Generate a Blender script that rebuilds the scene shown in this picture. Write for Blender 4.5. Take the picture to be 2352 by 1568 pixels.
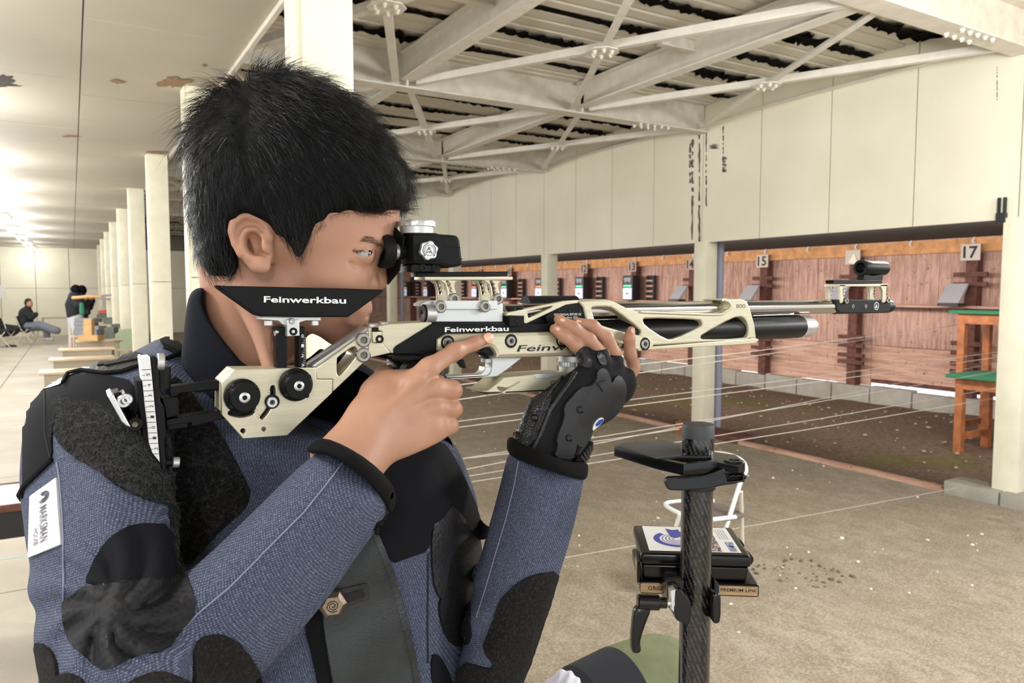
import bpy, bmesh, math, random
import numpy as np
from mathutils import Vector, Matrix
from mathutils.bvhtree import BVHTree
from mathutils.geometry import delaunay_2d_cdt

random.seed(7)
rng = np.random.default_rng(11)
SC = bpy.context.scene
COL = SC.collection
for _o in list(bpy.data.objects):
    bpy.data.objects.remove(_o)

# ------------------------------------------------------------------ camera
FPX, CX, CY = 1700.0, 1176.0, 784.0
CAMZ = 1.55
YAW, PITCH = math.radians(30.67), math.radians(3.94)
CAM = Vector((0, 0, CAMZ))
FWD = Vector((math.sin(YAW) * math.cos(PITCH), math.cos(YAW) * math.cos(PITCH), -math.sin(PITCH)))
RGT = Vector((math.cos(YAW), -math.sin(YAW), 0))
UPV = RGT.cross(FWD)
cam_data = bpy.data.cameras.new('camera')
cam_data.sensor_width = 36.0
cam_data.lens = 36.0 * FPX / 2352.0
cam_data.clip_start = 0.02
cam_data.clip_end = 200
cam_data.dof.use_dof = True
cam_data.dof.focus_distance = 0.80
cam_data.dof.aperture_fstop = 15.0
cam = bpy.data.objects.new('camera', cam_data)
COL.objects.link(cam)
_m = Matrix((RGT, UPV, -FWD)).transposed().to_4x4()
_m.translation = CAM
cam.matrix_world = _m
SC.camera = cam

# ------------------------------------------------------------------ world and light
SC.view_settings.view_transform = 'Standard'
SC.view_settings.look = 'None'
SC.view_settings.gamma = 1.0
SC.view_settings.use_curve_mapping = False
SC.view_settings.exposure = 0.2
world = bpy.data.worlds.new('daylight')
SC.world = world
world.use_nodes = True
world.node_tree.nodes['Background'].inputs[0].default_value = (0.93, 0.96, 1.0, 1)
world.node_tree.nodes['Background'].inputs[1].default_value = 1.35

def area_light(name, loc, rot, sx, sy, power, color=(1, 1, 1)):
    l = bpy.data.lights.new(name, 'AREA')
    l.shape = 'RECTANGLE'
    l.size, l.size_y = sx, sy
    l.energy = power
    l.color = color
    o = bpy.data.objects.new(name, l)
    o.location = loc
    o.rotation_euler = rot
    COL.objects.link(o)
    return o

# ------------------------------------------------------------------ colour helpers
def lin(c):
    out = []
    for v in c:
        v = v / 255.0
        out.append(v / 12.92 if v <= 0.04045 else ((v + 0.055) / 1.055) ** 2.4)
    return tuple(out) + (1.0,)

class NT:
    """small wrapper for building node trees"""
    def __init__(s, name):
        s.m = bpy.data.materials.new(name)
        s.m.use_nodes = True
        s.t = s.m.node_tree
        s.b = s.t.nodes['Principled BSDF']
        s._tc = None
    def n(s, typ, **kw):
        nd = s.t.nodes.new(typ)
        for k, v in kw.items():
            setattr(nd, k, v)
        return nd
    def link(s, a, b):
        s.t.links.new(a, b)
    def tc(s, which='Object'):
        if s._tc is None:
            s._tc = s.n('ShaderNodeTexCoord')
        return s._tc.outputs[which]
    def mapped(s, scale=(1, 1, 1), rot=(0, 0, 0), which='Object'):
        mp = s.n('ShaderNodeMapping')
        mp.inputs['Scale'].default_value = scale
        mp.inputs['Rotation'].default_value = rot
        s.link(s.tc(which), mp.inputs['Vector'])
        return mp.outputs['Vector']
    def noise(s, scale, detail=3, rough=0.55, vec=None):
        nd = s.n('ShaderNodeTexNoise')
        nd.inputs['Scale'].default_value = scale
        nd.inputs['Detail'].default_value = detail
        nd.inputs['Roughness'].default_value = rough
        s.link(vec if vec is not None else s.tc(), nd.inputs['Vector'])
        return nd.outputs['Fac']
    def voro(s, scale, vec=None, feature='F1', out='Distance'):
        nd = s.n('ShaderNodeTexVoronoi', feature=feature)
        nd.inputs['Scale'].default_value = scale
        s.link(vec if vec is not None else s.tc(), nd.inputs['Vector'])
        return nd.outputs[out]
    def wave(s, scale, dist=0, direction='X', vec=None):
        nd = s.n('ShaderNodeTexWave', bands_direction=direction)
        nd.inputs['Scale'].default_value = scale
        nd.inputs['Distortion'].default_value = dist
        s.link(vec if vec is not None else s.tc(), nd.inputs['Vector'])
        return nd.outputs['Fac']
    def ramp(s, fac, stops):
        nd = s.n('ShaderNodeValToRGB')
        cr = nd.color_ramp
        while len(cr.elements) < len(stops):
            cr.elements.new(0.5)
        for e, (p, c) in zip(cr.elements, stops):
            e.position = p
            e.color = c if len(c) == 4 else lin(c)
        s.link(fac, nd.inputs['Fac'])
        return nd.outputs['Color']
    def mix(s, fac, a, b, mode='MIX'):
        nd = s.n('ShaderNodeMix', data_type='RGBA', blend_type=mode)
        for key, v in ((0, fac), (6, a), (7, b)):
            if hasattr(v, 'is_linked'):
                s.link(v, nd.inputs[key])
            elif key == 0:
                nd.inputs[0].default_value = v
            else:
                nd.inputs[key].default_value = v if len(v) == 4 else lin(v)
        return nd.outputs[2]
    def math(s, op, a, b=None, c=None):
        nd = s.n('ShaderNodeMath', operation=op)
        for i, v in enumerate((a, b, c)):
            if v is None:
                continue
            if hasattr(v, 'is_linked'):
                s.link(v, nd.inputs[i])
            else:
                nd.inputs[i].default_value = v
        return nd.outputs[0]
    def bump(s, height, strength=0.3, dist=0.001):
        nd = s.n('ShaderNodeBump')
        nd.inputs['Strength'].default_value = strength
        nd.inputs['Distance'].default_value = dist
        s.link(height, nd.inputs['Height'])
        s.link(nd.outputs['Normal'], s.b.inputs['Normal'])
    def col(s, c):
        if hasattr(c, 'is_linked'):
            s.link(c, s.b.inputs['Base Color'])
        else:
            s.b.inputs['Base Color'].default_value = lin(c)
    def set(s, rough=None, metal=None, spec=None, coat=None, sheen=None, sss=None):
        if rough is not None: s.b.inputs['Roughness'].default_value = rough
        if metal is not None: s.b.inputs['Metallic'].default_value = metal
        if spec is not None: s.b.inputs['Specular IOR Level'].default_value = spec
        if coat is not None: s.b.inputs['Coat Weight'].default_value = coat
        if sheen is not None: s.b.inputs['Sheen Weight'].default_value = sheen
        return s

def simple(name, c, rough=0.5, metal=0.0, var=0.0, scale=20, bump=0.0, bscale=200, spec=None, coat=None):
    t = NT(name)
    if var:
        f = t.noise(scale)
        lo = tuple(max(0, v * (1 - var)) for v in c)
        hi = tuple(min(255, v * (1 + var)) for v in c)
        t.col(t.ramp(f, [(0.3, lo), (0.7, hi)]))
    else:
        t.col(c)
    t.set(rough=rough, metal=metal, spec=spec, coat=coat)
    if bump:
        t.bump(t.noise(bscale, 2), bump, 0.001)
    return t.m

def emissive(name, c, strength):
    t = NT(name)
    t.col(c)
    t.b.inputs['Emission Color'].default_value = lin(c)
    t.b.inputs['Emission Strength'].default_value = strength
    return t.m

# ------------------------------------------------------------------ pixel <-> space (2352 x 1568 frame)
def ray(px, py):
    return FWD + RGT * ((px - CX) / FPX) - UPV * ((py - CY) / FPX)
def P(px, py, d):
    return CAM + ray(px, py) * d
def onY(px, py, Y):
    r = ray(px, py)
    return CAM + r * (Y / r.y)
def onX(px, py, X):
    r = ray(px, py)
    return CAM + r * (X / r.x)
def onZ(px, py, Z):
    r = ray(px, py)
    return CAM + r * ((Z - CAMZ) / r.z)
_C, _F, _R, _U = (np.array(v[:], dtype=np.float64) for v in (CAM, FWD, RGT, UPV))
def proj(p):
    q = p - _C
    d = q @ _F
    return CX + FPX * (q @ _R) / d, CY - FPX * (q @ _U) / d, d
def crop(x0, y0, s):
    """points read off an enlarged view: back to frame pixels"""
    return lambda pts: [(x0 + a / s, y0 + b / s) for a, b in pts]

# ------------------------------------------------------------------ object helpers
def thing(name, label, cat, loc=(0, 0, 0), group=None, rotz=0.0):
    o = bpy.data.objects.new(name, None)
    o.empty_display_size = 0.05
    o.location = loc
    o.rotation_euler = (0, 0, rotz)
    COL.objects.link(o)
    o['label'] = label
    o['category'] = cat
    if group: o['group'] = group
    return o
def tag(o, label, cat, group=None):
    o['label'] = label
    o['category'] = cat
    if group: o['group'] = group
    return o
def struct(o):
    o['kind'] = 'structure'
    return o
def link(name, me, mat=None, parent=None, local=False, smooth=None, label=None):
    o = bpy.data.objects.new(name, me)
    COL.objects.link(o)
    if mat is not None and not me.materials:
        me.materials.append(mat)
    if parent is not None:
        o.parent = parent
        if not local and parent.parent is None and parent.type == 'EMPTY':
            o.location = -Vector(parent.location)
    if smooth is not None:
        shade(me, smooth)
    if label: o['label'] = label
    return o
def shade(me, ang):
    """smooth everywhere except edges sharper than ang degrees"""
    me.polygons.foreach_set('use_smooth', [True] * len(me.polygons))
    if ang < 180:
        me.set_sharp_from_angle(angle=math.radians(ang))
def copy_tree(o, parent=None):
    c = o.copy()
    COL.objects.link(c)
    c.parent = parent
    for ch in list(o.children):
        copy_tree(ch, c)
    return c
def mesh(name, v, f):
    me = bpy.data.meshes.new(name)
    me.from_pydata([tuple(a) for a in v], [], f)
    me.update()
    return me

# ------------------------------------------------------------------ shape builders
def box_vf(lo, hi):
    x0, y0, z0 = lo; x1, y1, z1 = hi
    v = [(x0, y0, z0), (x1, y0, z0), (x1, y1, z0), (x0, y1, z0), (x0, y0, z1), (x1, y0, z1), (x1, y1, z1), (x0, y1, z1)]
    f = [(0, 3, 2, 1), (4, 5, 6, 7), (0, 1, 5, 4), (1, 2, 6, 5), (2, 3, 7, 6), (3, 0, 4, 7)]
    return v, f
def bm_to(bm, name):
    me = bpy.data.meshes.new(name)
    bmesh.ops.recalc_face_normals(bm, faces=bm.faces)
    bm.to_mesh(me)
    bm.free()
    return me
def box(name, lo, hi, mat, parent=None, bev=0.0, local=False, seg=2):
    v, f = box_vf(lo, hi)
    if bev <= 0:
        me = mesh(name, v, f)
    else:
        bm = bmesh.new()
        vs = [bm.verts.new(a) for a in v]
        for q in f: bm.faces.new([vs[i] for i in q])
        bmesh.ops.bevel(bm, geom=list(bm.edges), offset=bev, segments=seg, affect='EDGES', profile=0.6)
        me = bm_to(bm, name)
    return link(name, me, mat, parent, local, smooth=40 if bev else None)
def multi_box(name, boxes, mat, parent=None, local=False):
    v, f = [], []
    for lo, hi in boxes:
        a, b = box_vf(lo, hi)
        k = len(v); v += a; f += [tuple(i + k for i in q) for q in b]
    return link(name, mesh(name, v, f), mat, parent, local)
def frame_of(d):
    d = Vector(d).normalized()
    a = Vector((0, 0, 1)) if abs(d.z) < 0.9 else Vector((1, 0, 0))
    u = d.cross(a).normalized()
    return d, u, d.cross(u)
def lathe_vf(o, axis, prof, seg=32, caps=True, knurl=None, sy=1.0):
    """revolve (t, r) pairs about an axis; knurl=(i0, i1, depth) modulates rings"""
    d, u, w = frame_of(axis)
    o = Vector(o)
    v, f = [], []
    for i, (t, r) in enumerate(prof):
        for k in range(seg):
            a = 2 * math.pi * k / seg
            rr = r
            if knurl and knurl[0] <= i <= knurl[1] and k % 2:
                rr = r - knurl[2]
            v.append(o + d * t + u * (math.cos(a) * rr) + w * (math.sin(a) * rr * sy))
    n = len(prof)
    for i in range(n - 1):
        for k in range(seg):
            k2 = (k + 1) % seg
            f.append((i * seg + k, i * seg + k2, (i + 1) * seg + k2, (i + 1) * seg + k))
    if caps:
        f.append(tuple(reversed(range(seg))))
        f.append(tuple((n - 1) * seg + k for k in range(seg)))
    return v, f
def lathe(name, o, axis, prof, mat, parent=None, seg=32, caps=True, knurl=None, local=False, smooth=35, sy=1.0):
    v, f = lathe_vf(o, axis, prof, seg, caps, knurl, sy)
    me = mesh(name, v, f)
    bm = bmesh.new(); bm.from_mesh(me); bmesh.ops.recalc_face_normals(bm, faces=bm.faces); bm.to_mesh(me); bm.free()
    return link(name, me, mat, parent, local, smooth=smooth)
def cyl(name, a, b, r, mat, parent=None, seg=20, bev=0.0, local=False, r2=None):
    a, b = Vector(a), Vector(b)
    L = (b - a).length
    r2 = r if r2 is None else r2
    prof = [(0, r), (L, r2)] if not bev else [(0, r - bev), (bev, r), (L - bev, r2), (L, r2 - bev)]
    return lathe(name, a, b - a, prof, mat, parent, seg, local=local)
def tube_vf(pts, r, seg=6, closed=False):
    pts = [Vector(p) for p in pts]
    n = len(pts)
    v, f = [], []
    u = None
    for i, p in enumerate(pts):
        t = (pts[min(i + 1, n - 1)] - pts[max(i - 1, 0)])
        if t.length < 1e-9: t = Vector((0, 0, 1))
        t.normalize()
        if u is None:
            _, u, w = frame_of(t)
        else:
            u = (u - t * u.dot(t))
            if u.length < 1e-6: _, u, w = frame_of(t)
            u.normalize()
        w = t.cross(u)
        rr = r[i] if hasattr(r, '__len__') else r
        for k in range(seg):
            a = 2 * math.pi * k / seg
            v.append(p + u * (math.cos(a) * rr) + w * (math.sin(a) * rr))
    for i in range(n - 1):
        for k in range(seg):
            k2 = (k + 1) % seg
            f.append((i * seg + k, i * seg + k2, (i + 1) * seg + k2, (i + 1) * seg + k))
    f.append(tuple(reversed(range(seg)))); f.append(tuple((n - 1) * seg + k for k in range(seg)))
    return v, f
def tube(name, pts, r, mat, parent=None, seg=8, local=False):
    v, f = tube_vf(pts, r, seg)
    return link(name, mesh(name, v, f), mat, parent, local, smooth=60)
def spline(pts, n=8):
    """Catmull-Rom through the points"""
    pts = [Vector(p) for p in pts]
    out = []
    for i in range(len(pts) - 1):
        p0 = pts[max(i - 1, 0)]; p1 = pts[i]; p2 = pts[i + 1]; p3 = pts[min(i + 2, len(pts) - 1)]
        for k in range(n):
            t = k / n
            out.append(0.5 * ((2 * p1) + (p2 - p0) * t + (2 * p0 - 5 * p1 + 4 * p2 - p3) * t * t + (3 * p1 - p0 - 3 * p2 + p3) * t ** 3))
    out.append(pts[-1])
    return out
def circ(cx, cy, r, n=16, ry=None):
    ry = r if ry is None else ry
    return [(cx + r * math.cos(2 * math.pi * k / n), cy + ry * math.sin(2 * math.pi * k / n)) for k in range(n)]
def chaikin(poly, n=2, closed=True):
    for _ in range(n):
        out = []
        m = len(poly)
        rngk = range(m) if closed else range(m - 1)
        for i in rngk:
            a, b = poly[i], poly[(i + 1) % m]
            out.append((a[0] * .75 + b[0] * .25, a[1] * .75 + b[1] * .25))
            out.append((a[0] * .25 + b[0] * .75, a[1] * .25 + b[1] * .75))
        if not closed:
            out = [poly[0]] + out + [poly[-1]]
        poly = out
    return poly

_tmpcol = COL
def curve_mesh(cu):
    o = bpy.data.objects.new('_tmp', cu)
    me = bpy.data.meshes.new_from_object(o)
    bpy.data.objects.remove(o)
    bpy.data.curves.remove(cu)
    return me
def flat2d(loops, depth, bev=0.0, bres=1):
    """filled 2D outline(s) with holes, extruded +-depth/2 along local z"""
    cu = bpy.data.curves.new('_c', 'CURVE')
    cu.dimensions = '2D'
    cu.fill_mode = 'BOTH'
    cu.extrude = max(depth / 2 - bev, 0)
    cu.bevel_depth = bev
    cu.bevel_resolution = bres
    cu.offset = -bev
    for lp in loops:
        sp = cu.splines.new('POLY')
        sp.points.add(len(lp) - 1)
        for i, q in enumerate(lp):
            sp.points[i].co = (q[0], q[1], 0, 1)
        sp.use_cyclic_u = True
    return curve_mesh(cu)
def xzplate(name, loops_px, y0, y1, mat, parent=None, bev=0.0006, smooth=35, label=None):
    """outline read in the frame on the plane Y=y0, made solid from y0 to y1"""
    loops = []
    for lp in loops_px:
        q = [onY(a, b, y0) for a, b in lp]
        loops.append([(p.x, p.z) for p in q])
    me = flat2d(loops, y1 - y0, bev)
    co = np.empty(len(me.vertices) * 3); me.vertices.foreach_get('co', co)
    co = co.reshape(-1, 3)
    w = np.stack([co[:, 0], (y0 + y1) / 2 - co[:, 2], co[:, 1]], axis=1)
    me.vertices.foreach_set('co', w.ravel())
    me.update()
    o = link(name, me, mat, parent, smooth=smooth)
    if label: o['label'] = label
    return o
def text_mesh(s, offset=0.0, extrude=0.0, shear=0.0):
    cu = bpy.data.curves.new('_t', 'FONT')
    cu.body = s
    cu.size = 1.0
    cu.offset = offset
    cu.extrude = extrude
    cu.shear = shear
    cu.resolution_u = 3
    return curve_mesh(cu)
def place_text(name, s, fn, mat, parent=None, offset=0.01, shear=0.0, sub=0):
    """fn maps unit text coordinates (0..1 along the line, 0..1 up the tallest letter) to space"""
    me = text_mesh(s, offset, 0.0, shear)
    if sub:
        bm = bmesh.new(); bm.from_mesh(me)
        bmesh.ops.subdivide_edges(bm, edges=[e for e in bm.edges if e.calc_length() > 0.3], cuts=sub)
        bm.to_mesh(me); bm.free()
    co = np.empty(len(me.vertices) * 3); me.vertices.foreach_get('co', co)
    co = co.reshape(-1, 3)
    lo, hi = co.min(0), co.max(0)
    sx, sy = max(hi[0] - lo[0], 1e-6), max(hi[1] - lo[1], 1e-6)
    for i, c in enumerate(co):
        me.vertices[i].co = fn((c[0] - lo[0]) / sx, (c[1] - lo[1]) / sy)
    me.update()
    return link(name, me, mat, parent)
def text_y(name, s, bl, br, h, Y, mat, parent=None, offset=0.01, shear=0.0):
    """line of text on the plane Y, baseline from bl to br, h pixels tall"""
    def fn(u, v):
        return onY(bl[0] + (br[0] - bl[0]) * u, bl[1] + (br[1] - bl[1]) * u - h * v, Y)
    return place_text(name, s, fn, mat, parent, offset, shear)

# ------------------------------------------------------------------ distance-field modelling
def smin(a, b, k):
    if k <= 0: return np.minimum(a, b)
    h = np.clip(0.5 + 0.5 * (b - a) / k, 0, 1)
    return b * (1 - h) + a * h - k * h * (1 - h)
def smax(a, b, k):
    return -smin(-a, -b, k)
def s_sphere(p, c, r):
    return np.linalg.norm(p - np.asarray(c[:]), axis=1) - r
def s_cone(p, a, ra, b, rb):
    a = np.asarray(a[:]); b = np.asarray(b[:])
    ba = b - a
    pa = p - a
    h = np.clip(pa @ ba / max(ba @ ba, 1e-12), 0, 1)
    return np.linalg.norm(pa - h[:, None] * ba, axis=1) - (ra + (rb - ra) * h)
def s_chain(p, nodes, k=0.0):
    """nodes: [(Vector, radius), ...]"""
    d = None
    for (a, ra), (b, rb) in zip(nodes[:-1], nodes[1:]):
        e = s_cone(p, a, ra, b, rb)
        d = e if d is None else smin(d, e, k)
    return d
def s_ell(p, c, rad, axes):
    q = (p - np.asarray(c[:])) @ axes
    rad = np.asarray(rad)
    k0 = np.linalg.norm(q / rad, axis=1)
    k1 = np.linalg.norm(q / rad ** 2, axis=1)
    return k0 * (k0 - 1.0) / np.maximum(k1, 1e-9)
def view_axes(ang=0.0, yaw=0.0):
    """columns: image right, image up, away; turned by ang degrees in the image plane"""
    a = math.radians(ang)
    x = _R * math.cos(a) + _U * math.sin(a)
    y = -_R * math.sin(a) + _U * math.cos(a)
    z = _F
    if yaw:
        b = math.radians(yaw)
        x, z = x * math.cos(b) + z * math.sin(b), -x * math.sin(b) + z * math.cos(b)
    return np.stack([x, y, z], axis=1)
def poly2d(px, py, poly):
    """signed distance in pixels, negative inside"""
    best = np.full(px.shape, 1e12)
    inside = np.zeros(px.shape, bool)
    n = len(poly)
    for i in range(n):
        x0, y0 = poly[i]; x1, y1 = poly[(i + 1) % n]
        ex, ey = x1 - x0, y1 - y0
        wx, wy = px - x0, py - y0
        t = np.clip((wx * ex + wy * ey) / max(ex * ex + ey * ey, 1e-9), 0, 1)
        best = np.minimum(best, (wx - ex * t) ** 2 + (wy - ey * t) ** 2)
        c = ((y0 > py) != (y1 > py))
        if ey != 0:
            inside ^= c & (px < ex * (py - y0) / ey + x0)
    s = np.sqrt(best)
    return np.where(inside, -s, s)
def s_puff(p, poly, dfn, R, T=None):
    """outline swollen to a rounded body of half thickness T about the depth surface dfn(px, py)"""
    T = T or R
    px, py, d = proj(p)
    s = poly2d(px, py, poly) * d / FPX
    q = np.maximum(s + R, 0)
    dz = (d - dfn(px, py)) * (R / T)
    return (np.sqrt(q * q + dz * dz) - R) * min(1.0, T / R)
def plane_d(d0, x0, y0, gx=0.0, gy=0.0):
    return lambda px, py: d0 + (px - x0) * gx + (py - y0) * gy
def sdf_mesh(name, fn, lo, hi, h, block=4, margin=1.6):
    """surface of fn = 0 by dual contouring on the blocks near the surface only"""
    lo = np.array(lo, float); hi = np.array(hi, float)
    nb = np.ceil((hi - lo) / (h * block)).astype(int)
    sup = 5
    ns = -(-nb // sup)
    sb = np.stack(np.meshgrid(*[np.arange(q) for q in ns], indexing='ij'), -1).reshape(-1, 3)
    B = h * block
    ds = fn(lo + (sb + 0.5) * B * sup)
    sb = sb[np.abs(ds) < B * sup * 0.87 * 1.35]
    off = np.stack(np.meshgrid(*[np.arange(sup)] * 3, indexing='ij'), -1).reshape(-1, 3)
    bi = (sb[:, None, :] * sup + off[None]).reshape(-1, 3)
    dc = fn(lo + (bi + 0.5) * B)
    bi = bi[np.abs(dc) < B * 0.87 * margin]
    n = nb * block + sup * block + 4
    st = np.array([n[1] * n[2], n[2], 1], np.int64)
    off = np.stack(np.meshgrid(*[np.arange(block + 1)] * 3, indexing='ij'), -1).reshape(-1, 3)
    key = np.unique((((bi[:, None, :] * block + off[None]).reshape(-1, 3) + 1) @ st))
    ijk = np.stack([key // st[0], (key // st[1]) % n[1], key % n[2]], 1)
    val = np.empty(len(key))
    pos = lo + (ijk - 1) * h
    for i in range(0, len(key), 150000):
        val[i:i + 150000] = fn(pos[i:i + 150000])
    sg = val < 0
    def look(k):
        p = np.minimum(np.searchsorted(key, k), len(key) - 1)
        return p, key[p] == k
    corners = np.array([(a, b, c) for a in (0, 1) for b in (0, 1) for c in (0, 1)])
    ok = np.ones(len(key), bool); cidx = []
    for o in corners:
        p, e = look(key + o @ st)
        ok &= e; cidx.append(p)
    cidx = np.stack(cidx, 1)
    cs = sg[cidx].sum(1)
    act = np.flatnonzero(ok & (cs > 0) & (cs < 8))
    cv = val[cidx[act]]
    acc = np.zeros((len(act), 3)); num = np.zeros(len(act))
    for i in range(8):
        for j in range(i + 1, 8):
            if np.abs(corners[i] - corners[j]).sum() != 1: continue
            a, b = cv[:, i], cv[:, j]
            m = (a < 0) != (b < 0)
            t = np.where(m, a / np.where(m, a - b, 1), 0)
            acc += np.where(m[:, None], corners[i] + t[:, None] * (corners[j] - corners[i]), 0)
            num += m
    verts = pos[act] + acc / num[:, None] * h
    vid = np.full(len(key), -1, np.int64); vid[act] = np.arange(len(act))
    faces = []
    e = np.eye(3, dtype=np.int64)
    for ax in range(3):
        b, c = [(1, 2), (2, 0), (0, 1)][ax]
        p, okk = look(key + st[ax])
        q = np.flatnonzero(okk & (sg != sg[p]))
        cols = []
        good = np.ones(len(q), bool)
        for d in (0, e[b] @ st, (e[b] + e[c]) @ st, e[c] @ st):
            pp, o2 = look(key[q] - d)
            w = np.where(o2, vid[pp], -1)
            good &= w >= 0
            cols.append(w)
        A = np.stack(cols, 1)
        fl = ~sg[q]
        A[fl] = A[fl][:, ::-1]
        faces.append(A[good])
    F = np.concatenate(faces)
    me = bpy.data.meshes.new(name)
    me.vertices.add(len(verts)); me.vertices.foreach_set('co', verts.ravel())
    me.loops.add(F.size); me.loops.foreach_set('vertex_index', F.ravel())
    me.polygons.add(len(F)); me.polygons.foreach_set('loop_start', np.arange(0, F.size, 4))
    me.update(calc_edges=True)
    me.validate()
    me.polygons.foreach_set('use_smooth', [True] * len(me.polygons))
    return me
def grouped(groups):
    """groups: [(fn, lo, hi)]; each is only evaluated inside its own box"""
    def fn(p):
        d = np.full(len(p), 0.2)
        for g, lo, hi, k in groups:
            m = ((p > lo) & (p < hi)).all(1)
            if m.any():
                d[m] = smin(d[m], g(p[m]), k)
        return d
    return fn
def box_of(pts, pad):
    a = np.array([p[:] for p in pts])
    return a.min(0) - pad, a.max(0) + pad

# ------------------------------------------------------------------ laying pieces onto a surface
def bvh_of(*objs):
    vs, fs = [], []
    for o in objs:
        me = o.data if hasattr(o, 'data') else o
        k = len(vs)
        vs += [v.co.copy() for v in me.vertices]
        fs += [tuple(i + k for i in p.vertices) for p in me.polygons]
    return BVHTree.FromPolygons(vs, fs)
def cast(bvh, px, py, dref):
    r = ray(px, py)
    hit = bvh.ray_cast(CAM, r.normalized())
    if hit[0] is None:
        hit = bvh.find_nearest(P(px, py, dref))
        n = hit[1]
        return hit[0], n
    n = hit[1]
    return hit[0], (n if n.dot(r) < 0 else -n)
def resample(poly, step, closed=True):
    out = []
    m = len(poly)
    for i in range(m if closed else m - 1):
        a, b = Vector(poly[i]), Vector(poly[(i + 1) % m])
        k = max(1, int((b - a).length / step))
        for j in range(k):
            q = a.lerp(b, j / k)
            out.append((q.x, q.y))
    if not closed: out.append(tuple(poly[-1]))
    return out
def drape(name, poly, bvh, mat, parent=None, off=0.0015, step=9, dref=0.7, thick=0.0025, jitter=0.0, label=None, smooth=180):
    """a patch with the given outline laid onto a surface, with a rim of its own"""
    b = resample(poly, step)
    if jitter:
        b = [(x + random.uniform(-jitter, jitter), y + random.uniform(-jitter, jitter)) for x, y in b]
    xs = [q[0] for q in b]; ys = [q[1] for q in b]
    gx = np.arange(min(xs) + step / 2, max(xs), step); gy = np.arange(min(ys) + step / 2, max(ys), step)
    G = np.stack(np.meshgrid(gx, gy), -1).reshape(-1, 2)
    s = poly2d(G[:, 0], G[:, 1], b)
    G = G[s < -step * 0.45]
    pts = [Vector(q) for q in b] + [Vector(q) for q in G.tolist()]
    nbd = len(b)
    res = delaunay_2d_cdt(pts, [(i, (i + 1) % nbd) for i in range(nbd)], [], 1, 1e-4)
    v2, e2, f2 = res[0], res[1], res[2]
    top = []; low = []
    for q in v2:
        h, n = cast(bvh, q.x, q.y, dref)
        top.append(h + n * off); low.append(h - n * (thick - off))
    v = top + low
    f = [tuple(t) for t in f2]
    # orientation towards the viewer
    if f:
        a, c, d = (top[i] for i in f[0][:3])
        if (c - a).cross(d - a).dot(a - CAM) > 0:
            f = [tuple(reversed(t)) for t in f]
    cnt = {}
    for t in f:
        for i in range(len(t)):
            cnt[(t[i], t[(i + 1) % len(t)])] = 1
    N = len(top)
    rim = []
    for (a, c) in cnt:
        if (c, a) not in cnt:
            rim.append((c, a, a + N, c + N))
    used = sorted({i for t in f + rim for i in t})
    mp = {i: k for k, i in enumerate(used)}
    me = mesh(name, [v[i] for i in used], [tuple(mp[i] for i in t) for t in f + rim])
    o = link(name, me, mat, parent, smooth=smooth if smooth < 180 else 60)
    if label: o['label'] = label
    return o
def seam(name, pl, bvh, r, mat, parent=None, off=0.0006, dref=0.7, step=7, seg=5):
    pts = []
    for x, y in resample(pl, step, closed=False):
        h, n = cast(bvh, x, y, dref)
        pts.append(h + n * off)
    return tube(name, pts, r, mat, parent, seg)
def text_on(name, s, fn_px, bvh, mat, parent=None, off=0.0022, dref=0.7, offset=0.01, sub=0):
    def fn(u, v):
        x, y = fn_px(u, v)
        h, n = cast(bvh, x, y, dref)
        return h + n * off
    return place_text(name, s, fn, mat, parent, offset, sub=sub)
def strands(name, roots, mat, parent=None, seg=3, kind='stuff'):
    """roots: list of (points, radius) -> one mesh of thin tapering three-sided hairs"""
    V, F = [], []
    for pts, r in roots:
        n = len(pts)
        t = (pts[-1] - pts[0])
        _, u, w = frame_of(t if t.length > 1e-9 else (0, 0, 1))
        k0 = len(V)
        for i, p in enumerate(pts):
            rr = r * (1 - 0.85 * i / (n - 1))
            for a in range(3):
                an = a * 2.0944
                V.append(p + u * (math.cos(an) * rr) + w * (math.sin(an) * rr))
        for i in range(n - 1):
            for a in range(3):
                b = (a + 1) % 3
                F.append((k0 + i * 3 + a, k0 + i * 3 + b, k0 + i * 3 + 3 + b, k0 + i * 3 + 3 + a))
    o = link(name, mesh(name, V, F), mat, parent, smooth=180)
    o['kind'] = kind
    return o
# ================================================================== materials of the place
def m_cream_wall():
    t = NT('cream_painted_panel')
    big = t.noise(1.3, 4)
    streak = t.noise(3.0, 4, vec=t.mapped((6, 6, 0.5)))
    base = t.ramp(big, [(0.3, (226, 220, 196)), (0.7, (236, 231, 209))])
    spots = t.noise(9.0, 5, 0.7)
    dirt = t.ramp(spots, [(0.0, (0, 0, 0, 1)), (0.66, (0, 0, 0, 1)), (0.78, (1, 1, 1, 1))])
    t.col(t.mix(t.math('MULTIPLY', dirt, 0.25), base, (190, 178, 140)))
    t.set(rough=0.55)
    t.bump(streak, 0.06, 0.01)
    return t.m
M_CREAM = m_cream_wall()
M_CREAM2 = simple('cream_paint', (232, 227, 203), 0.5, var=0.03, scale=5)
M_STEEL = simple('painted_steel', (212, 205, 190), 0.45, var=0.05, scale=9)
M_STEEL_W = simple('white_painted_steel', (224, 219, 206), 0.4, var=0.03, scale=12)
M_RUST = simple('rust_stain', (120, 82, 52), 0.8, var=0.4, scale=40)
M_TORN = simple('torn_black_insulation', (13, 11, 9), 0.95, spec=0.1, var=0.6, scale=30, bump=0.5, bscale=60)
M_MILDEW = simple('mildew', (92, 88, 76), 0.9, var=0.3, scale=60)
M_JOINT = simple('dark_joint', (120, 114, 98), 0.8)
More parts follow.
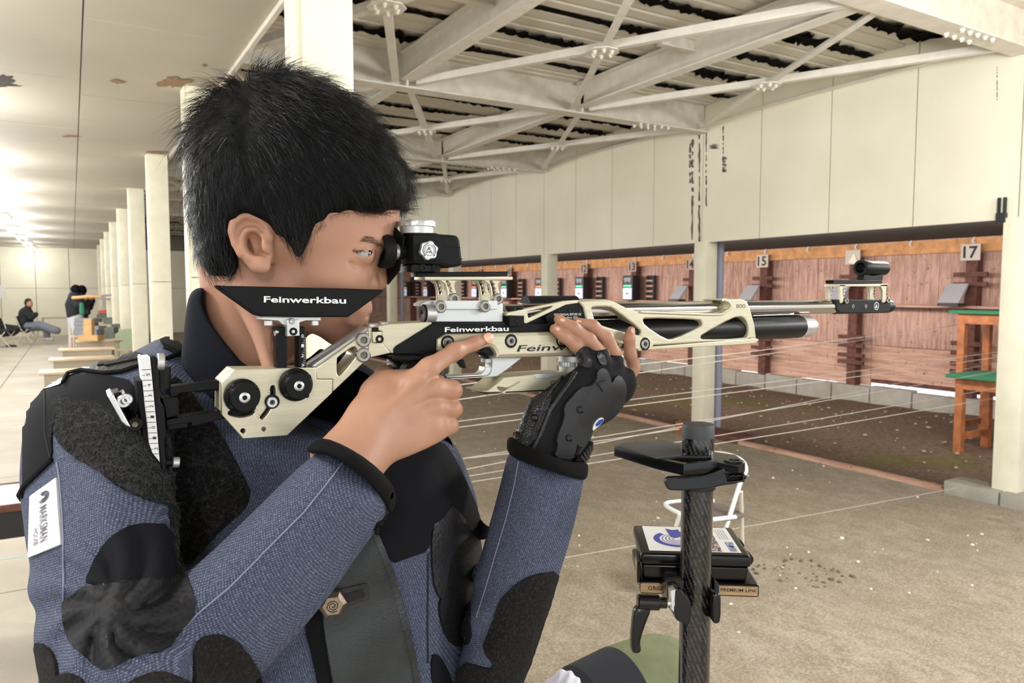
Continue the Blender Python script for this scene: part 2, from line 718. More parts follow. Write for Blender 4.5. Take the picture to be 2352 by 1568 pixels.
def m_ceiling():
    t = NT('ceiling_board')
    a = t.noise(0.9, 4)
    b = t.noise(40, 3, vec=t.mapped((1, 12, 1)))
    base = t.ramp(a, [(0.3, (174, 167, 152)), (0.7, (189, 182, 167))])
    t.col(t.mix(t.math('MULTIPLY', b, 0.25), base, (172, 164, 148)))
    t.set(rough=0.7)
    t.bump(b, 0.08, 0.004)
    return t.m
M_CEIL = m_ceiling()
def m_deck():
    t = NT('roof_deck')
    a = t.noise(2.0, 4)
    t.col(t.ramp(a, [(0.25, (206, 199, 182)), (0.75, (226, 220, 206))]))
    t.set(rough=0.5)
    return t.m
M_DECK = m_deck()
def m_concrete(name, c1, c2, sc=1.2):
    t = NT(name)
    a = t.noise(sc, 5, 0.6); b = t.noise(60, 4)
    base = t.ramp(a, [(0.3, c1), (0.7, c2)])
    t.col(t.mix(t.math('MULTIPLY', b, 0.3), base, tuple(v * 0.78 for v in c1)))
    t.set(rough=0.6)
    t.bump(b, 0.15, 0.002)
    return t.m
M_FLOOR = m_concrete('hall_concrete', (176, 165, 146), (204, 194, 176))
M_BLOCK = m_concrete('grey_concrete_block', (150, 146, 134), (178, 174, 162), 4)
def m_sand():
    t = NT('trodden_sand')
    a = t.noise(0.8, 4); b = t.noise(9, 6, 0.75, vec=t.mapped((1, 0.5, 1))); c = t.noise(85, 5, 0.85)
    base = t.ramp(a, [(0.3, (160, 148, 132)), (0.7, (186, 174, 156))])
    base = t.mix(t.ramp(t.noise(2.6, 5, 0.7), [(0.44, (0, 0, 0, 1)), (0.62, (0.75, 0.75, 0.75, 1))]), base, (150, 136, 118))
    base = t.mix(t.ramp(b, [(0.42, (0, 0, 0, 1)), (0.62, (0.9, 0.9, 0.9, 1))]), base, (140, 127, 106), 'MIX')
    fine = t.ramp(c, [(0.40, (100, 88, 70)), (0.5, (172, 158, 136)), (0.60, (222, 212, 196))])
    col = t.mix(0.36, base, fine)
    peb = t.voro(26)
    pm = t.ramp(peb, [(0.0, (1, 1, 1, 1)), (0.07, (1, 1, 1, 1)), (0.1, (0, 0, 0, 1))])
    gate = t.ramp(t.noise(5.5, 2), [(0.58, (0, 0, 0, 1)), (0.66, (1, 1, 1, 1))])
    t.col(t.mix(t.math('MULTIPLY', t.math('MULTIPLY', pm, gate), 0.8), col, (222, 214, 202)))
    t.set(rough=0.95, spec=0.15)
    t.bump(t.math('ADD', b, t.math('MULTIPLY', c, 0.7)), 0.55, 0.02)
    return t.m
M_SAND = m_sand()
def m_soil():
    t = NT('dark_soil')
    a = t.noise(0.7, 4); b = t.noise(22, 6, 0.75)
    base = t.ramp(b, [(0.3, (84, 70, 58)), (0.7, (140, 118, 102))])
    moss = t.ramp(a, [(0.52, (0, 0, 0, 1)), (0.66, (1, 1, 1, 1))])
    t.col(t.mix(t.math('MULTIPLY', moss, 0.65), base, (104, 104, 52)))
    t.set(rough=0.95, spec=0.1)
    t.bump(b, 0.8, 0.03)
    return t.m
M_SOIL = m_soil()
def m_ply(name, vert=True, c1=(146, 112, 97), c2=(196, 161, 145)):
    t = NT(name)
    g = t.noise(5, 6, 0.7, vec=t.mapped((1, 5, 0.5) if vert else (1, 0.4, 6)))
    a = t.noise(1.2, 3)
    k = t.noise(18, 4, 0.7)
    base = t.ramp(g, [(0.38, c1), (0.6, c2)])
    base = t.mix(t.ramp(a, [(0.35, (0, 0, 0, 1)), (0.7, (0.35, 0.35, 0.35, 1))]), base, (214, 176, 160))
    base = t.mix(t.ramp(k, [(0.62, (0, 0, 0, 1)), (0.68, (0.8, 0.8, 0.8, 1))]), base, (104, 68, 54))
    t.col(base)
    t.set(rough=0.85, spec=0.2)
    t.bump(g, 0.3, 0.01)
    return t.m
M_PLY_V = m_ply('plywood_vertical_grain')
M_PLY_H = m_ply('plywood_level_grain', False, (168, 128, 106), (206, 168, 146))
M_TIMBER = simple('orange_timber', (196, 142, 92), 0.7, var=0.12, scale=8)
M_BROWN = simple('brown_stained_wood', (94, 58, 48), 0.8, var=0.2, scale=14)
M_GREYBLUE = simple('grey_blue_pipe', (150, 156, 172), 0.55)
M_DARKNET = simple('dark_netting', (52, 46, 40), 0.95, var=0.5, scale=26, bump=0.6, bscale=40)
M_BLACK = simple('black_plastic', (26, 26, 28), 0.45)
M_WHITE = simple('white_paint', (226, 224, 222), 0.5)
M_GREENTOP = simple('green_baize', (46, 112, 78), 0.9)
M_ORWOOD = simple('orange_wood', (158, 96, 56), 0.65, var=0.15, scale=12)
M_NUM = simple('number_black', (40, 36, 34), 0.7)
M_ROPE = simple('white_cord', (186, 178, 168), 0.85)

# ================================================================== room shell
CEILZ = 3.0
BEAMZ = 3.2
ROOFZ = 3.5
FX = 5.8            # cream fascia above the range
WX = 9.74           # target wall
BY = [-0.34, 2.73, 5.81, 8.84, 11.87, 14.9, 17.93]

floor = struct(box('floor', (-5, -4, -0.12), (0.95, 30, -0.012), simple('floor_joint', (128, 116, 98), 0.9)))
for i in range(3):
    for j in range(12):
        x0, x1 = -5 + i * 1.98, -5 + (i + 1) * 1.98
        y0, y1 = -4 + j * 2.84, -4 + (j + 1) * 2.84
        box('floor_slab', (x0 + 0.006, y0 + 0.006, -0.05), (x1 - 0.006, y1 - 0.006, 0.0), M_FLOOR, floor)

def ground_mesh(name, x0, x1, y0, y1, z, amp, nx, ny):
    xs = np.linspace(x0, x1, nx); ys = np.linspace(y0, y1, ny)
    v = []
    for y in ys:
        for x in xs:
            e = min(1, (x - x0) / 0.3, (x1 - x) / 0.3)
            h = (math.sin(x * 2.1 + y * 1.3) + math.sin(x * 5.3 - y * 3.7) * 0.5 + math.sin(y * 7.1 + x * 1.1) * 0.4) * amp * max(e, 0)
            v.append((x, y, z + h))
    f = [(j * nx + i, j * nx + i + 1, (j + 1) * nx + i + 1, (j + 1) * nx + i) for j in range(ny - 1) for i in range(nx - 1)]
    return mesh(name, v, f)
sand = struct(link('ground_sand', ground_mesh('ground_sand', 0.95, 5.78, -4, 30, 0, 0.006, 60, 240), M_SAND, smooth=180))
soil = struct(link('ground_soil', ground_mesh('ground_soil', 5.78, 10.2, -4, 30, -0.03, 0.02, 50, 200), M_SOIL, smooth=180))
edge = thing('ground_edging', 'long low reddish board edging between the sand and the dark soil', 'edging', (5.78, 3, 0))
for k in range(9):
    y0 = 2.9 + k * 3.0
    box('edging_board', (5.74, y0, -0.06), (5.80, y0 + 2.98, 0.035 + 0.006 * (k % 2)), M_PLY_H, edge)

# ceiling boards over the firing line
ceil = struct(box('ceiling', (-5, -4, CEILZ + 0.012), (0.95, 30, CEILZ + 0.08), M_JOINT))
cols = [(-5, -3.52), (-3.52, -1.71), (-1.71, 0.10), (0.10, 0.955)]
for ci, (x0, x1) in enumerate(cols):
    y = -4 + (0.45 if ci % 2 else 0.0)
    while y < 30:
        y2 = min(y + 0.91, 30)
        dz = random.uniform(-0.002, 0.002)
        box('ceiling_board', (x0 + 0.004, y + 0.004, CEILZ + dz), (x1 - 0.004, y2 - 0.004, CEILZ + 0.03), M_CEIL, ceil)
        y = y2
box('ceiling_trim', (0.945, -4, CEILZ - 0.03), (0.97, 30, CEILZ + 0.09), M_STEEL, ceil)
def blotch(name, cpx, rx, ry, z, mat, parent, n=22):
    """irregular stain or tear lying just under the boards"""
    v = [onZ(cpx[0], cpx[1], z)]
    for k in range(n):
        a = 2 * math.pi * k / n
        q = random.uniform(0.45, 1.05)
        v.append(onZ(cpx[0] + math.cos(a) * rx * q, cpx[1] + math.sin(a) * ry * q, z))
    f = [(0, 1 + k, 1 + (k + 1) % n) for k in range(n)]
    return link(name, mesh(name, v, f), mat, parent)
M_HOLE = simple('dark_hole', (52, 44, 36), 0.95)
M_STAIN = simple('brown_stain', (140, 112, 82), 0.85, var=0.25, scale=60)
for c, rx, ry, m in (((400, 190), 44, 16, M_STAIN), ((270, 188), 20, 6, M_STAIN), ((10, 184), 26, 12, M_HOLE), ((5, 196), 60, 4, M_HOLE),
                     ((470, 150), 7, 5, M_STAIN), ((362, 350), 34, 4, M_STAIN), ((160, 313), 30, 3, M_STAIN), ((440, 203), 34, 6, M_STAIN)):
    blotch('water_stain', c, rx, ry, CEILZ - 0.004, m, ceil)

# roof over the range: decks with ribs, each with its own torn strip
roof = struct(box('roof', (-5, -4, ROOFZ + 0.09), (5.84, 30, ROOFZ + 0.14), M_DARKNET))
def deck_mesh(x0, x1, per):
    prof = [(0, 0.085), (0.035, 0.085), (0.055, 0.0), (0.16, 0.0), (0.172, 0.03), (0.2, 0.03), (0.212, 0.0), (0.32, 0.0), (0.332, 0.03), (0.36, 0.03), (0.372, 0.0), (per - 0.045, 0.0), (per - 0.03, 0.085), (per - 0.002, 0.085)]
    v, f = [], []
    for x in (x0, x1):
        for y, z in prof: v.append((x, y, z))
    n = len(prof)
    for i in range(n - 1): f.append((i, i + 1, n + i + 1, n + i))
    return mesh('roof_sheet', v, f)
def torn_mesh(x0, x1, seed):
    r = random.Random(seed)
    n = 150
    v, f = [], []
    w = 0.03
    for i in range(n + 1):
        x = x0 + (x1 - x0) * i / n
        env = 0.5 + 0.5 * math.sin(x * 2.3 + seed) * math.sin(x * 0.9 + seed * 1.7)
        a = 0.045 + 0.13 * env * r.random() ** 0.7
        b = 0.02 + 0.075 * env * r.random()
        v += [(x, -a, -0.004 - 0.05 * env * r.random()), (x, -a * 0.3, -0.006), (x, 0.0, -0.002), (x, b * 0.4, -0.006), (x, b, -0.004 - 0.045 * env * r.random())]
    for i in range(n):
        for k in range(4):
            f.append((i * 5 + k, i * 5 + k + 1, (i + 1) * 5 + k + 1, (i + 1) * 5 + k))
    return mesh('torn_strip', v, f)
PER = 0.505
dk = deck_mesh(-0.2, 5.8, PER)
torn = [torn_mesh(0.7, 5.8, s) for s in range(5)]
y = 1.4; k = 0
while y < 29:
    o = link('roof_sheet', dk, M_DECK, roof); o.location = (0, y, ROOFZ)
    o = link('torn_strip', torn[k % 5], M_TORN, roof); o.location = (0, y, ROOFZ)
    y += PER; k += 1

# cream fascia, one panel at a time
fascia = struct(box('wall_fascia', (FX + 0.02, -4, 2.085), (FX + 0.10, 30, ROOFZ + 0.08), M_JOINT))
pw = (5.81 - 2.73) / 4
y = 2.73 - 8 * pw
while y < 29.5:
    box('wall_panel', (FX, y + 0.005, 2.06), (FX + 0.03, y + pw - 0.005, ROOFZ - 0.16), M_CREAM, fascia)
    box('wall_panel_top', (FX + 0.008, y + 0.005, ROOFZ - 0.16), (FX + 0.03, y + pw - 0.005, ROOFZ + 0.08), M_CREAM, fascia)
    y += pw
def smear(name, px, y0, y1, w, X, parent, n=26):
    """a run of mildew down the panel"""
    v, f = [], []
    for i in range(n + 1):
        py = y0 + (y1 - y0) * i / n
        a = w * random.uniform(0.15, 1.0); b = w * random.uniform(0.15, 1.0)
        v += [onX(px - a, py, X), onX(px + b, py, X)]
    for i in range(n):
        if random.random() < 0.78: f.append((2 * i, 2 * i + 1, 2 * i + 3, 2 * i + 2))
    return link(name, mesh(name, v, f), M_MILDEW, parent)
for px, y0, y1, w in ((1590, 320, 560, 4), (1606, 310, 556, 3), (1622, 300, 480, 2), (1585, 330, 420, 3), (1661, 290, 400, 2), (1664, 360, 395, 7), (1640, 330, 342, 14), (2290, 150, 230, 1.5)):
    smear('mildew_run', px, y0, y1, w, FX - 0.003, fascia)
cp = onX(2300, 505, FX - 0.02)
t = thing('cable_clip', 'small black forked clip hanging low on the fascia at far right', 'clip', cp)
box('body', (cp.x - 0.02, cp.y - 0.03, cp.z - 0.02), (cp.x + 0.02, cp.y + 0.03, cp.z + 0.05), M_BLACK, t)
for q in (-0.02, 0.02):
    box('prong', (cp.x - 0.01, cp.y + q - 0.008, cp.z + 0.05), (cp.x + 0.01, cp.y + q + 0.008, cp.z + 0.16), M_BLACK, t)
box('ledger_angle', (FX - 0.06, -4, ROOFZ - 0.2), (FX - 0.001, 30, ROOFZ - 0.185), M_STEEL_W, fascia)

# end wall of the hall
endw = struct(box('wall_end', (-6, 29.93, 0), (10.2, 30.05, 3.6), M_JOINT))
x = -6.0
while x < 6:
    for z0, z1 in ((0.0, 1.62), (1.63, 3.0)):
        box('wall_panel', (x + 0.006, 29.9, z0), (x + 0.98, 29.94, z1), M_CREAM, endw)
    x += 0.99
box('wall_pilaster', (-2.3, 29.82, 0), (-2.12, 29.9, 3.0), M_CREAM2, endw)

# ================================================================== columns, posts, roof frame
ORD = ['nearest', 'second', 'third', 'fourth', 'fifth', 'sixth', 'seventh', 'eighth', 'ninth']
CX0, CX1 = 0.728, 0.932
for k in range(9):
    y0 = 2.73 + k * 3.05
    lab = 'tall cream boxed column, %s in the row beside the firing points' % ('nearest and widest' if k == 0 else ORD[k] + ' from the camera')
    t = thing('column', lab, 'column', ((CX0 + CX1) / 2, y0 + 0.11, 0), 'cream columns between hall and range')
    box('lower_panel', (CX0 + 0.018, y0, 0), (CX1, y0 + 0.22, 1.64), M_CREAM2, t, bev=0.004)
    box('upper_panel', (CX0 + 0.018, y0, 1.646), (CX1, y0 + 0.22, CEILZ + 0.49), M_CREAM2, t, bev=0.004)
    box('side_strip', (CX0, y0 + 0.02, 0), (CX0 + 0.02, y0 + 0.19, CEILZ), M_CREAM2, t, bev=0.003)
POSTS = [2.73, 5.81, 8.84, 11.87, 14.9, 17.93, 20.9]
pl = ['cream square steel post on a concrete block at the right edge', 'cream square post with rusty foot beside the grey-blue pipe',
      'cream square post behind the rifle trigger guard', 'cream post almost hidden behind the rear sight', 'cream post just right of the nose, beside a slim pipe',
      'sixth cream post along the range, behind the head', 'seventh cream post along the range, behind the head']
for k, y0 in enumerate(POSTS):
    t = thing('post', pl[k], 'post', (FX + 0.06, y0, 0), 'posts carrying the cream fascia')
    s = 0.085
    box('shaft', (FX + 0.06 - s, y0 - s, 0.06), (FX + 0.06 + s, y0 + s, 2.07), M_CREAM2, t, bev=0.006)
    box('foot', (FX + 0.06 - 0.1, y0 - 0.1, 0.03), (FX + 0.06 + 0.1, y0 + 0.1, 0.075), M_RUST if k == 1 else M_CREAM2, t, bev=0.006)
for k, (X0, X1, Y0, Y1, lab) in enumerate(((5.70, 5.95, 2.42, 2.72, 'grey concrete block under the right-hand post, nearer one'), (5.70, 5.95, 2.73, 3.12, 'grey concrete block under the right-hand post, farther one'))):
    tag(box('concrete_block', (X0, Y0, -0.06), (X1, Y1, 0.10), M_BLOCK, bev=0.012), lab, 'block', 'concrete blocks under the post')
tag(box('footing_block', (5.72, 5.2, -0.05), (5.98, 5.72, 0.07), M_BROWN, bev=0.01), 'low dark timber block at the foot of the post by the pipe', 'block')
tag(box('footing_block', (5.62, 5.72, -0.05), (5.76, 5.98, 0.12), M_ORWOOD, bev=0.01), 'small pale wooden block at the foot of the post by the pipe', 'block')
for k, (px, Yp) in enumerate(((1652, 0), (924, 0))):
    X = FX + 0.28
    c = onX(px, 700, X)
    t = thing('pipe', ['grey-blue vertical pipe close behind the post left of the front sight', 'slim grey-blue pipe behind the eyepiece, left of the rear sight'][k], 'pipe', (c.x, c.y, -0.03))
    cyl('shaft', (c.x, c.y, -0.03), (c.x, c.y, 2.2), 0.042, M_GREYBLUE, t)
    cyl('collar', (c.x, c.y, 0.5), (c.x, c.y, 0.56), 0.048, M_GREYBLUE, t)

def ibeam_vf(a, b, hgt, w, tw=0.008, tf=0.012):
    a, b = Vector(a), Vector(b)
    d = (b - a).normalized()
    s = Vector((-d.y, d.x, 0)).normalized()
    u = Vector((0, 0, 1))
    prof = [(-w / 2, 0), (w / 2, 0), (w / 2, tf), (tw / 2, tf), (tw / 2, hgt - tf), (w / 2, hgt - tf), (w / 2, hgt), (-w / 2, hgt), (-w / 2, hgt - tf), (-tw / 2, hgt - tf), (-tw / 2, tf), (-w / 2, tf)]
    v = [p + s * x + u * z for p in (a, b) for x, z in prof]
    n = len(prof)
    f = [(i, (i + 1) % n, n + (i + 1) % n, n + i) for i in range(n)] + [tuple(range(n)), tuple(reversed(range(n, 2 * n)))]
    return v, f
JX = (2.4, 4.15)
bl = ['great cream roof beam crossing the top right corner', 'great cream roof beam running from the near column to the stained post', 'third roof beam, ending above the post behind the trigger guard', 'fourth roof beam along the range, right of the hair', 'fifth roof beam along the range', 'sixth roof beam along the range']
bolt_me = None
for k, y0 in enumerate(BY[1:]):
    t = thing('roof_beam', bl[k], 'beam', (0.95, y0, BEAMZ), 'cream roof beams over the range')
    v, f = ibeam_vf((0.9, y0, BEAMZ), (FX, y0, BEAMZ), 0.30, 0.16)
    link('girder', mesh('girder', v, f), M_STEEL, t)
    for x in JX:
        v, f = [], []
        for s in (-1, 1):
            vv = [(x - 0.004, y0 + s * 0.005, BEAMZ + 0.012), (x - 0.004, y0 + s * 0.1, BEAMZ + 0.012), (x - 0.004, y0 + s * 0.13, BEAMZ + 0.15), (x - 0.004, y0 + s * 0.1, BEAMZ + 0.28), (x - 0.004, y0 + s * 0.005, BEAMZ + 0.28)]
            n0 = len(v)
            v += vv + [(a + 0.008, b, c) for a, b, c in vv]
            f += [tuple(range(n0, n0 + 5)), tuple(reversed(range(n0 + 5, n0 + 10)))] + [(n0 + i, n0 + (i + 1) % 5, n0 + 5 + (i + 1) % 5, n0 + 5 + i) for i in range(5)]
        link('stiffener', mesh('stiffener', v, f), M_STEEL_W, t)
    for i in range(9):
        x = FX - 0.95 + (i // 2) * 0.09 + 0.05
        yb = y0 - 0.05 + 0.1 * (i % 2)
        if bolt_me is None:
            vv, ff = lathe_vf((0, 0, 0), (0, 0, -1), [(0, 0.016), (0.012, 0.016), (0.014, 0.010), (0.024, 0.009)], 8)
            bolt_me = mesh('bolt', vv, ff)
        o = link('bolt', bolt_me, M_STEEL_W, t); o.location = Vector(o.location) + Vector((x, yb, BEAMZ))
for i, x in enumerate(JX):
    for k in range(4):
        y0, y1 = BY[k + 1] - (3.0 if k == 0 else 0), BY[k + 1] if k == 0 else BY[k + 1]
        ya, yb = (BY[k], BY[k + 1])
        lab = ['white steel joist %s, in the %s bay from the camera' % (('near the column', 'near the fascia')[i], ('first', 'second', 'third', 'fourth')[k])][0]
        t = thing('roof_joist', lab, 'joist', (x, ya, BEAMZ), 'white roof joists')
        v, f = ibeam_vf((x, ya + 0.08, BEAMZ + 0.05), (x, yb - 0.08, BEAMZ + 0.05), 0.22, 0.11)
        link('girder', mesh('girder', v, f), M_STEEL_W, t)
        ym = (ya + yb) / 2
        vv = [(x, ym - 0.1, BEAMZ + 0.05), (x, ym + 0.1, BEAMZ + 0.05), (x, ym, BEAMZ + 0.0)]
        v, f = ibeam_vf((x - 0.35, ym, BEAMZ + 0.16), (x + 0.0, ym, BEAMZ + 0.16), 0.1, 0.06)
        link('bracket', mesh('bracket', v, f), M_STEEL, t)
cells = [(0.93, JX[0]), (JX[0], JX[1]), (JX[1], FX - 0.02)]
cn = ('beside the columns', 'in the middle of the roof', 'against the fascia')
for k in range(1, 5):
    for ci, (x0, x1) in enumerate(cells):
        ya, yb = BY[k] + 0.09, BY[k + 1] - 0.09
        z = BEAMZ + 0.03
        t = thing('cross_brace', 'crossed white angle bars %s, %s roof bay' % (cn[ci], ('near', 'second', 'third', 'far')[k - 1]), 'brace', ((x0 + x1) / 2, (ya + yb) / 2, z), 'crossed roof braces')
        for s in (0, 1):
            a = Vector((x0 + 0.1, ya if s else yb, z)); b = Vector((x1 - 0.1, yb if s else ya, z))
            d = (b - a).normalized(); n = Vector((-d.y, d.x, 0))
            v, f = [], []
            for q in (a, b):
                v += [q - n * 0.028, q + n * 0.028, q + n * 0.028 + Vector((0, 0, 0.006)), q - n * 0.022 + Vector((0, 0, 0.006)), q - n * 0.022 + Vector((0, 0, 0.055)), q - n * 0.028 + Vector((0, 0, 0.055))]
            f = [(i, (i + 1) % 6, 6 + (i + 1) % 6, 6 + i) for i in range(6)] + [(5, 4, 3, 2, 1, 0), (6, 7, 8, 9, 10, 11)]
            link('bar', mesh('bar', v, f), M_STEEL_W, t)
        c = Vector(t.location)
        oc = [(c.x + 0.12 * math.cos(a), c.y + 0.12 * math.sin(a)) for a in [math.pi / 8 + i * math.pi / 4 for i in range(8)]]
        v = [(a, b, z - 0.008) for a, b in oc] + [(a, b, z - 0.001) for a, b in oc]
        g = link('gusset_plate', mesh('gusset_plate', v, [tuple(range(8)), tuple(reversed(range(8, 16)))] + [(i, (i + 1) % 8, 8 + (i + 1) % 8, 8 + i) for i in range(8)]), M_STEEL_W, t)
        for i in range(6):
            a = i * math.pi / 3
            o = link('bolt', bolt_me, M_STEEL_W, g)
            o.location = (c.x + 0.07 * math.cos(a), c.y + 0.07 * math.sin(a), z - 0.008)

# ================================================================== fluorescent lights of the hall
M_TUBE = emissive('fluorescent_tube', (250, 252, 255), 9.0)
names = {17.4: 'leftmost and nearest of the ceiling tube lights in view', 20.4: 'second of the ceiling tube lights, far left', 23.5: 'third of the ceiling tube lights, far left', 26.5: 'fourth of the ceiling tube lights, close to the end wall', 29.0: 'last ceiling tube light against the end wall'}
for k, y0 in enumerate((-2.2, 0.9, 3.9, 6.9, 9.9, 12.4, 14.5, 17.4, 20.4, 23.5, 26.5, 29.0)):
    t = thing('ceiling_light', names.get(y0, 'twin fluorescent ceiling light above the firing line, outside the picture'), 'light', (-1.1, y0, CEILZ - 0.1), 'twin tube ceiling lights')
    box('housing', (-1.22, y0 - 0.62, CEILZ - 0.05), (-0.98, y0 + 0.62, CEILZ - 0.002), M_WHITE, t)
    for s in (-1, 1):
        cyl('lamp_tube', (-1.1 + s * 0.075, y0 - 0.6, CEILZ - 0.08), (-1.1 + s * 0.075, y0 + 0.6, CEILZ - 0.08), 0.018, M_TUBE, t, seg=10)
    lamp = bpy.data.lights.new('tube_glow', 'POINT'); lamp.energy = 78 if y0 < 25 else 20; lamp.color = (1.0, 0.99, 0.97); lamp.shadow_soft_size = 0.18
    lo = bpy.data.objects.new('tube_glow', lamp); lo.location = (-1.1, y0, CEILZ - 0.48); COL.objects.link(lo)

# tube lights hung over the near end of the range, above the picture
for k, (x0, y0) in enumerate(((3.3, 1.2), (3.3, -1.8), (5.0, -0.6))):
    t = thing('range_light', 'twin fluorescent light over the near end of the range, outside the picture', 'light', (x0, y0, 2.8), 'range lights')
    box('housing', (x0 - 0.12, y0 - 0.62, 2.86), (x0 + 0.12, y0 + 0.62, 2.9), M_WHITE, t)
    for s in (-1, 1):
        cyl('lamp_tube', (x0 + s * 0.075, y0 - 0.6, 2.83), (x0 + s * 0.075, y0 + 0.6, 2.83), 0.018, M_TUBE, t, seg=10)
        tube('hanger', [(x0, y0 + s * 0.4, 2.9), (x0, y0 + s * 0.4, ROOFZ + 0.1)], 0.006, M_STEEL, t, seg=5)
    lamp = bpy.data.lights.new('range_glow', 'POINT'); lamp.energy = 150; lamp.color = (1.0, 0.995, 0.985); lamp.shadow_soft_size = 0.2
    lo = bpy.data.objects.new('range_glow', lamp); lo.location = (x0, y0, 2.62); COL.objects.link(lo)

# ================================================================== target wall
twall = struct(box('wall_targets', (WX + 0.03, -1, 0.24), (WX + 0.06, 30, 2.7), M_BROWN))
y = -0.9; k = 0
while y < 29.5:
    z0 = 0.30 if 4.3 < y < 6.4 else 0.2
    box('plywood_sheet', (WX + random.uniform(0, 0.008), y + 0.004, 1.36), (WX + 0.03, y + 0.91, 2.3), M_PLY_V, twall)
    if k % 2 == 0:
        box('plywood_sheet', (WX + random.uniform(0, 0.008), y + 0.004, 0.78), (WX + 0.03, y + 1.826, 1.352), M_PLY_V, twall)
        box('plywood_sheet', (WX + random.uniform(0, 0.008), y + 0.004, z0), (WX + 0.03, y + 1.826, 0.772), M_PLY_H, twall)
    y += 0.914; k += 1
kerb = thing('kerb', 'low grey concrete kerb along the foot of the target wall', 'kerb', (WX - 0.1, 10, 0))
y = -1.0
while y < 29:
    box('kerb_stone', (WX - 0.16, y + 0.006, -0.06), (WX - 0.005, y + 0.6, 0.2 + random.uniform(-0.02, 0.01)), M_BLOCK, kerb, bev=0.008, seg=1)
    y += 0.61
beam = thing('timber_beam', 'long orange timber beam along the top of the target wall', 'beam', (WX - 0.1, 10, 2.1))
box('plank', (WX - 0.12, -1, 2.03), (WX - 0.06, 14.0, 2.2), M_TIMBER, beam)
box('plank', (WX - 0.12, 14.01, 2.03), (WX - 0.06, 29, 2.2), M_TIMBER, beam)
y = 4.2
while y < 22:
    tube('hook', [(WX - 0.14, y, 2.205), (WX - 0.16, y, 2.18), (WX - 0.15, y + 0.02, 2.15), (WX - 0.13, y, 2.14)], 0.012, M_WHITE, beam, seg=5)
    y += 0.8
shelf = thing('target_rail', 'long thin wooden shelf rail along the target wall at target height', 'shelf', (WX - 0.15, 10, 1.3))
box('board', (WX - 0.3, -0.5, 1.33), (WX - 0.0, 29, 1.36), M_PLY_H, shelf)
canopy = struct(link('trim_canopy', mesh('trim_canopy', [(FX + 0.1, -2, 2.14), (FX + 0.1, 30, 2.14), (WX - 0.02, 30, 2.215), (WX - 0.02, -2, 2.215)], [(0, 1, 2, 3)]), M_DARKNET))
# added area light, unseen behind the fascia, brightens the target wall
area_light('target_wall_fill', (6.3, 10.0, 2.02), (0, math.radians(-80), 0), 0.25, 20.0, 340, (1.0, 0.92, 0.88))

LANE = {n: 8.22 - (n - 15) * -1.6 if False else 8.22 + (15 - n) * 1.605 for n in range(6, 19)}
NW = {6: 'six', 7: 'seven', 8: 'eight', 9: 'nine', 10: 'ten', 11: 'eleven', 12: 'twelve', 13: 'thirteen', 14: 'fourteen', 15: 'fifteen', 16: 'sixteen', 17: 'seventeen', 18: 'eighteen'}
for n, yl in LANE.items():
    t = thing('target_post', 'brown timber target post of lane %s on the plywood wall' % NW[n], 'post', (WX - 0.1, yl, 0), 'brown target posts')
    box('upright', (WX - 0.16, yl - 0.07, 0.205), (WX - 0.04, yl + 0.07, 2.02), M_BROWN, t)
    for z in (1.72, 1.60, 0.86, 0.74, 0.60, 0.50):
        if n >= 15 or z > 1.0:
            box('crosspiece', (WX - 0.19, yl - 0.2, z), (WX - 0.15, yl + 0.2, z + 0.055), M_BROWN, t)
    if 8 <= n:
        p = thing('number_plate', 'small pale plate numbered %s under the timber beam' % NW[n] if n != 16 else 'small pale plate with a torn paper under the timber beam, above the front sight', 'sign', (WX - 0.2, yl, 1.95), 'lane number plates')
        box('plate', (WX - 0.2, yl - 0.115, 1.92), (WX - 0.185, yl + 0.115, 2.12), simple('aged_plate', (200, 190, 178) if n > 14 else (172, 154, 138), 0.7), p)
        if n != 16:
            def fn(u, v, yl=yl):
                return Vector((WX - 0.203, yl + 0.085 - 0.17 * u, 1.945 + 0.15 * v))
            place_text('digits', str(n), fn, M_NUM, p, offset=0.02)
        else:
            link('torn_paper', mesh('torn_paper', [(WX - 0.21, yl + 0.06, 1.95), (WX - 0.215, yl - 0.11, 1.9), (WX - 0.204, yl - 0.02, 2.08)], [(0, 1, 2)]), M_CREAM2, p)
M_SCR = emissive('screen_paper', (206, 214, 236), 0.35)
M_LED = emissive('status_lamp', (90, 220, 150), 1.2)
M_LEDR = emissive('status_lamp_red', (250, 120, 70), 1.2)
M_DKFRAME = simple('dark_target_case', (34, 32, 36), 0.5)
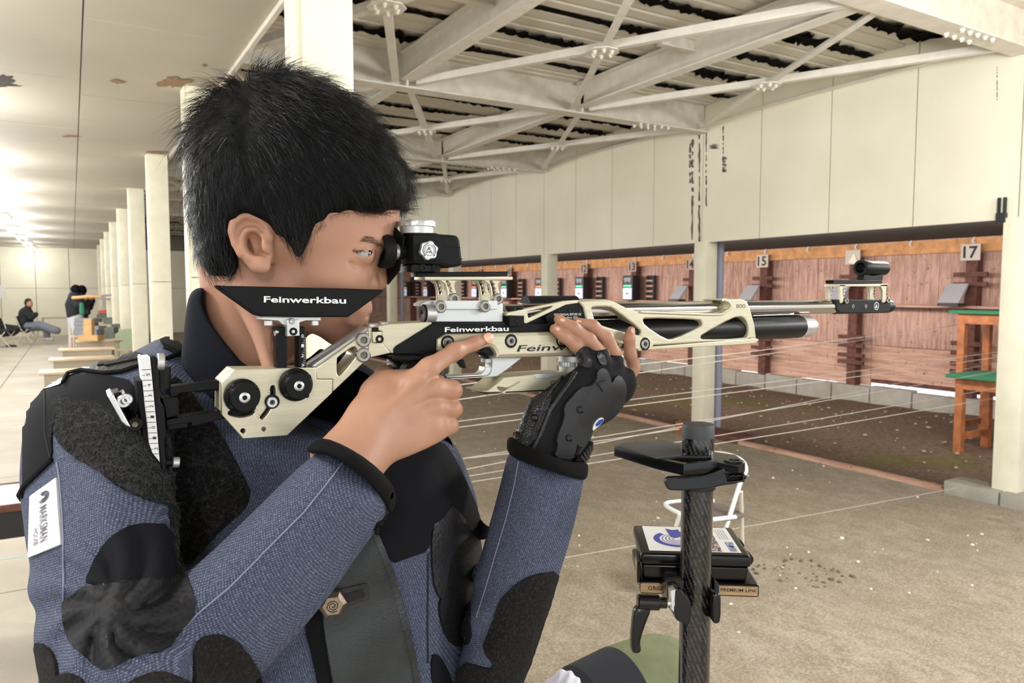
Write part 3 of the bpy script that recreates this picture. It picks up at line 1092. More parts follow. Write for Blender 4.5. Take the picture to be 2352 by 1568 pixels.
for n in range(6, 14):
    yl = LANE[n]
    X = WX - 0.42
    t = thing('electronic_target', 'black electronic target unit with lit panel at lane %s' % NW[n], 'target', (X, yl, 1.36), 'electronic target units')
    box('case', (X, yl - 0.28, 1.36), (X + 0.16, yl + 0.02, 1.84), M_DKFRAME, t, bev=0.01)
    box('panel', (X - 0.008, yl - 0.26, 1.38), (X + 0.002, yl - 0.0, 1.60), M_SCR, t)
    box('aiming_mark', (X - 0.012, yl - 0.15, 1.47), (X - 0.007, yl - 0.11, 1.51), M_BLACK, t)
    box('status_lamp', (X - 0.008, yl - 0.24, 1.625), (X + 0.002, yl - 0.02, 1.655), M_LED if n > 11 or n == 10 else M_LEDR, t)
    v = [(X - 0.006, yl - 0.02, 1.8), (X - 0.006, yl - 0.24, 1.8), (X - 0.006, yl - 0.2, 1.69), (X - 0.006, yl - 0.13, 1.74), (X - 0.006, yl - 0.06, 1.69)]
    link('funnel_mark', mesh('funnel_mark', v, [(0, 1, 2, 3, 4)]), simple('pale_mark', (150, 150, 160), 0.6), t)
    f0 = yl - 0.34
    fr = box('side_rack', (X + 0.3, f0 - 0.22, 1.36), (X + 0.34, f0, 1.84), M_DKFRAME, t)
    for z in (1.42, 1.52, 1.62, 1.72):
        box('slat', (X + 0.27, f0 - 0.2, z), (X + 0.30, f0 - 0.02, z + 0.035), M_PLY_H, t)
M_TRAP = simple('grey_white_metal', (176, 174, 178), 0.45)
for n in (14, 15, 16, 17, 18):
    yl = LANE[n]
    X = WX - 0.55
    t = thing('pellet_trap', 'tilted white metal pellet trap on the shelf of lane %s' % NW[n], 'target', (X, yl, 1.36), 'tilted pellet traps')
    prof = [(0.05, 1.40), (0.12, 1.40), (0.27, 1.62), (0.25, 1.635)]
    v = [(X + a, yl + 0.06 + s, z) for s in (-0.10, 0.15) for a, z in prof]
    link('hood', mesh('hood', v, [(3, 2, 1, 0), (4, 5, 6, 7)] + [(i, (i + 1) % 4, 4 + (i + 1) % 4, 4 + i) for i in range(4)]), M_TRAP, t)
    box('clamp', (X + 0.02, yl - 0.05, 1.36), (X + 0.2, yl + 0.2, 1.395), M_BLACK, t)

# tables with green tops at the right
def green_table(cx, cy, h, label):
    t = thing('green_table', label, 'table', (cx, cy, 0), 'green topped wooden tables')
    box('table_top', (cx - 0.33, cy - 0.45, h - 0.035), (cx + 0.33, cy + 0.45, h), M_GREENTOP, t, bev=0.006)
    box('apron', (cx - 0.28, cy - 0.38, h - 0.14), (cx + 0.28, cy + 0.38, h - 0.035), M_ORWOOD, t)
    for a in (-0.25, 0.25):
        for b in (-0.34, 0.34):
            box('leg', (cx + a - 0.035, cy + b - 0.035, -0.03), (cx + a + 0.035, cy + b + 0.035, h - 0.14), M_ORWOOD, t)
    for b in (-0.34, 0.34):
        box('stretcher', (cx - 0.25, cy + b - 0.02, 0.1), (cx + 0.25, cy + b + 0.02, 0.16), M_ORWOOD, t)
    return t
a = onX(2178, 712, 8.0)
green_table(8.34, a.y - 0.45, onX(2178, 712, 8.0).z, 'tall wooden table with a green top at far right, just under a pellet trap')
a = onX(2170, 858, 7.3)
green_table(7.64, a.y - 0.45, a.z, 'lower wooden table with a green top at far right, nearer the post')

# ================================================================== cords stretched down the range
CORDS = [((1040, 1083), (2290, 832), 0.80, 0.80), ((1000, 1062), (2290, 853), 0.8, 0.80), ((1040, 968), (2352, 800), 0.95, 0.95), ((1040, 982), (2352, 812), 0.95, 0.95),
         ((1230, 1290), (2200, 1120), 0.35, 0.1), ((1650, 1015), (2352, 903), 0.72, 0.72), ((1420, 1035), (2352, 880), 0.72, 0.72), ((1100, 1046), (1560, 985), 0.8, 0.8), ((1500, 830), (2050, 765), 1.2, 1.2), ((1500, 850), (2300, 730), 1.15, 1.15)]
wl = ['lowest', 'second lowest']
for i, (a, b, za, zb) in enumerate(CORDS):
    A, B = onZ(a[0], a[1], za), onZ(b[0], b[1], zb)
    if B.x > WX - 0.2:
        f = (WX - 0.2 - A.x) / (B.x - A.x); B = A.lerp(B, f)
    d = (B - A)
    A2 = A - d * ((A.x - 0.97) / d.x) if A.x > 0.97 else A
    L = ['white cord passing just under the gloved wrist', 'white cord next above it, passing behind the wrist', 'upper of two white cords behind the trigger hand', 'lower of two white cords behind the trigger hand',
         'slack white cord lying low across the sand behind the small box', 'white cord passing right of the stand cap', 'white cord crossing left of the stand and behind the post', 'short visible white cord left of the stand cap', 'thin faint cord below the muzzle', 'thin faint cord rising to the right under the air cylinder'][i]
    tag(tube('cord', [A2, A2.lerp(B, 0.5) - Vector((0, 0, 0.01)), B], 0.0023, M_ROPE, seg=5), L, 'cord', 'cords down the range')

# scattered pebbles and dark leaf litter on the sand
def scatter(name, n, x0, x1, y0, y1, s0, s1, mat, label, flat=0.6):
    V, F = [], []
    for k in range(n):
        c = Vector((random.uniform(x0, x1), random.uniform(y0, y1), 0.0))
        s = random.uniform(s0, s1) * random.random() ** 0.5
        b = len(V)
        ring = 5
        for z, q in ((-0.004, 1.0), (s * flat * 0.6, 0.9), (s * flat, 0.45)):
            for i in range(ring):
                a = 2 * math.pi * i / ring + k
                V.append(c + Vector((math.cos(a) * s * q * random.uniform(0.7, 1.2), math.sin(a) * s * q * random.uniform(0.7, 1.2), z)))
        for j in range(2):
            for i in range(ring):
                i2 = (i + 1) % ring
                F.append((b + j * ring + i, b + j * ring + i2, b + (j + 1) * ring + i2, b + (j + 1) * ring + i))
        F.append(tuple(b + 2 * ring + i for i in range(ring)))
    o = link(name, mesh(name, V, F), mat, None, smooth=180)
    o['kind'] = 'stuff'; o['label'] = label; o['category'] = 'gravel'
    return o
M_PEB = simple('pale_pebble', (228, 220, 206), 0.8, var=0.1, scale=30)
M_LITTER = simple('dark_leaf_litter', (104, 92, 72), 0.95)
scatter('gravel', 500, 1.3, 5.7, 1.2, 14, 0.004, 0.016, M_PEB, 'small pale pebbles scattered over the sand')
c = onZ(1840, 1315, 0)
scatter('leaf_litter', 60, c.x - 0.22, c.x + 0.22, c.y - 0.2, c.y + 0.2, 0.006, 0.022, M_LITTER, 'dark leaf litter in a clump on the sand', 0.4)
scatter('soil_debris', 500, 5.9, 9.5, 3.0, 14, 0.006, 0.03, simple('pale_debris', (150, 138, 124), 0.9), 'pale bits of debris on the dark soil', 0.5)
# ================================================================== air rifle (stands in the vertical plane Y = RY, muzzle towards +X)
RY = 0.73
def m_champagne():
    t = NT('champagne_anodised')
    n = t.noise(30, 3, vec=t.mapped((1, 1, 14)))
    t.col(t.ramp(n, [(0.3, (188, 181, 155)), (0.7, (200, 193, 168))]))
    t.set(rough=0.36, metal=0.55)
    return t.m
M_CHAMP = m_champagne()
M_BLK = simple('black_anodised', (9, 9, 10), 0.45, spec=0.18)
M_BLKM = simple('matte_black', (12, 13, 14), 0.6, spec=0.18, bump=0.05, bscale=900)
M_CYLB = simple('black_cylinder', (7, 7, 8), 0.4, spec=0.2)
M_SILV = simple('bright_aluminium', (198, 199, 198), 0.32, metal=0.75, var=0.04, scale=60)
M_BOLT = simple('bolt_steel', (150, 147, 142), 0.3, metal=0.9)
M_SATIN = simple('satin_aluminium', (196, 198, 196), 0.42, metal=0.65)
M_CHROME = simple('polished_barrel', (176, 172, 164), 0.16, metal=1.0)
M_LETW = simple('white_print', (236, 236, 234), 0.6)
M_LETB = simple('black_print', (20, 20, 20), 0.6)
M_LETG = simple('engraving_and_recess_shade', (104, 98, 80), 0.7)
M_SCALEW = simple('white_scale', (214, 214, 214), 0.45)
M_GRIPB = simple('black_grip', (10, 10, 11), 0.5, bump=0.1, bscale=400)

B0 = onY(360, 1090, RY)
RIF = thing('air_rifle', 'champagne and black target air rifle held at the shoulder by the man', 'rifle', (B0.x, RY, B0.z))
def RP(name, loops, y0, y1, mat, parent=None, bev=0.0006, label=None):
    return xzplate(name, loops, RY + y0, RY + y1, mat, parent or RIF, bev, label=label)
BOLT = {}
def socket_bolt(px, py, y, r, mat=None, parent=None, h=0.003, name='socket_bolt'):
    """cap screw facing the camera side with a hexagonal recess"""
    c = onY(px, py, RY + y)
    prof = [(-0.002, r), (h - 0.0008, r), (h, r * 0.86), (h, r * 0.5), (h - 0.0022, r * 0.46), (h - 0.0022, 0.0001)]
    o = lathe(name, c, (0, -1, 0), prof, mat or M_BOLT, parent or RIF, seg=18, caps=False)
    if parent is None:
        lathe('shaded_hex_socket', c, (0, -1, 0), [(h - 0.0021, 0.0001), (h - 0.0006, r * 0.44), (h - 0.0021, r * 0.45)], M_LETG, o, seg=6, caps=False)  # dark disc paints the shade inside the bolt recess
    return o
def barX(name, px0, px1, py, r, mat, yoff=0.0, prof=None, parent=None, seg=32, pyref=None, caps=True):
    """round bar along X; px0..px1 read on the camera-facing silhouette, py read at pyref"""
    a = onY(px0, py, RY + yoff); b = onY(px1, py, RY + yoff)
    z = onY(pyref or (px0 + px1) / 2, py, RY + yoff).z
    a = Vector((a.x, RY + yoff, z)); L = b.x - a.x
    pr = [(0, r), (L, r)] if prof is None else [(t * L, r * q) for t, q in prof]
    return lathe(name, a, (1, 0, 0), pr, mat, parent or RIF, seg=seg, caps=caps)

c2 = crop(480, 640, 4.127); c3 = crop(900, 680, 5.88); c4 = crop(1250, 560, 2.767); c7 = crop(700, 680, 3.7333)
cS = crop(860, 500, 6.03); cF = crop(1640, 580, 5.345); cB = crop(220, 780, 4.9); c8 = crop(1100, 680, 3.5625)

# ---- butt block
slot = chaikin(c2([(580, 1030), (600, 1008), (626, 1015), (634, 1060), (632, 1110), (605, 1200), (560, 1280), (510, 1338), (484, 1330), (482, 1308), (530, 1250), (575, 1170), (586, 1100)]), 2)
slot2 = chaikin(c2([(178, 1270), (200, 1242), (430, 1232), (434, 1280), (380, 1303), (300, 1320), (220, 1305), (182, 1288)]), 2)
holes = [c2(circ(323, 1443, 24)), c2(circ(520, 1427, 21))]
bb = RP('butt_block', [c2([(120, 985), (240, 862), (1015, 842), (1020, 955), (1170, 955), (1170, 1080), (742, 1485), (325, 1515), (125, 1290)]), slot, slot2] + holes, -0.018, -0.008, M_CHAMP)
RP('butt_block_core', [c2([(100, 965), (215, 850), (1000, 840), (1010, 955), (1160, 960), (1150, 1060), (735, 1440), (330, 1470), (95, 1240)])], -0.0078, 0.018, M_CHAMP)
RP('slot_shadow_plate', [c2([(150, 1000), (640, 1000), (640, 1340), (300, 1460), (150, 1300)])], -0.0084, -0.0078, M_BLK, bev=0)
for k in range(13):      # engraved scale beside the arc slot
    a = math.radians(-8 + k * 5.2)
    cx, cy = 305, 1090
    r0 = 262 - (10 if k % 2 else 0)
    p0 = (cx + r0 * math.cos(a), cy + r0 * math.sin(a)); p1 = (cx + 282 * math.cos(a), cy + 282 * math.sin(a))
    p0, p1 = c2([p0, p1])
    tube('scale_mark', [onY(p0[0], p0[1], RY - 0.0181), onY(p1[0], p1[1], RY - 0.0181)], 0.00022, M_LETG, bb, seg=4)
def knob(cx, cy, rpx, name):
    px, py = c2([(cx, cy)])[0]
    c = onY(px, py, RY - 0.018)
    d = (c - CAM).dot(FWD)
    R = rpx / 4.127 * d / FPX
    o = lathe(name, c, (0, -1, 0), [(-0.001, R * 0.9), (0.0, R), (0.005, R), (0.006, R * 0.93)], M_BLK, RIF, seg=120, knurl=(1, 2, R * 0.035))
    lathe('knob_cap', c, (0, -1, 0), [(0.006, R * 0.90), (0.007, R * 0.82), (0.0125, R * 0.80), (0.014, R * 0.74)], M_BLK, o, seg=40)
    for k in range(4):
        a = math.radians(38 + 90 * k)
        q = c + Vector((math.cos(a) * R * 0.8, -0.0095, math.sin(a) * R * 0.8))
        lathe('grip_lug', q + Vector((0, 0.003, 0)), (0, -1, 0), [(0, R * 0.14), (0.006, R * 0.14), (0.0065, R * 0.10)], M_BLK, o, seg=10)
    bolt = lathe('socket_bolt', c + Vector((0, -0.014, 0)), (0, -1, 0), [(-0.001, R * 0.3), (0.0012, R * 0.3), (0.0018, R * 0.24), (0.0018, R * 0.14), (-0.0005, R * 0.13), (-0.0005, 0.0001)], M_SILV, o, seg=20, caps=False)
    return o
knob(308, 1108, 166, 'adjusting_knob')
knob(816, 1000, 158, 'adjusting_knob')
socket_bolt(*c2([(592, 1166)])[0], -0.0175, 0.0052, M_SILV, h=0.004)
lathe('bolt_collar', onY(*c2([(596, 1162)])[0], RY - 0.018), (0, -1, 0), [(0, 0.0068), (0.002, 0.0068), (0.0022, 0.005)], M_BLK, RIF, seg=24)

# ---- sloping neck and hinge
RP('neck_arm', [c2([(1015, 845), (1100, 785), (1512, 490), (1512, 752), (1185, 1065), (1172, 1065), (1172, 952), (1022, 952)]),
                chaikin(c2([(1213, 765), (1225, 740), (1350, 650), (1385, 642), (1405, 660), (1405, 715), (1390, 745), (1260, 905), (1235, 920), (1213, 905)]), 1)], -0.0175, 0.0175, M_CHAMP, bev=0.001)
RP('neck_rib', [c2([(975, 832), (1010, 800), (1500, 462), (1512, 488), (1100, 783), (1018, 842)])], -0.012, 0.0165, M_SATIN, bev=0.001)
socket_bolt(*c2([(1460, 580)])[0], -0.0175, 0.0074)
socket_bolt(*c2([(1460, 722)])[0], -0.0175, 0.0074)
RP('hinge_block', [c7([(547, 272), (585, 268), (585, 395), (665, 400), (735, 488), (548, 528)])], -0.0165, 0.0165, M_CHAMP, bev=0.0008)
RP('hinge_tab', [c7([(582, 305), (660, 305), (660, 398), (585, 395)])], -0.020, -0.0160, M_CHAMP, bev=0.0006)
RP('hinge_pad', [c7([(580, 272), (635, 268), (635, 308), (580, 308)])], -0.0185, 0.012, M_BLK)
lathe('hinge_pin', onY(*c7([(640, 368)])[0], RY - 0.0195), (0, -1, 0), [(0, 0.0042), (0.0012, 0.0042), (0.0012, 0.002), (0.0002, 0.0018), (0.0002, 0.0001)], M_BLK, RIF, seg=18, caps=False)
tail = RP('receiver_tail', [c7([(580, 290), (640, 252), (725, 236), (1075, 218), (1120, 250), (790, 445), (790, 500), (735, 488), (662, 400), (660, 300)])], -0.0155, 0.0155, M_CHAMP, bev=0.001)
for cx, cy, r in ((583, 262, 0.0062), (680, 245, 0.0062)):
    p = onY(*c7([(cx, cy)])[0], RY)
    lathe('top_screw', p + Vector((0, 0, -0.004)), (0, 0, 1), [(0, r), (0.0065, r), (0.0075, r * 0.8), (0.0075, r * 0.5), (0.005, r * 0.5), (0.005, 0.0001)], M_SILV, RIF, seg=18, caps=False)

# ---- receiver
RP('receiver', [c3([(36, 790), (36, 712), (66, 676), (545, 378), (600, 346), (1530, 346), (1545, 378), (2330, 362), (2500, 362), (2500, 470), (1600, 500), (735, 505), (615, 582), (615, 735), (440, 800), (200, 790)])], -0.0185, 0.0185, M_BLKM, bev=0.0016)
RP('receiver_top_bevel', [c3([(110, 690), (585, 392), (1530, 392), (1530, 370), (575, 372), (90, 668)])], -0.0192, -0.0182, M_BLK, bev=0.0003)
text_y('maker_name', 'Feinwerkbau', *c3([(716, 486), (1578, 470)]), 11.4, RY - 0.0188, M_LETW, RIF, offset=0.018)
br = RP('breech_block', [c3([(575, 60), (1425, 60), (1430, 95), (1500, 100), (1500, 352), (520, 352), (540, 300), (600, 275), (575, 180)])], -0.0145, 0.0145, M_SATIN, bev=0.001)
RP('sight_clamp_plate', [c3([(572, 58), (1400, 58), (1425, 75), (1430, 168), (1415, 178), (580, 178)])], -0.0185, -0.0146, M_SATIN, bev=0.0007)
for cx, cy in ((648, 142), (1246, 136)):
    socket_bolt(*c3([(cx, cy)])[0], -0.0185, 0.0066, h=0.004)
cyl('cocking_knob', onY(*c3([(430, 232)])[0], RY - 0.012), onY(*c3([(575, 240)])[0], RY - 0.012), 0.0098, M_SILV, RIF, seg=24, bev=0.0008)
p = onY(*c3([(432, 232)])[0], RY - 0.012)
lathe('knob_face', p, (-1, 0, 0), [(0, 0.0098), (0.002, 0.0094), (0.002, 0.004), (0.001, 0.0001)], M_BLK, RIF, seg=24, caps=False)
RP('cocking_latch', [c3([(395, 105), (480, 60), (575, 60), (575, 170), (470, 150), (400, 135)])], -0.012, 0.010, M_SATIN, bev=0.001)
barX('breech_tube', c3([(1490, 0)])[0][0], 1260, 704.5, 0.0094, M_CHROME, pyref=1900)

# ---- barrel, muzzle, air cylinder
barX('barrel', 1195, 1918, 704.5, 0.0104, M_CHROME, pyref=1880)
barX('barrel_shroud', c3([(1800, 0)])[0][0], 1320, 703, 0.0122, M_BLK, yoff=0.010, pyref=1215)
barX('muzzle_sleeve', 1914, 2044, 704.0, 0.0109, M_BLK, prof=[(0, 0.94), (0.02, 1), (0.95, 1), (1, 0.88)], pyref=1980)
RP('muzzle_block', [chaikin(cF([(1500, 580), (1520, 575), (2150, 575), (2170, 600), (2168, 710), (2130, 742), (1700, 745), (1500, 738)]), 1)], -0.0116, 0.0116, M_BLK, bev=0.0016)
for cx in (1705, 1862):
    socket_bolt(*cF([(cx, 658)])[0], -0.0116, 0.0033, h=0.0008, name='muzzle_screw')
mb = lathe('muzzle_badge', onY(*cF([(1993, 655)])[0], RY - 0.0117), (0, -1, 0), [(0, 0.0064), (0.0003, 0.0064), (0.0003, 0.0052), (0.0001, 0.005)], M_SILV, RIF, seg=28, caps=False)
p0 = onY(*cF([(1993, 655)])[0], RY - 0.0119)
link('badge_mark', mesh('badge_mark', [p0 + Vector((0, 0, 0.0042)), p0 + Vector((0.003, 0, -0.0018)), p0 + Vector((0.0018, 0, -0.0032)), p0 + Vector((-0.0018, 0, -0.0032)), p0 + Vector((-0.003, 0, -0.0018))], [(0, 1, 2, 3, 4)]), M_SILV, mb)
ac = barX('air_cylinder', 1225, 1838, 751, 0.0172, M_CYLB, prof=[(0, 0.9), (0.02, 1), (0.985, 1), (1, 0.9)], pyref=1790)
barX('cylinder_cap', 1826, 1862, 751, 0.0170, M_SILV, prof=[(0, 1), (0.1, 1), (0.2, 0.96), (0.75, 0.96), (1, 0.80)], pyref=1790)
RP('barrel_saddle', [cF([(480, 742), (940, 740), (1000, 712), (1000, 752), (480, 772)])], -0.006, 0.006, M_BLK, bev=0.0008)
RP('saddle_strip', [cF([(480, 768), (920, 752), (985, 740), (985, 764), (480, 780)])], -0.007, 0.007, M_SILV, bev=0.0006)

# ---- fore-end frame with its cut-outs
H1 = chaikin(c4([(302, 415), (312, 402), (415, 400), (450, 420), (612, 545), (616, 570), (596, 582), (345, 512), (325, 490)]), 1)
H2 = chaikin(c4([(630, 478), (650, 472), (985, 480), (1006, 500), (1000, 522), (830, 603), (775, 604), (640, 515)]), 1)
H3 = chaikin(c4([(996, 600), (1004, 578), (1200, 470), (1262, 463), (1290, 500), (1300, 560), (1285, 602), (1010, 606)]), 1)
frame = [(1326, 690), (1392, 687), (1412, 692), (1440, 707), (1470, 716), (1640, 721), (1660, 716), (1676, 706), (1674, 694), (1660, 689), (1668, 686.5), (1704, 686), (1716, 691), (1724, 710), (1734, 745), (1738, 778), (1600, 787), (1490, 794), (1470, 796), (1400, 790), (1360, 772), (1346, 735), (1340, 706)]
fe = RP('fore_end_frame', [frame, H1, H2, H3], -0.0205, 0.0205, M_CHAMP, bev=0.0022)
RP('fore_end_shelf', [[(1465, 798), (1738, 777), (1744, 780), (1736, 788), (1700, 791), (1490, 803), (1466, 806)]], -0.0215, 0.0215, M_CHAMP, bev=0.0008)
lip = [onY(a, b, RY - 0.0205) for a, b in [(1470, 716), (1640, 722), (1664, 716), (1678, 705), (1674, 694), (1661, 688)]]
tube('frame_lip', spline(lip, 5), 0.0021, M_CHAMP, RIF, seg=8)
stock = RP('stock_side', [c3([(612, 735), (612, 578), (735, 506), (1510, 487), (2600, 468)]) + [(1400, 768), (1425, 778), (1470, 790), (1484, 797), (1482, 803), (1440, 806), (1300, 818)] + c3([(1400, 842), (1410, 800), (1400, 760), (1370, 715), (1330, 690), (1270, 700), (1200, 735), (900, 790), (720, 800)])], -0.0215, 0.0215, M_CHAMP, bev=0.0045)
text_y('maker_name', 'Feinwerkbau', *c3([(1686, 752), (3150, 700)]), 15.0, RY - 0.0217, M_LETB, RIF, offset=0.012, shear=0.18)
text_y('model_number', '800', *cF([(272, 680), (385, 680)]), 9.0, RY - 0.0207, M_LETG, RIF, offset=0.0)
RP('trigger_well', [c3([(1190, 740), (1260, 690), (1330, 690), (1390, 740), (1405, 790), (1330, 800)])], -0.016, 0.016, M_BLK, bev=0.0005)
for cx, cy, cr in ((752, 628, c3), (1608, 605, c3), (2295, 600, c3)):
    q = cr([(cx, cy)])[0]
    lathe('bolt_recess', onY(*q, RY - 0.0214), (0, -1, 0), [(0, 0.0078), (0.0006, 0.0078), (0.0006, 0.006)], M_BLK, RIF, seg=24)
    socket_bolt(*q, -0.0218, 0.0058, h=0.0014)
q = c4([(639, 636)])[0]
lathe('bolt_recess', onY(*q, RY - 0.0214), (0, -1, 0), [(0, 0.0082), (0.0006, 0.0082), (0.0006, 0.006)], M_BLK, RIF, seg=24)
socket_bolt(*q, -0.0218, 0.0062, h=0.0014)
RP('fore_end_boss', [c4([(560, 600), (660, 598), (700, 625), (690, 650), (640, 668), (560, 668)])], -0.0219, -0.0208, M_CHAMP, bev=0.0005)

# ---- bridge arm, black plate with its print
RP('bridge_arm', [c3([(1560, 268), (1560, 226), (1790, 182), (1800, 165), (2340, 62), (2520, 55), (2520, 92), (2352, 118), (1815, 372), (1800, 365)]),
                  c3([(1838, 270), (1836, 205), (2168, 132), (2150, 152), (1850, 300)])], -0.0195, -0.0135, M_CHAMP, bev=0.0008)
RP('bridge_clamp', [c3([(1590, 262), (1790, 268), (1790, 372), (1745, 405), (1620, 412), (1590, 400)])], -0.0225, 0.004, M_BLKM, bev=0.0008)
RP('clamp_slit', [c3([(1690, 345), (1700, 345), (1700, 405), (1690, 405)])], -0.0228, -0.0222, M_BLK, bev=0)
lathe('clamp_screw', onY(*c3([(1692, 320)])[0], RY - 0.0222), (0, -1, 0), [(0, 0.0028), (0.0006, 0.0028), (0.0006, 0.0016), (0.0001, 0.0001)], M_BLK, RIF, seg=16, caps=False)
RP('bridge_block', [c3([(1560, 262), (1560, 222), (1800, 178), (1800, 268)])], -0.0205, 0.006, M_CHAMP, bev=0.0006)
for cx in (1615, 1715):
    p = onY(*c3([(cx, 205)])[0], RY - 0.008)
    lathe('clamp_stud', p, (0, 0, 1), [(0, 0.0062), (0.0045, 0.0062), (0.005, 0.005)], M_BLK, RIF, seg=18)
RP('warning_plate', [c8([(545, 165), (575, 140), (700, 78), (815, 42), (845, 50), (872, 130), (880, 225), (700, 235), (575, 232)])], -0.0185, -0.012, M_BLKM, bev=0.0005)
RP('inner_link', [c8([(380, 215), (470, 170), (570, 185), (580, 235), (380, 245)])], -0.012, 0.01, M_BLK, bev=0.0008)
barX('inner_rod', c8([(300, 0)])[0][0], c8([(600, 0)])[0][0], 716, 0.006, M_BLK, yoff=0.0, pyref=1230)
for cx in (660, 745, 830):
    lathe('plate_screw', onY(*c8([(cx, 112)])[0], RY - 0.0186), (0, -1, 0), [(0, 0.0028), (0.0005, 0.0028), (0.0005, 0.0017), (0.0, 0.0001)], M_BLK, RIF, seg=16, caps=False)
text_y('warning_text', 'READ MANUAL BEFORE USE', *c8([(617, 160), (838, 156)]), 5.2, RY - 0.0188, M_LETW, RIF, offset=0.0)
text_y('warning_text', 'LG  Mod. 800', *c8([(680, 184), (806, 181)]), 4.6, RY - 0.0188, M_LETW, RIF, offset=0.0)
text_y('warning_text', '4,5/', *c8([(730, 204), (772, 203)]), 4.0, RY - 0.0188, M_LETW, RIF, offset=0.0)

# ---- rear sight
for dy, par in ((-0.0145, 'near'), (0.0105, 'far')):
    for s in (0, 606):
        leg = [(905 + s, 858), (1200 + s, 868), (1128 + s, 884), (1106 + s, 930), (1112 + s, 990), (1146 + s, 1080), (1140 + s, 1140), (1090 + s, 1172), (1012 + s, 1174), (1008 + s, 1000), (985 + s, 920)]
        sl = [(992 + s, 880), (1015 + s, 868), (1028 + s, 885), (1062 + s, 915), (1046 + s, 945), (1076 + s, 975), (1058 + s, 1005), (1086 + s, 1035), (1070 + s, 1075), (1040 + s, 1080), (1020 + s, 960)]
        leg2 = cS(leg); sl2 = cS(sl)
        # the far pair stands at the same place along the barrel: carry the outline over in space
        pts = [onY(a, b, RY - 0.0145) for a, b in leg2]; spts = [onY(a, b, RY - 0.0145) for a, b in sl2]
        me = flat2d([[(p.x, p.z) for p in pts], [(p.x, p.z) for p in spts]], 0.0045, 0.0005)
        for v in me.vertices:
            v.co = Vector((v.co.x, RY + dy - v.co.z + 0.00225, v.co.y))
        link('riser_leg', me, M_CHAMP, RIF, smooth=35)
        if dy < 0:
            socket_bolt(*cS([(1098 + s, 1122)])[0], -0.0150, 0.0062, h=0.003)
RP('riser_plate', [cS([(700, 815), (1915, 818), (1918, 860), (712, 862), (700, 850)])], -0.0145, 0.0145, M_CHAMP, bev=0.0006)
RP('sight_rail', [cS([(590, 756), (1845, 768), (1845, 808), (590, 815)])], -0.0085, 0.0085, M_BLK, bev=0.0006)
RP('rail_top', [cS([(600, 752), (1860, 742), (1850, 770), (600, 770)])], -0.0055, 0.0055, M_BLK, bev=0.0006)
sb = RP('rear_sight_body', [chaikin(cS([(528, 260), (538, 215), (570, 202), (860, 205), (900, 225), (1120, 236), (1172, 262), (1195, 330), (1214, 500), (1228, 612), (1222, 660), (1100, 688), (1020, 688), (905, 650), (560, 640), (532, 600)]), 1)], -0.022, 0.018, M_BLKM, bev=0.0032)
RP('sight_side_panel', [cS([(535, 250), (920, 345), (925, 585), (545, 590)])], -0.0235, -0.0215, M_BLKM, bev=0.0006)
RP('sight_crease', [cS([(920, 375), (1190, 405), (1195, 418), (920, 390)])], -0.0224, -0.0215, M_BLK, bev=0.0002)
RP('sight_crease', [cS([(540, 592), (1215, 560), (1218, 578), (545, 606)])], -0.0224, -0.0215, M_BLK, bev=0.0002)
RP('sight_base', [cS([(512, 660), (545, 640), (915, 668), (915, 745), (512, 748)])], -0.018, 0.016, M_BLK, bev=0.0008)
for cx in (670, 842):
    lathe('base_screw', onY(*cS([(cx, 692)])[0], RY - 0.018), (0, -1, 0), [(0, 0.0040), (0.0008, 0.0040), (0.0008, 0.0022), (0.0001, 0.002), (0.0001, 0.0001)], M_BLK, RIF, seg=18, caps=False)
# windage knob: silver, wavy hexagon with an engraved mark
kc = onY(*cS([(728, 455)])[0], RY - 0.0235)
kd = (kc - CAM).dot(FWD); kr = 128 / 6.03 * kd / FPX
lp = [(kc.x + kr * (1 + 0.075 * math.cos(6 * a)) * math.cos(a + 0.26), kc.z + kr * (1 + 0.075 * math.cos(6 * a)) * math.sin(a + 0.26)) for a in [2 * math.pi * i / 60 for i in range(60)]]
me = flat2d([lp], 0.006, 0.0008)
for v in me.vertices: v.co = Vector((v.co.x, kc.y - 0.003 - v.co.z, v.co.y))
wk = link('windage_knob', me, M_SILV, RIF, smooth=35)
yk = kc.y - 0.0063
def ring_arc(r, a0, a1, w, name, mat, par):
    n = 24
    v, f = [], []
    for i in range(n + 1):
        a = math.radians(a0 + (a1 - a0) * i / n)
        for q in (r - w, r + w): v.append((kc.x + q * math.cos(a), yk, kc.z + q * math.sin(a)))
    f = [(2 * i, 2 * i + 1, 2 * i + 3, 2 * i + 2) for i in range(n)]
    return link(name, mesh(name, v, f), mat, par)
ring_arc(kr * 0.56, 0, 360, kr * 0.018, 'knob_ring', M_LETB, wk)
ring_arc(kr * 0.74, -40, 55, kr * 0.03, 'knob_arrow', M_LETB, wk)
ring_arc(kr * 0.74, 100, 220, kr * 0.03, 'knob_arrow', M_LETB, wk)
def kp(u, w): return (kc.x + kr * u, yk, kc.z + kr * w)
link('knob_mark', mesh('knob_mark', [kp(-.06, .42), kp(.02, .3), kp(-.1, .1), kp(-.2, .02), kp(.0, .05), kp(.14, .42), kp(.1, .1), kp(.35, -.3), kp(.18, -.3), kp(.1, -.12), kp(.0, -.3), kp(-.14, -.08), kp(-.26, -.3), kp(-.42, -.25)],
                                 [(0, 1, 2, 3, 13), (2, 1, 4), (5, 4, 6), (6, 7, 8, 9), (11, 10, 9), (13, 12, 11)]), M_LETG, wk)
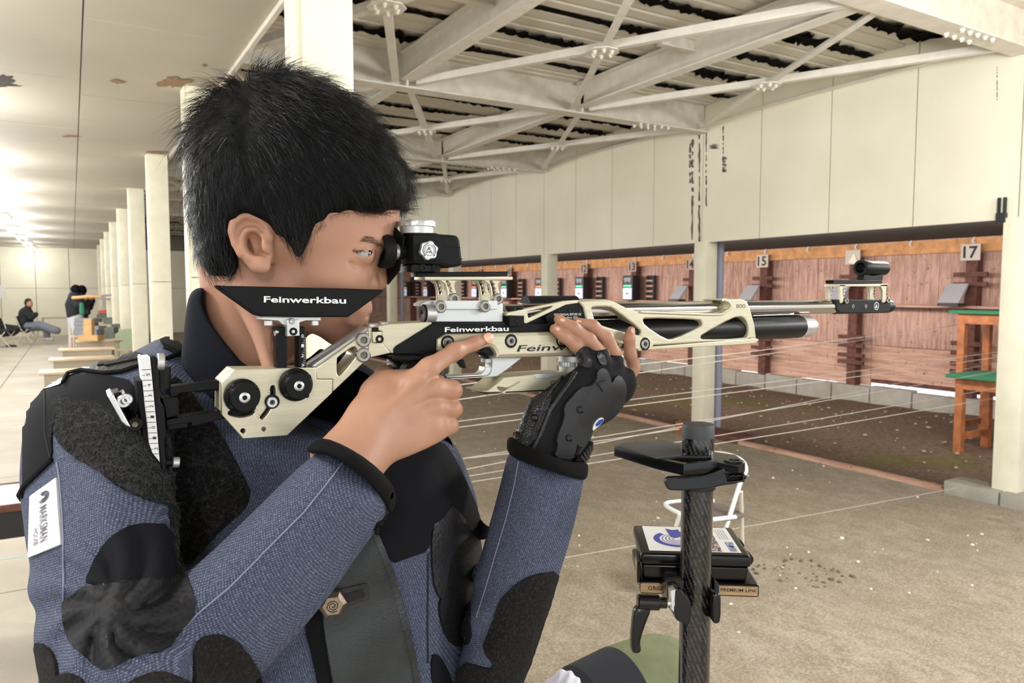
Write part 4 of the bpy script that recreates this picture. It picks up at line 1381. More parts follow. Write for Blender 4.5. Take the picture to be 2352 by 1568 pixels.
for a in (-44, 224):
    r = math.radians(a)
    c0 = (kr * 0.74 * math.cos(r), kr * 0.74 * math.sin(r))
    link('arrow_head', mesh('arrow_head', [(kc.x + c0[0] - kr * .1, yk, kc.z + c0[1] + kr * .06), (kc.x + c0[0] + kr * .1, yk, kc.z + c0[1] + kr * .06), (kc.x + c0[0], yk, kc.z + c0[1] - kr * .12)], [(0, 1, 2)]), M_LETB, wk)
p = onY(*cS([(588, 198)])[0], RY - 0.002)
lathe('elevation_knob', p, (0, 0, 1), [(-0.002, 0.0175), (0.005, 0.0175), (0.0056, 0.0196), (0.0105, 0.0196), (0.0115, 0.0185)], M_SATIN, RIF, seg=36, knurl=(2, 3, 0.0010))
p = onY(*cS([(512, 470)])[0], RY - 0.002)
lathe('iris_stem', p, (-1, 0, 0), [(-0.004, 0.0115), (0.001, 0.0115), (0.001, 0.006), (0.010, 0.006), (0.010, 0.0085), (0.013, 0.0085), (0.013, 0.006), (0.018, 0.006)], M_BLK, RIF, seg=24)
p2 = onY(*cS([(335, 470)])[0], RY - 0.002)
lathe('iris_ring', p2, (-1, 0, 0), [(0, 0.006), (0.0, 0.0085), (0.006, 0.0085), (0.007, 0.007)], M_SILV, RIF, seg=28)
lathe('eye_cup', p2 + Vector((-0.007, 0, 0)), (-1, 0, 0), [(0, 0.007), (0.001, 0.0165), (0.006, 0.0178), (0.013, 0.0172), (0.014, 0.0155), (0.008, 0.004), (0.008, 0.0008)], M_BLKM, RIF, seg=40, caps=False)
p3 = onY(*cS([(372, 470)])[0], RY + 0.0)
v = []
for sx in (0, 0.0016):
    for (a, b) in ((-0.017, 0.014), (0.012, 0.031), (0.038, 0.026), (0.040, -0.010), (0.020, -0.034), (-0.006, -0.020)):
        v.append(p3 + Vector((sx - 0.002 - 0.18 * abs(b), a, b)))
link('blinder_plate', mesh('blinder_plate', v, [tuple(range(6)), tuple(reversed(range(6, 12)))] + [(i, (i + 1) % 6, 6 + (i + 1) % 6, 6 + i) for i in range(6)]), M_BLKM, RIF)

# ---- front sight
FYT = -0.0
q = onY(*cF([(1795, 185)])[0], RY + FYT); e = onY(*cF([(2085, 180)])[0], RY + FYT)
L = e.x - q.x
lathe('front_sight_tunnel', q, (1, 0, 0), [(0.0, 0.0085), (0.0, 0.0122), (0.002, 0.0128), (L * 0.25, 0.0128), (L * 0.26, 0.0118), (L * 0.9, 0.0118), (L, 0.0112), (L, 0.0085), (0.001, 0.0085)], M_BLK, RIF, seg=40, caps=False)
RP('front_sight_foot', [cF([(1830, 330), (1850, 270), (1900, 265), (1930, 290), (2060, 270), (2078, 290), (2070, 345), (1920, 345)])], -0.006, 0.006, M_BLK, bev=0.0006)
RP('front_rail', [cF([(1462, 345), (1475, 335), (2065, 340), (2065, 382), (1470, 382)])], -0.007, 0.007, M_BLK, bev=0.0006)
for dy in (-0.0135, 0.0085):
    for s in (0, 510):
        pts = [onY(a, b, RY - 0.0135) for a, b in cF([(1535 + s, 395), (1625 + s, 392), (1585 + s, 430), (1575 + s, 470), (1590 + s, 590), (1575 + s, 618), (1550 + s, 618), (1550 + s, 470)] if s == 0 else [(2040, 395), (2140, 390), (2118, 430), (2112, 520), (2130, 580), (2095, 612), (2065, 612), (2070, 470)])]
        me = flat2d([[(p.x, p.z) for p in pts]], 0.004, 0.0004)
        for v in me.vertices: v.co = Vector((v.co.x, RY + dy - v.co.z + 0.002, v.co.y))
        link('riser_leg', me, M_CHAMP, RIF, smooth=35)
        if True:
            for k in range(4):
                c = pts[1].lerp(pts[4], 0.2 + 0.2 * k) + Vector((0.0004, 0, 0))
                lathe('riser_hole', Vector((c.x - 0.0022, RY + dy + 0.002, c.z)), (1, 0, 0), [(0, 0.0014), (0.0034, 0.0014), (0.0036, 0.0010)], M_LETG if s else M_SATIN, RIF, seg=8)
RP('front_riser_plate', [cF([(1532, 390), (2140, 384), (2140, 414), (1532, 414)])], -0.0135, 0.0125, M_CHAMP, bev=0.0005)
for cx, cy in ((1622, 592), (2135, 586)):
    socket_bolt(*cF([(cx, cy)])[0], -0.0135, 0.0045, h=0.002)

# ---- cheek piece on its two pillars
ck = RP('cheek_piece', [chaikin(c2([(60, 66), (100, 64), (1648, 100), (1658, 112), (1640, 135), (1330, 360), (1300, 366), (500, 358), (440, 340), (80, 85)]), 1)], -0.020, -0.011, M_BLKM, bev=0.0016)
RP('cheek_edge', [c2([(58, 62), (104, 62), (520, 352), (495, 358), (430, 342), (70, 85)])], -0.0195, -0.009, M_BLK, bev=0.0006)
text_y('maker_name', 'Feinwerkbau', *c2([(520, 224), (1300, 236)]), 14.4, RY - 0.0203, M_LETW, ck, offset=0.02)
RP('cheek_mount', [c2([(488, 364), (1062, 362), (1062, 396), (920, 396), (860, 415), (845, 440), (720, 440), (690, 430), (660, 398), (490, 386)])], -0.015, 0.004, M_SATIN, bev=0.0006)
for cx in (565, 1000):
    p = onY(*c2([(cx, 398)])[0], RY - 0.010)
    lathe('mount_screw', p, (0, 0, -1), [(0, 0.0042), (0.0042, 0.0042), (0.0046, 0.0036)], M_SILV, RIF, seg=18)
RP('cheek_yoke', [c2([(735, 390), (858, 390), (860, 540), (742, 545), (742, 440)])], -0.0195, -0.004, M_SATIN, bev=0.0006)
socket_bolt(*c2([(786, 404)])[0], -0.0195, 0.0030, h=0.0006)
lathe('yoke_pin', onY(*c2([(800, 500)])[0], RY - 0.0196), (0, -1, 0), [(0, 0.0038), (0.0003, 0.0038), (0.0003, 0.003), (-0.0005, 0.0001)], M_BLK, RIF, seg=18, caps=False)
RP('cheek_pillar', [c2([(625, 470), (650, 455), (745, 458), (742, 530), (735, 850), (648, 850), (640, 540)])], -0.012, 0.004, M_BLK, bev=0.0012)
RP('cheek_pillar', [c2([(860, 460), (905, 455), (920, 475), (925, 840), (845, 842), (848, 540)])], -0.012, 0.004, M_BLK, bev=0.0012)
rk = []
for k in range(15):
    y = 618 + k * 15.5
    rk.append(c2([(726, y), (744, y + 5), (744, y + 10), (726, y + 12)]))
for lp in rk: RP('rack_tooth', [lp], -0.010, 0.002, M_BLK, bev=0)
for k in range(18):
    y = 556 + k * 15.6
    x0 = 872 if k % 6 == 0 else (895 if k % 3 else 885)
    a, b = c2([(x0, y), (914, y)])
    box('scale_line', (onY(a[0], a[1], RY - 0.0121).x, RY - 0.0123, onY(a[0], a[1], RY - 0.0121).z - 0.0001), (onY(b[0], b[1], RY - 0.0121).x, RY - 0.0119, onY(a[0], a[1], RY - 0.0121).z + 0.0001), M_LETW, RIF)
for k, ch in enumerate('0123'):
    y = 552 + k * 93.5
    text_y('scale_digit', ch, *c2([(876, y), (898, y)]), 6.2, RY - 0.0123, M_LETW, RIF, offset=0.0)
cyl('pillar_screw', onY(*c2([(622, 502)])[0], RY - 0.008), onY(*c2([(650, 502)])[0], RY - 0.008), 0.0042, M_SILV, RIF, seg=16)

# ---- butt rails, butt plate, hook
RP('butt_rail', [cB([(815, 535), (900, 522), (1420, 462), (1440, 470), (1440, 548), (945, 602), (915, 640), (840, 650), (830, 560)])], -0.006, 0.012, M_BLK, bev=0.0008)
for k in range(11):
    x = 1130 + k * 25
    y = 580 - (x - 1130) * 0.1
    RP('rack_tooth', [cB([(x, y), (x + 12, y - 1), (x + 10, y + 22), (x + 3, y + 22)])], -0.004, 0.01, M_BLK, bev=0)
RP('butt_rail', [cB([(790, 905), (950, 870), (1430, 795), (1450, 890), (1080, 975), (1075, 930), (800, 1000)])], -0.006, 0.012, M_BLK, bev=0.0008)
RP('rail_key', [cB([(815, 965), (1030, 932), (1036, 985), (815, 1012)])], -0.0075, 0.0, M_BLKM, bev=0.0005)
RP('rail_block', [cB([(750, 668), (915, 650), (935, 680), (940, 850), (800, 880), (770, 740)])], -0.014, 0.014, M_BLKM, bev=0.0008)
RP('butt_plate', [chaikin(cB([(612, 195), (690, 180), (715, 400), (722, 690), (770, 745), (782, 900), (795, 1080), (770, 1150), (805, 1460), (760, 1490), (735, 1440), (690, 1000), (640, 500)]), 1)], -0.017, 0.016, M_BLK, bev=0.0012)
sc = RP('butt_scale', [cB([(498, 206), (612, 195), (660, 700), (690, 1000), (722, 1380), (640, 1280), (600, 1160), (560, 800), (530, 480)])], -0.020, 0.012, M_SCALEW, bev=0.0008)
for k in range(9):
    t0 = k / 8
    y = 338 + k * 118.5
    a, b = cB([(510 + 13.4 * k, y), (622 + 11.0 * k, y - 3)])
    tube('scale_line', [onY(a[0], a[1], RY - 0.0202), onY(b[0], b[1], RY - 0.0202)], 0.00025, M_LETB, sc, seg=4)
    a, b = cB([(517 + 13.4 * k, y + 64), (555 + 13.4 * k, y + 62)])
    tube('scale_line', [onY(a[0], a[1], RY - 0.0202), onY(b[0], b[1], RY - 0.0202)], 0.0002, M_LETB, sc, seg=4)
for k, ch in enumerate('5432101 2'):
    if ch == ' ': continue
    cx, cy = 588 + 12.2 * k, 392 + 118.8 * k
    if k == 8: cx, cy = 680, 1225
    def fn(u, v, cx=cx, cy=cy):      # the figures lie on their side
        q = cB([(cx - 20 + 38 * v * 1.0, cy - 14 + 28 * u)])[0]
        q = cB([(cx + 20 - 40 * v, cy + 14 - 28 * u)])[0]
        return onY(q[0], q[1], RY - 0.0203)
    if k != 7: place_text('scale_digit', ch, fn, M_LETB, sc, offset=0.0)
RP('butt_backing', [cB([(455, 465), (520, 460), (560, 800), (600, 1160), (525, 1100), (490, 780)])], -0.016, 0.02, M_BLKM, bev=0.001)
cyl('butt_screw', onY(*cB([(690, 248)])[0], RY - 0.013), onY(*cB([(772, 248)])[0], RY - 0.013), 0.0076, M_SILV, RIF, seg=20, bev=0.0008)
cyl('butt_spacer', onY(*cB([(735, 300)])[0], RY - 0.004), onY(*cB([(735, 540)])[0], RY - 0.004), 0.008, M_BLK, RIF, seg=18)
cyl('butt_screw', onY(*cB([(865, 1378)])[0], RY - 0.012), onY(*cB([(942, 1378)])[0], RY - 0.012), 0.0048, M_SILV, RIF, seg=18, bev=0.0006)
cyl('butt_stud', onY(*cB([(790, 1384)])[0], RY - 0.012), onY(*cB([(865, 1380)])[0], RY - 0.012), 0.0034, M_BLK, RIF, seg=14)
hk = RP('butt_hook', [cB([(135, 640), (180, 612), (205, 622), (235, 690), (395, 985), (340, 965), (290, 920)])], -0.032, 0.012, M_SILV, bev=0.0008)
RP('hook_arm', [cB([(190, 610), (262, 585), (270, 640), (330, 600), (380, 690), (320, 780), (420, 900), (470, 830), (520, 1090), (400, 985), (240, 690)])], -0.022, 0.010, M_BLK, bev=0.001)
for cx, cy, r in ((310, 690, 0.0055), (350, 668, 0.0045), (440, 950, 0.006)):
    socket_bolt(*cB([(cx, cy)])[0], -0.024, r, M_SILV if r < 0.006 else M_BLK, h=0.003)

# ---- trigger, guard, grip, hand rest
RP('trigger_guard', [c3([(720, 1090), (760, 1108), (1260, 1082), (1320, 1060), (1350, 1010), (1360, 860), (1330, 780), (1250, 708), (1200, 722), (1255, 712), (1300, 740), (1345, 815), (1362, 830), (1770, 826), (1560, 990), (1420, 1085), (1300, 1095), (760, 1122), (715, 1108)])], -0.0085, 0.0085, M_SATIN, bev=0.0008)
RP('guard_inner', [c3([(1195, 1060), (1250, 1010), (1265, 960), (1345, 960), (1340, 1020), (1300, 1070), (1220, 1080)])], -0.0065, 0.0085, M_SILV, bev=0.0005)
RP('guard_post', [c3([(1262, 850), (1340, 842), (1340, 905), (1262, 900)])], -0.005, 0.006, M_SATIN, bev=0.0005)
RP('guard_floor', [c3([(735, 1085), (1210, 1060), (1210, 1076), (745, 1100)])], -0.011, 0.011, M_SILV, bev=0.0005)
RP('trigger', [chaikin(c3([(885, 880), (980, 840), (990, 900), (1012, 970), (985, 978), (955, 970), (930, 930)]), 1)], -0.004, 0.004, M_BLK, bev=0.001)
RP('trigger_blade', [chaikin(c3([(1200, 740), (1250, 745), (1320, 830), (1300, 850), (1240, 800), (1215, 800)]), 1)], -0.007, 0.005, M_BLK, bev=0.0006)
RP('grip_shelf', [chaikin(c3([(-20, 822), (0, 800), (430, 800), (520, 840), (400, 900), (120, 895), (20, 868)]), 2)], -0.030, 0.030, M_BLK, bev=0.003)
RP('grip_tang', [c3([(-5, 765), (60, 768), (190, 782), (190, 800), (0, 805)])], -0.008, 0.010, M_CHAMP, bev=0.0006)
gp = [(925, 815), (1010, 800), (1030, 850), (1022, 900), (1000, 960), (985, 1010), (930, 1010), (915, 950), (905, 880)]
RP('pistol_grip', [chaikin(gp, 2)], -0.018, 0.024, M_GRIPB, bev=0.007)
RP('grip_toe', [chaikin(c3([(665, 1090), (690, 1010), (715, 990), (725, 1060), (750, 1120), (730, 1130), (690, 1122)]), 1)], -0.010, 0.012, M_BLK, bev=0.001)
hr = RP('hand_rest', [c3([(1205, 1292), (1240, 1276), (1300, 1270), (1420, 1180), (1510, 1098), (1900, 1058), (2400, 1030), (2480, 1090), (2420, 1270), (1540, 1325), (1300, 1340), (1290, 1325), (1440, 1315), (1480, 1295), (1300, 1300)])], -0.018, 0.022, M_CHAMP, bev=0.001)
RP('hand_rest_fin', [c3([(1480, 1300), (1620, 1215), (1740, 1152), (1745, 1162), (1620, 1235), (1510, 1320)])], -0.0205, -0.015, M_CHAMP, bev=0.0006)
RP('hand_rest_groove', [chaikin(c3([(1420, 1225), (1440, 1215), (1540, 1235), (1600, 1225), (1480, 1285), (1440, 1265)]), 1)], -0.0184, -0.0172, M_LETG, bev=0)
RP('hand_rest_slot', [c3([(1540, 1290), (2100, 1262), (2100, 1276), (1540, 1306)])], -0.0187, -0.0172, M_BLK, bev=0)
RP('hand_rest_top', [c3([(1915, 1055), (2310, 1030), (2340, 1060), (2130, 1095), (2120, 1112), (1940, 1112)])], -0.0187, -0.006, M_SATIN, bev=0.0006)
text_y('rest_mark', "G'", *c3([(2140, 1200), (2212, 1195)]), 10.0, RY - 0.0188, M_LETB, RIF, offset=0.0)
p = onY(1322, 858, RY)
d = (p - CAM).dot(FWD) / FPX
lathe('riser_knob', p, (0, 0, 1), [(-0.004, 0.006), (0.0, 0.006), (0.0, 0.020), (0.010, 0.021), (0.0105, 0.0222), (0.0155, 0.0222), (0.016, 0.0212), (0.0225, 0.0212), (0.023, 0.019)], M_SATIN, RIF, seg=72, knurl=(4, 5, 0.0010))
# ================================================================== the shooter
def m_skin():
    t = NT('skin')
    a = t.noise(14, 3); b = t.noise(420, 2)
    c = t.ramp(a, [(0.3, (160, 118, 96)), (0.7, (176, 135, 112))])
    t.col(t.mix(t.math('MULTIPLY', b, 0.12), c, (170, 106, 76)))
    t.set(rough=0.48, spec=0.35)
    t.b.inputs['Subsurface Weight'].default_value = 0.12
    t.b.inputs['Subsurface Radius'].default_value = (0.9, 0.35, 0.2)
    t.b.inputs['Subsurface Scale'].default_value = 0.004
    t.bump(b, 0.10, 0.0006)
    return t.m
M_SKIN = m_skin()
M_HAIRB = simple('hair_mass', (4, 4, 5), 0.7, spec=0.15)
M_HAIR = simple('black_hair', (6, 6, 9), 0.3, spec=0.42)
M_NAIL = simple('fingernail', (226, 172, 150), 0.3)
M_LIP = simple('lip', (168, 98, 82), 0.45)
M_POLO = simple('navy_polo', (9, 12, 22), 0.9, spec=0.2, bump=0.3, bscale=900)
def m_canvas(name='blue_canvas', c1=(35, 40, 55), c2=(66, 72, 92), c3=(132, 138, 154)):
    t = NT(name)
    w1 = t.wave(150, 1.5, 'X', vec=t.mapped((1, 1, 1), (0.3, 0.2, 0.7)))
    w2 = t.wave(165, 1.5, 'Z', vec=t.mapped((1, 1, 1), (0.3, 0.2, 0.7)))
    n = t.noise(520, 3, 0.7)
    w = t.math('MULTIPLY', w1, w2)
    f = t.math('ADD', t.math('MULTIPLY', w, 0.28), t.math('MULTIPLY', n, 0.8))
    t.col(t.ramp(f, [(0.22, c1), (0.5, c2), (0.82, c3)]))
    t.set(rough=0.85, spec=0.25)
    t.bump(f, 0.5, 0.0012)
    return t.m
M_CANVAS = m_canvas()
def m_leather(name, c, rough=0.42, sc=260, st=0.35):
    t = NT(name)
    v = t.voro(sc); n = t.noise(30, 3)
    hi = tuple(min(255, q * 1.35 + 6) for q in c)
    t.col(t.ramp(n, [(0.3, c), (0.7, hi)]))
    t.set(rough=rough, spec=0.45)
    t.bump(v, st, 0.0010)
    return t.m
M_LEATH = m_leather('black_leather', (22, 22, 24), 0.36)
M_PLACK = m_leather('dark_green_leather', (27, 31, 32), 0.5, 420, 0.3)
def m_fuzz(name, c1, c2, sc, st):
    t = NT(name)
    n = t.noise(sc, 5, 0.8)
    t.col(t.ramp(n, [(0.40, c1), (0.52, tuple((a + b) / 2.6 for a, b in zip(c1, c2))), (0.66, c2)]))
    t.set(rough=0.9, spec=0.25)
    t.bump(n, st, 0.003)
    return t.m
M_SUEDE = m_fuzz('black_suede', (12, 12, 12), (52, 50, 48), 330, 0.9)
M_FUZZ = m_fuzz('black_fuzzy_rubber', (8, 8, 9), (58, 58, 58), 190, 1.0)
M_BLKCL = simple('black_softshell', (11, 12, 17), 0.85, spec=0.2, bump=0.2, bscale=600)
def m_meshcloth():
    t = NT('perforated_mesh')
    v = t.voro(190, vec=t.mapped((1, 1, 1), (0.5, 0.4, 0.9)))
    v.node.inputs['Randomness'].default_value = 0.12
    hole = t.ramp(v, [(0.0, (1, 1, 1)), (0.30, (2, 2, 2)), (0.36, (15, 15, 19))])
    t.col(hole)
    t.set(rough=0.65, spec=0.3)
    t.bump(v, 0.5, 0.0012)
    return t.m
M_MESH = m_meshcloth()
M_TRIM = simple('black_trim', (9, 9, 10), 0.9, spec=0.2, bump=0.4, bscale=500)
M_THREAD = simple('pale_stitching', (116, 122, 142), 0.85)
M_DTHREAD = simple('dark_stitching', (16, 16, 20), 0.8)
M_GLOVE = simple('black_glove_cloth', (10, 10, 14), 0.8, spec=0.25, bump=0.5, bscale=520)
M_GSHELL = m_leather('glove_shell', (25, 26, 29), 0.5, 900, 0.15)
def m_hex():
    t = NT('hexagon_grip')
    v = t.voro(330, feature='DISTANCE_TO_EDGE')
    t.col(t.ramp(v, [(0.0, (6, 6, 8)), (0.12, (30, 31, 34))]))
    t.set(rough=0.42)
    t.bump(t.ramp(v, [(0.0, (0, 0, 0, 1)), (0.12, (1, 1, 1, 1))]), 0.8, 0.001)
    return t.m
M_HEX = m_hex()

Dh = 0.76
SH = Dh / FPX
def hp(px, py, dz): return P(px, py, Dh + dz)
def rr(px): return px * SH
def yp(px, py, w): return onY(px, py, RY + w)
def yd(px, py, w): return (onY(px, py, RY + w) - CAM).dot(FWD)
def fit(a, b, c):
    A = np.array([[q[0], q[1], 1] for q in (a, b, c)], float)
    s = np.linalg.solve(A, np.array([q[2] for q in (a, b, c)], float))
    return lambda px, py: s[0] * px + s[1] * py + s[2]

EYE = hp(834, 584, -0.0135)
EYER = rr(23)
def head(p):
    ay = view_axes(0, 14)
    d = s_ell(p, hp(672, 412, 0.012), (rr(212), rr(205), 0.074), ay)
    d = smin(d, s_ell(p, hp(706, 500, 0.014), (rr(200), rr(165), 0.068), ay), 0.03)
    d = smin(d, s_ell(p, hp(766, 592, 0.026), (rr(100), rr(150), 0.055), view_axes(-8, 16)), 0.03)
    d = smin(d, s_ell(p, hp(836, 484, 0.036), (rr(70), rr(76), 0.056), view_axes(0, 20)), 0.02)
    d = smin(d, s_cone(p, hp(650, 685, -0.012), rr(50), hp(780, 742, 0.035), rr(40)), 0.03)
    d = smin(d, s_cone(p, hp(690, 690, 0.085), rr(48), hp(788, 745, 0.055), rr(38)), 0.03)
    d = smin(d, s_ell(p, hp(770, 640, -0.004), (rr(64), rr(46), 0.026), view_axes(-10, 20)), 0.02)
    d = smin(d, s_sphere(p, hp(790, 750, 0.045), rr(34)), 0.015)
    d = smin(d, s_ell(p, hp(812, 708, 0.036), (rr(36), rr(48), 0.034), view_axes(-12, 16)), 0.015)
    # brow, eye socket
    d = smin(d, s_chain(p, [(hp(815, 558, -0.014), rr(11)), (hp(855, 556, -0.004), rr(14)), (hp(884, 550, 0.03), rr(14))]), 0.014)
    d = smax(d, -s_sphere(p, hp(896, 588, 0.02), rr(20)), 0.012)
    d = smax(d, -s_sphere(p, hp(862, 590, -0.022), rr(25)), 0.014)
    # lids around the eyeball, with the opening between them
    d = smin(d, s_sphere(p, EYE, EYER * 1.09), 0.006)
    px, py, dd = proj(p)
    op = poly2d(px, py, [(814, 577.5), (825, 576), (846, 575), (856, 578), (845, 589), (836, 590), (826, 585.5)]) * SH
    op = np.maximum(op, np.abs(dd - (Dh - 0.026)) - 0.016)
    d = smax(d, -op, 0.0015)
    d = smax(d, -s_chain(p, [(hp(800, 577, -0.026), rr(2.0)), (hp(815, 575, -0.0265), rr(2.2))]), 0.002)
    d = smax(d, -s_chain(p, [(hp(803, 603, -0.0255), rr(2.2)), (hp(815, 611, -0.0245), rr(2.6)), (hp(826, 614, -0.0225), rr(2.0))]), 0.005)
    # nose
    d = smin(d, s_chain(p, [(hp(862, 566, 0.034), rr(14)), (hp(867, 605, 0.036), rr(14)), (hp(875, 645, 0.036), rr(18))], 0.004), 0.012)
    d = smin(d, s_ell(p, hp(853, 650, 0.018), (rr(17), rr(18), 0.009), view_axes(0, 30)), 0.005)
    d = smin(d, s_sphere(p, hp(860, 662, 0.036), rr(12)), 0.008)
    d = smax(d, -s_chain(p, [(hp(839, 622, 0.004), rr(3.0)), (hp(836, 642, 0.003), rr(4.2)), (hp(834, 664, 0.006), rr(4.2))]), 0.006)
    # mouth
    d = smin(d, s_chain(p, [(hp(818, 708, 0.006), rr(8)), (hp(840, 709, 0.034), rr(10.5))]), 0.008)
    d = smin(d, s_chain(p, [(hp(806, 736, 0.008), rr(7)), (hp(820, 737, 0.034), rr(12))]), 0.008)
    d = smax(d, -s_chain(p, [(hp(822, 723, 0.012), 0.0014), (hp(848, 725, 0.034), 0.0024)]), 0.004)
    d = smax(d, -s_sphere(p, hp(826, 757, 0.030), rr(8)), 0.006)
    # neck
    d = smin(d, s_cone(p, hp(577, 620, 0.030), rr(117), hp(592, 880, 0.066), rr(108)), 0.03)
    d = smin(d, s_cone(p, hp(566, 670, -0.022), rr(18), hp(622, 850, -0.030), rr(16)), 0.03)
    # ear
    EO = [(524, 521), (531, 502), (545, 492), (561, 486), (577, 487), (592, 495), (608, 513), (620, 530), (626, 560), (622, 590), (617, 614), (610, 622), (597, 626), (577, 619), (561, 603), (548, 587), (537, 566), (526, 540)]
    dz = lambda x: -0.0560 - 0.010 * np.clip((618 - x) / 90, 0, 1.2)
    e = s_puff(p, EO, lambda a, b: Dh + dz(a), 0.006, 0.0042)
    e = smin(e, s_ell(p, hp(606, 560, -0.047), (rr(24), rr(46), 0.016), view_axes(17, 0)), 0.006)
    e = smin(e, s_chain(p, [(hp(x, y, dz(x) - 0.0022), rr(q)) for x, y, q in [(622, 545, 7), (611, 523, 7.5), (590, 503, 8.5), (570, 495, 9), (550, 500, 9), (536, 514, 8.5), (532, 532, 7.5), (539, 560, 7), (552, 585, 6.5)]], 0.001), 0.0022)
    e = smax(e, -s_chain(p, [(hp(x, y, dz(x) - 0.0046), rr(q)) for x, y, q in [(602, 528, 6), (586, 516, 8), (566, 513, 9), (552, 521, 7.5), (547, 536, 6), (551, 556, 5)]], 0.001), 0.002)
    e = smin(e, s_chain(p, [(hp(x, y, dz(x) - 0.0020), rr(q)) for x, y, q in [(590, 527, 6), (570, 532, 7), (557, 548, 7), (560, 572, 7), (574, 590, 8), (590, 597, 8)]], 0.001), 0.004)
    e = smax(e, -s_ell(p, hp(584, 560, dz(584) - 0.0030), (rr(17), rr(25), 0.0105), view_axes(15, 0)), 0.004)
    e = smax(e, -s_chain(p, [(hp(588, 562, dz(590)), rr(9)), (hp(603, 580, dz(600) - 0.002), rr(7)), (hp(610, 587, dz(610) - 0.002), rr(5))]), 0.004)
    e = smin(e, s_ell(p, hp(598, 611, dz(600) - 0.0008), (rr(18), rr(15), 0.0058), view_axes(-10, 0)), 0.005)
    e = smin(e, s_ell(p, hp(611, 566, dz(611) - 0.0022), (rr(8), rr(13), 0.005), view_axes(10, 0)), 0.004)
    d = smin(d, e, 0.006)
    return d
hlo, hhi = box_of([hp(430, 180, -0.1), hp(930, 950, 0.14), hp(430, 950, 0.14), hp(930, 180, -0.1)], 0.01)

# ---- trigger hand
SHN = 0.775 / FPX
hb = chaikin([(1030, 868), (985, 850), (945, 846), (905, 848), (880, 850), (858, 862), (834, 892), (812, 921), (796, 950), (780, 974), (745, 1003), (700, 1050), (770, 1130), (850, 1100), (884, 1072), (905, 1060), (941, 1047), (995, 1023), (1035, 999), (1042, 960), (1044, 915)], 1)
hfn = fit((1010, 930, yd(1010, 930, -0.040)), (880, 880, yd(880, 880, -0.030)), (790, 1050, yd(790, 1050, -0.060)))
def hand_r(p):
    d = s_puff(p, hb, hfn, 0.030, 0.0185)
    k = SHN
    d = smin(d, s_chain(p, [(yp(945, 880, -0.044), 27 * k), (yp(985, 845, -0.046), 22 * k), (yp(1045, 807, -0.040), 18.5 * k), (yp(1088, 789, -0.034), 15.5 * k), (yp(1121, 776, -0.0325), 13.2 * k)], 0.006), 0.010)
    d = smin(d, s_sphere(p, yp(1046, 805, -0.043), 16.5 * k), 0.004)
    for i, (x, y, r) in enumerate(((1036, 895, 23), (1038, 938, 21.5), (1030, 977, 20))):
        f = s_chain(p, [(yp(985 - 3 * i, y - 8 + 2 * i, -0.047), (r + 1) * k), (yp(x, y, -0.047), r * k), (yp(x + 6, y + 2, -0.020), (r - 3) * k), (yp(x - 20, y + 4, 0.012), (r - 6) * k)], 0.004)
        d = smin(d, f, 0.0022)
        d = smin(d, s_sphere(p, yp(1004 - 2 * i, y - 2 + i, -0.052), 15 * k), 0.010)
    for a, b in ((965, 868), (1000, 892), (1002, 936), (996, 976)):
        d = smin(d, s_cone(p, yp(a, b, -0.0555), 8 * k, yp(870 - 0.15 * (b - 868), 965 + 0.3 * (b - 900), -0.0560), 5 * k), 0.010)
    d = smin(d, s_chain(p, [(yp(860, 905, -0.025), 30 * k), (yp(882, 862, -0.004), 20 * k), (yp(915, 846, 0.018), 16 * k), (yp(950, 852, 0.034), 14 * k)], 0.006), 0.012)
    d = smin(d, s_cone(p, yp(850, 980, -0.045), 40 * k, WR_R, 52 * k), 0.02)
    return d
rlo, rhi = box_of([yp(680, 740, -0.09), yp(1150, 1160, 0.06), yp(680, 1160, 0.06), yp(1150, 740, -0.09)], 0.015)

# ---- supporting hand: bare fingers out of the glove
SHL = 0.865 / FPX
FING = [[(1273, 755, -.0285, 11), (1296, 773, -.033, 13.2), (1322, 793, -.036, 14.5), (1350, 822, -.036, 16)],
        [(1283, 733, -.0280, 11.5), (1316, 753, -.035, 14.5), (1353, 780, -.040, 15.5), (1385, 818, -.040, 17)],
        [(1324, 740, -.0275, 11.5), (1361, 749, -.034, 14.5), (1393, 776, -.038, 16), (1410, 812, -.036, 17), (1400, 860, -.030, 18)],
        [(1449, 759, -.0300, 10.5), (1445, 778, -.032, 13.5), (1448, 815, -.031, 14.5), (1456, 845, -.027, 15), (1425, 890, -.025, 20)]]
def hand_l(p):
    d = None
    for f in FING:
        e = s_chain(p, [(yp(x, y, w), r * SHL) for x, y, w, r in f], 0.004)
        d = e if d is None else smin(d, e, 0.002)
    d = smin(d, s_chain(p, [(yp(1390, 850, -0.030), 30 * SHL), (yp(1330, 930, -0.026), 26 * SHL), (P(1262, 1070, 0.868), 24 * SHL)], 0.01), 0.008)
    return d
llo, lhi = box_of([yp(1200, 700, -0.09), yp(1500, 1120, 0.04), yp(1200, 1120, 0.04), yp(1500, 700, -0.09)], 0.01)
WR_R = P(800, 1098, 0.687)
SHO_R, ELB_R, SHO_L, ELB_L = P(235, 965, 0.745), P(255, 1560, 0.60), P(985, 1090, 1.0), P(1130, 1520, 0.90)
def core(p):
    k = [s_chain(p, [(hp(590, 880, 0.075), 0.040), (P(600, 1200, 0.95), 0.07), (P(650, 1600, 0.95), 0.08)]),
         s_chain(p, [(P(560, 1060, 0.93), 0.035), (SHO_R, 0.032), (ELB_R, 0.028), (WR_R, 0.020)]),
         s_chain(p, [(P(620, 1060, 0.93), 0.035), (SHO_L, 0.032), (ELB_L, 0.024), (P(1262, 1070, 0.868), 0.014)])]
    return smin(smin(k[0], k[1], 0.02), k[2], 0.02)
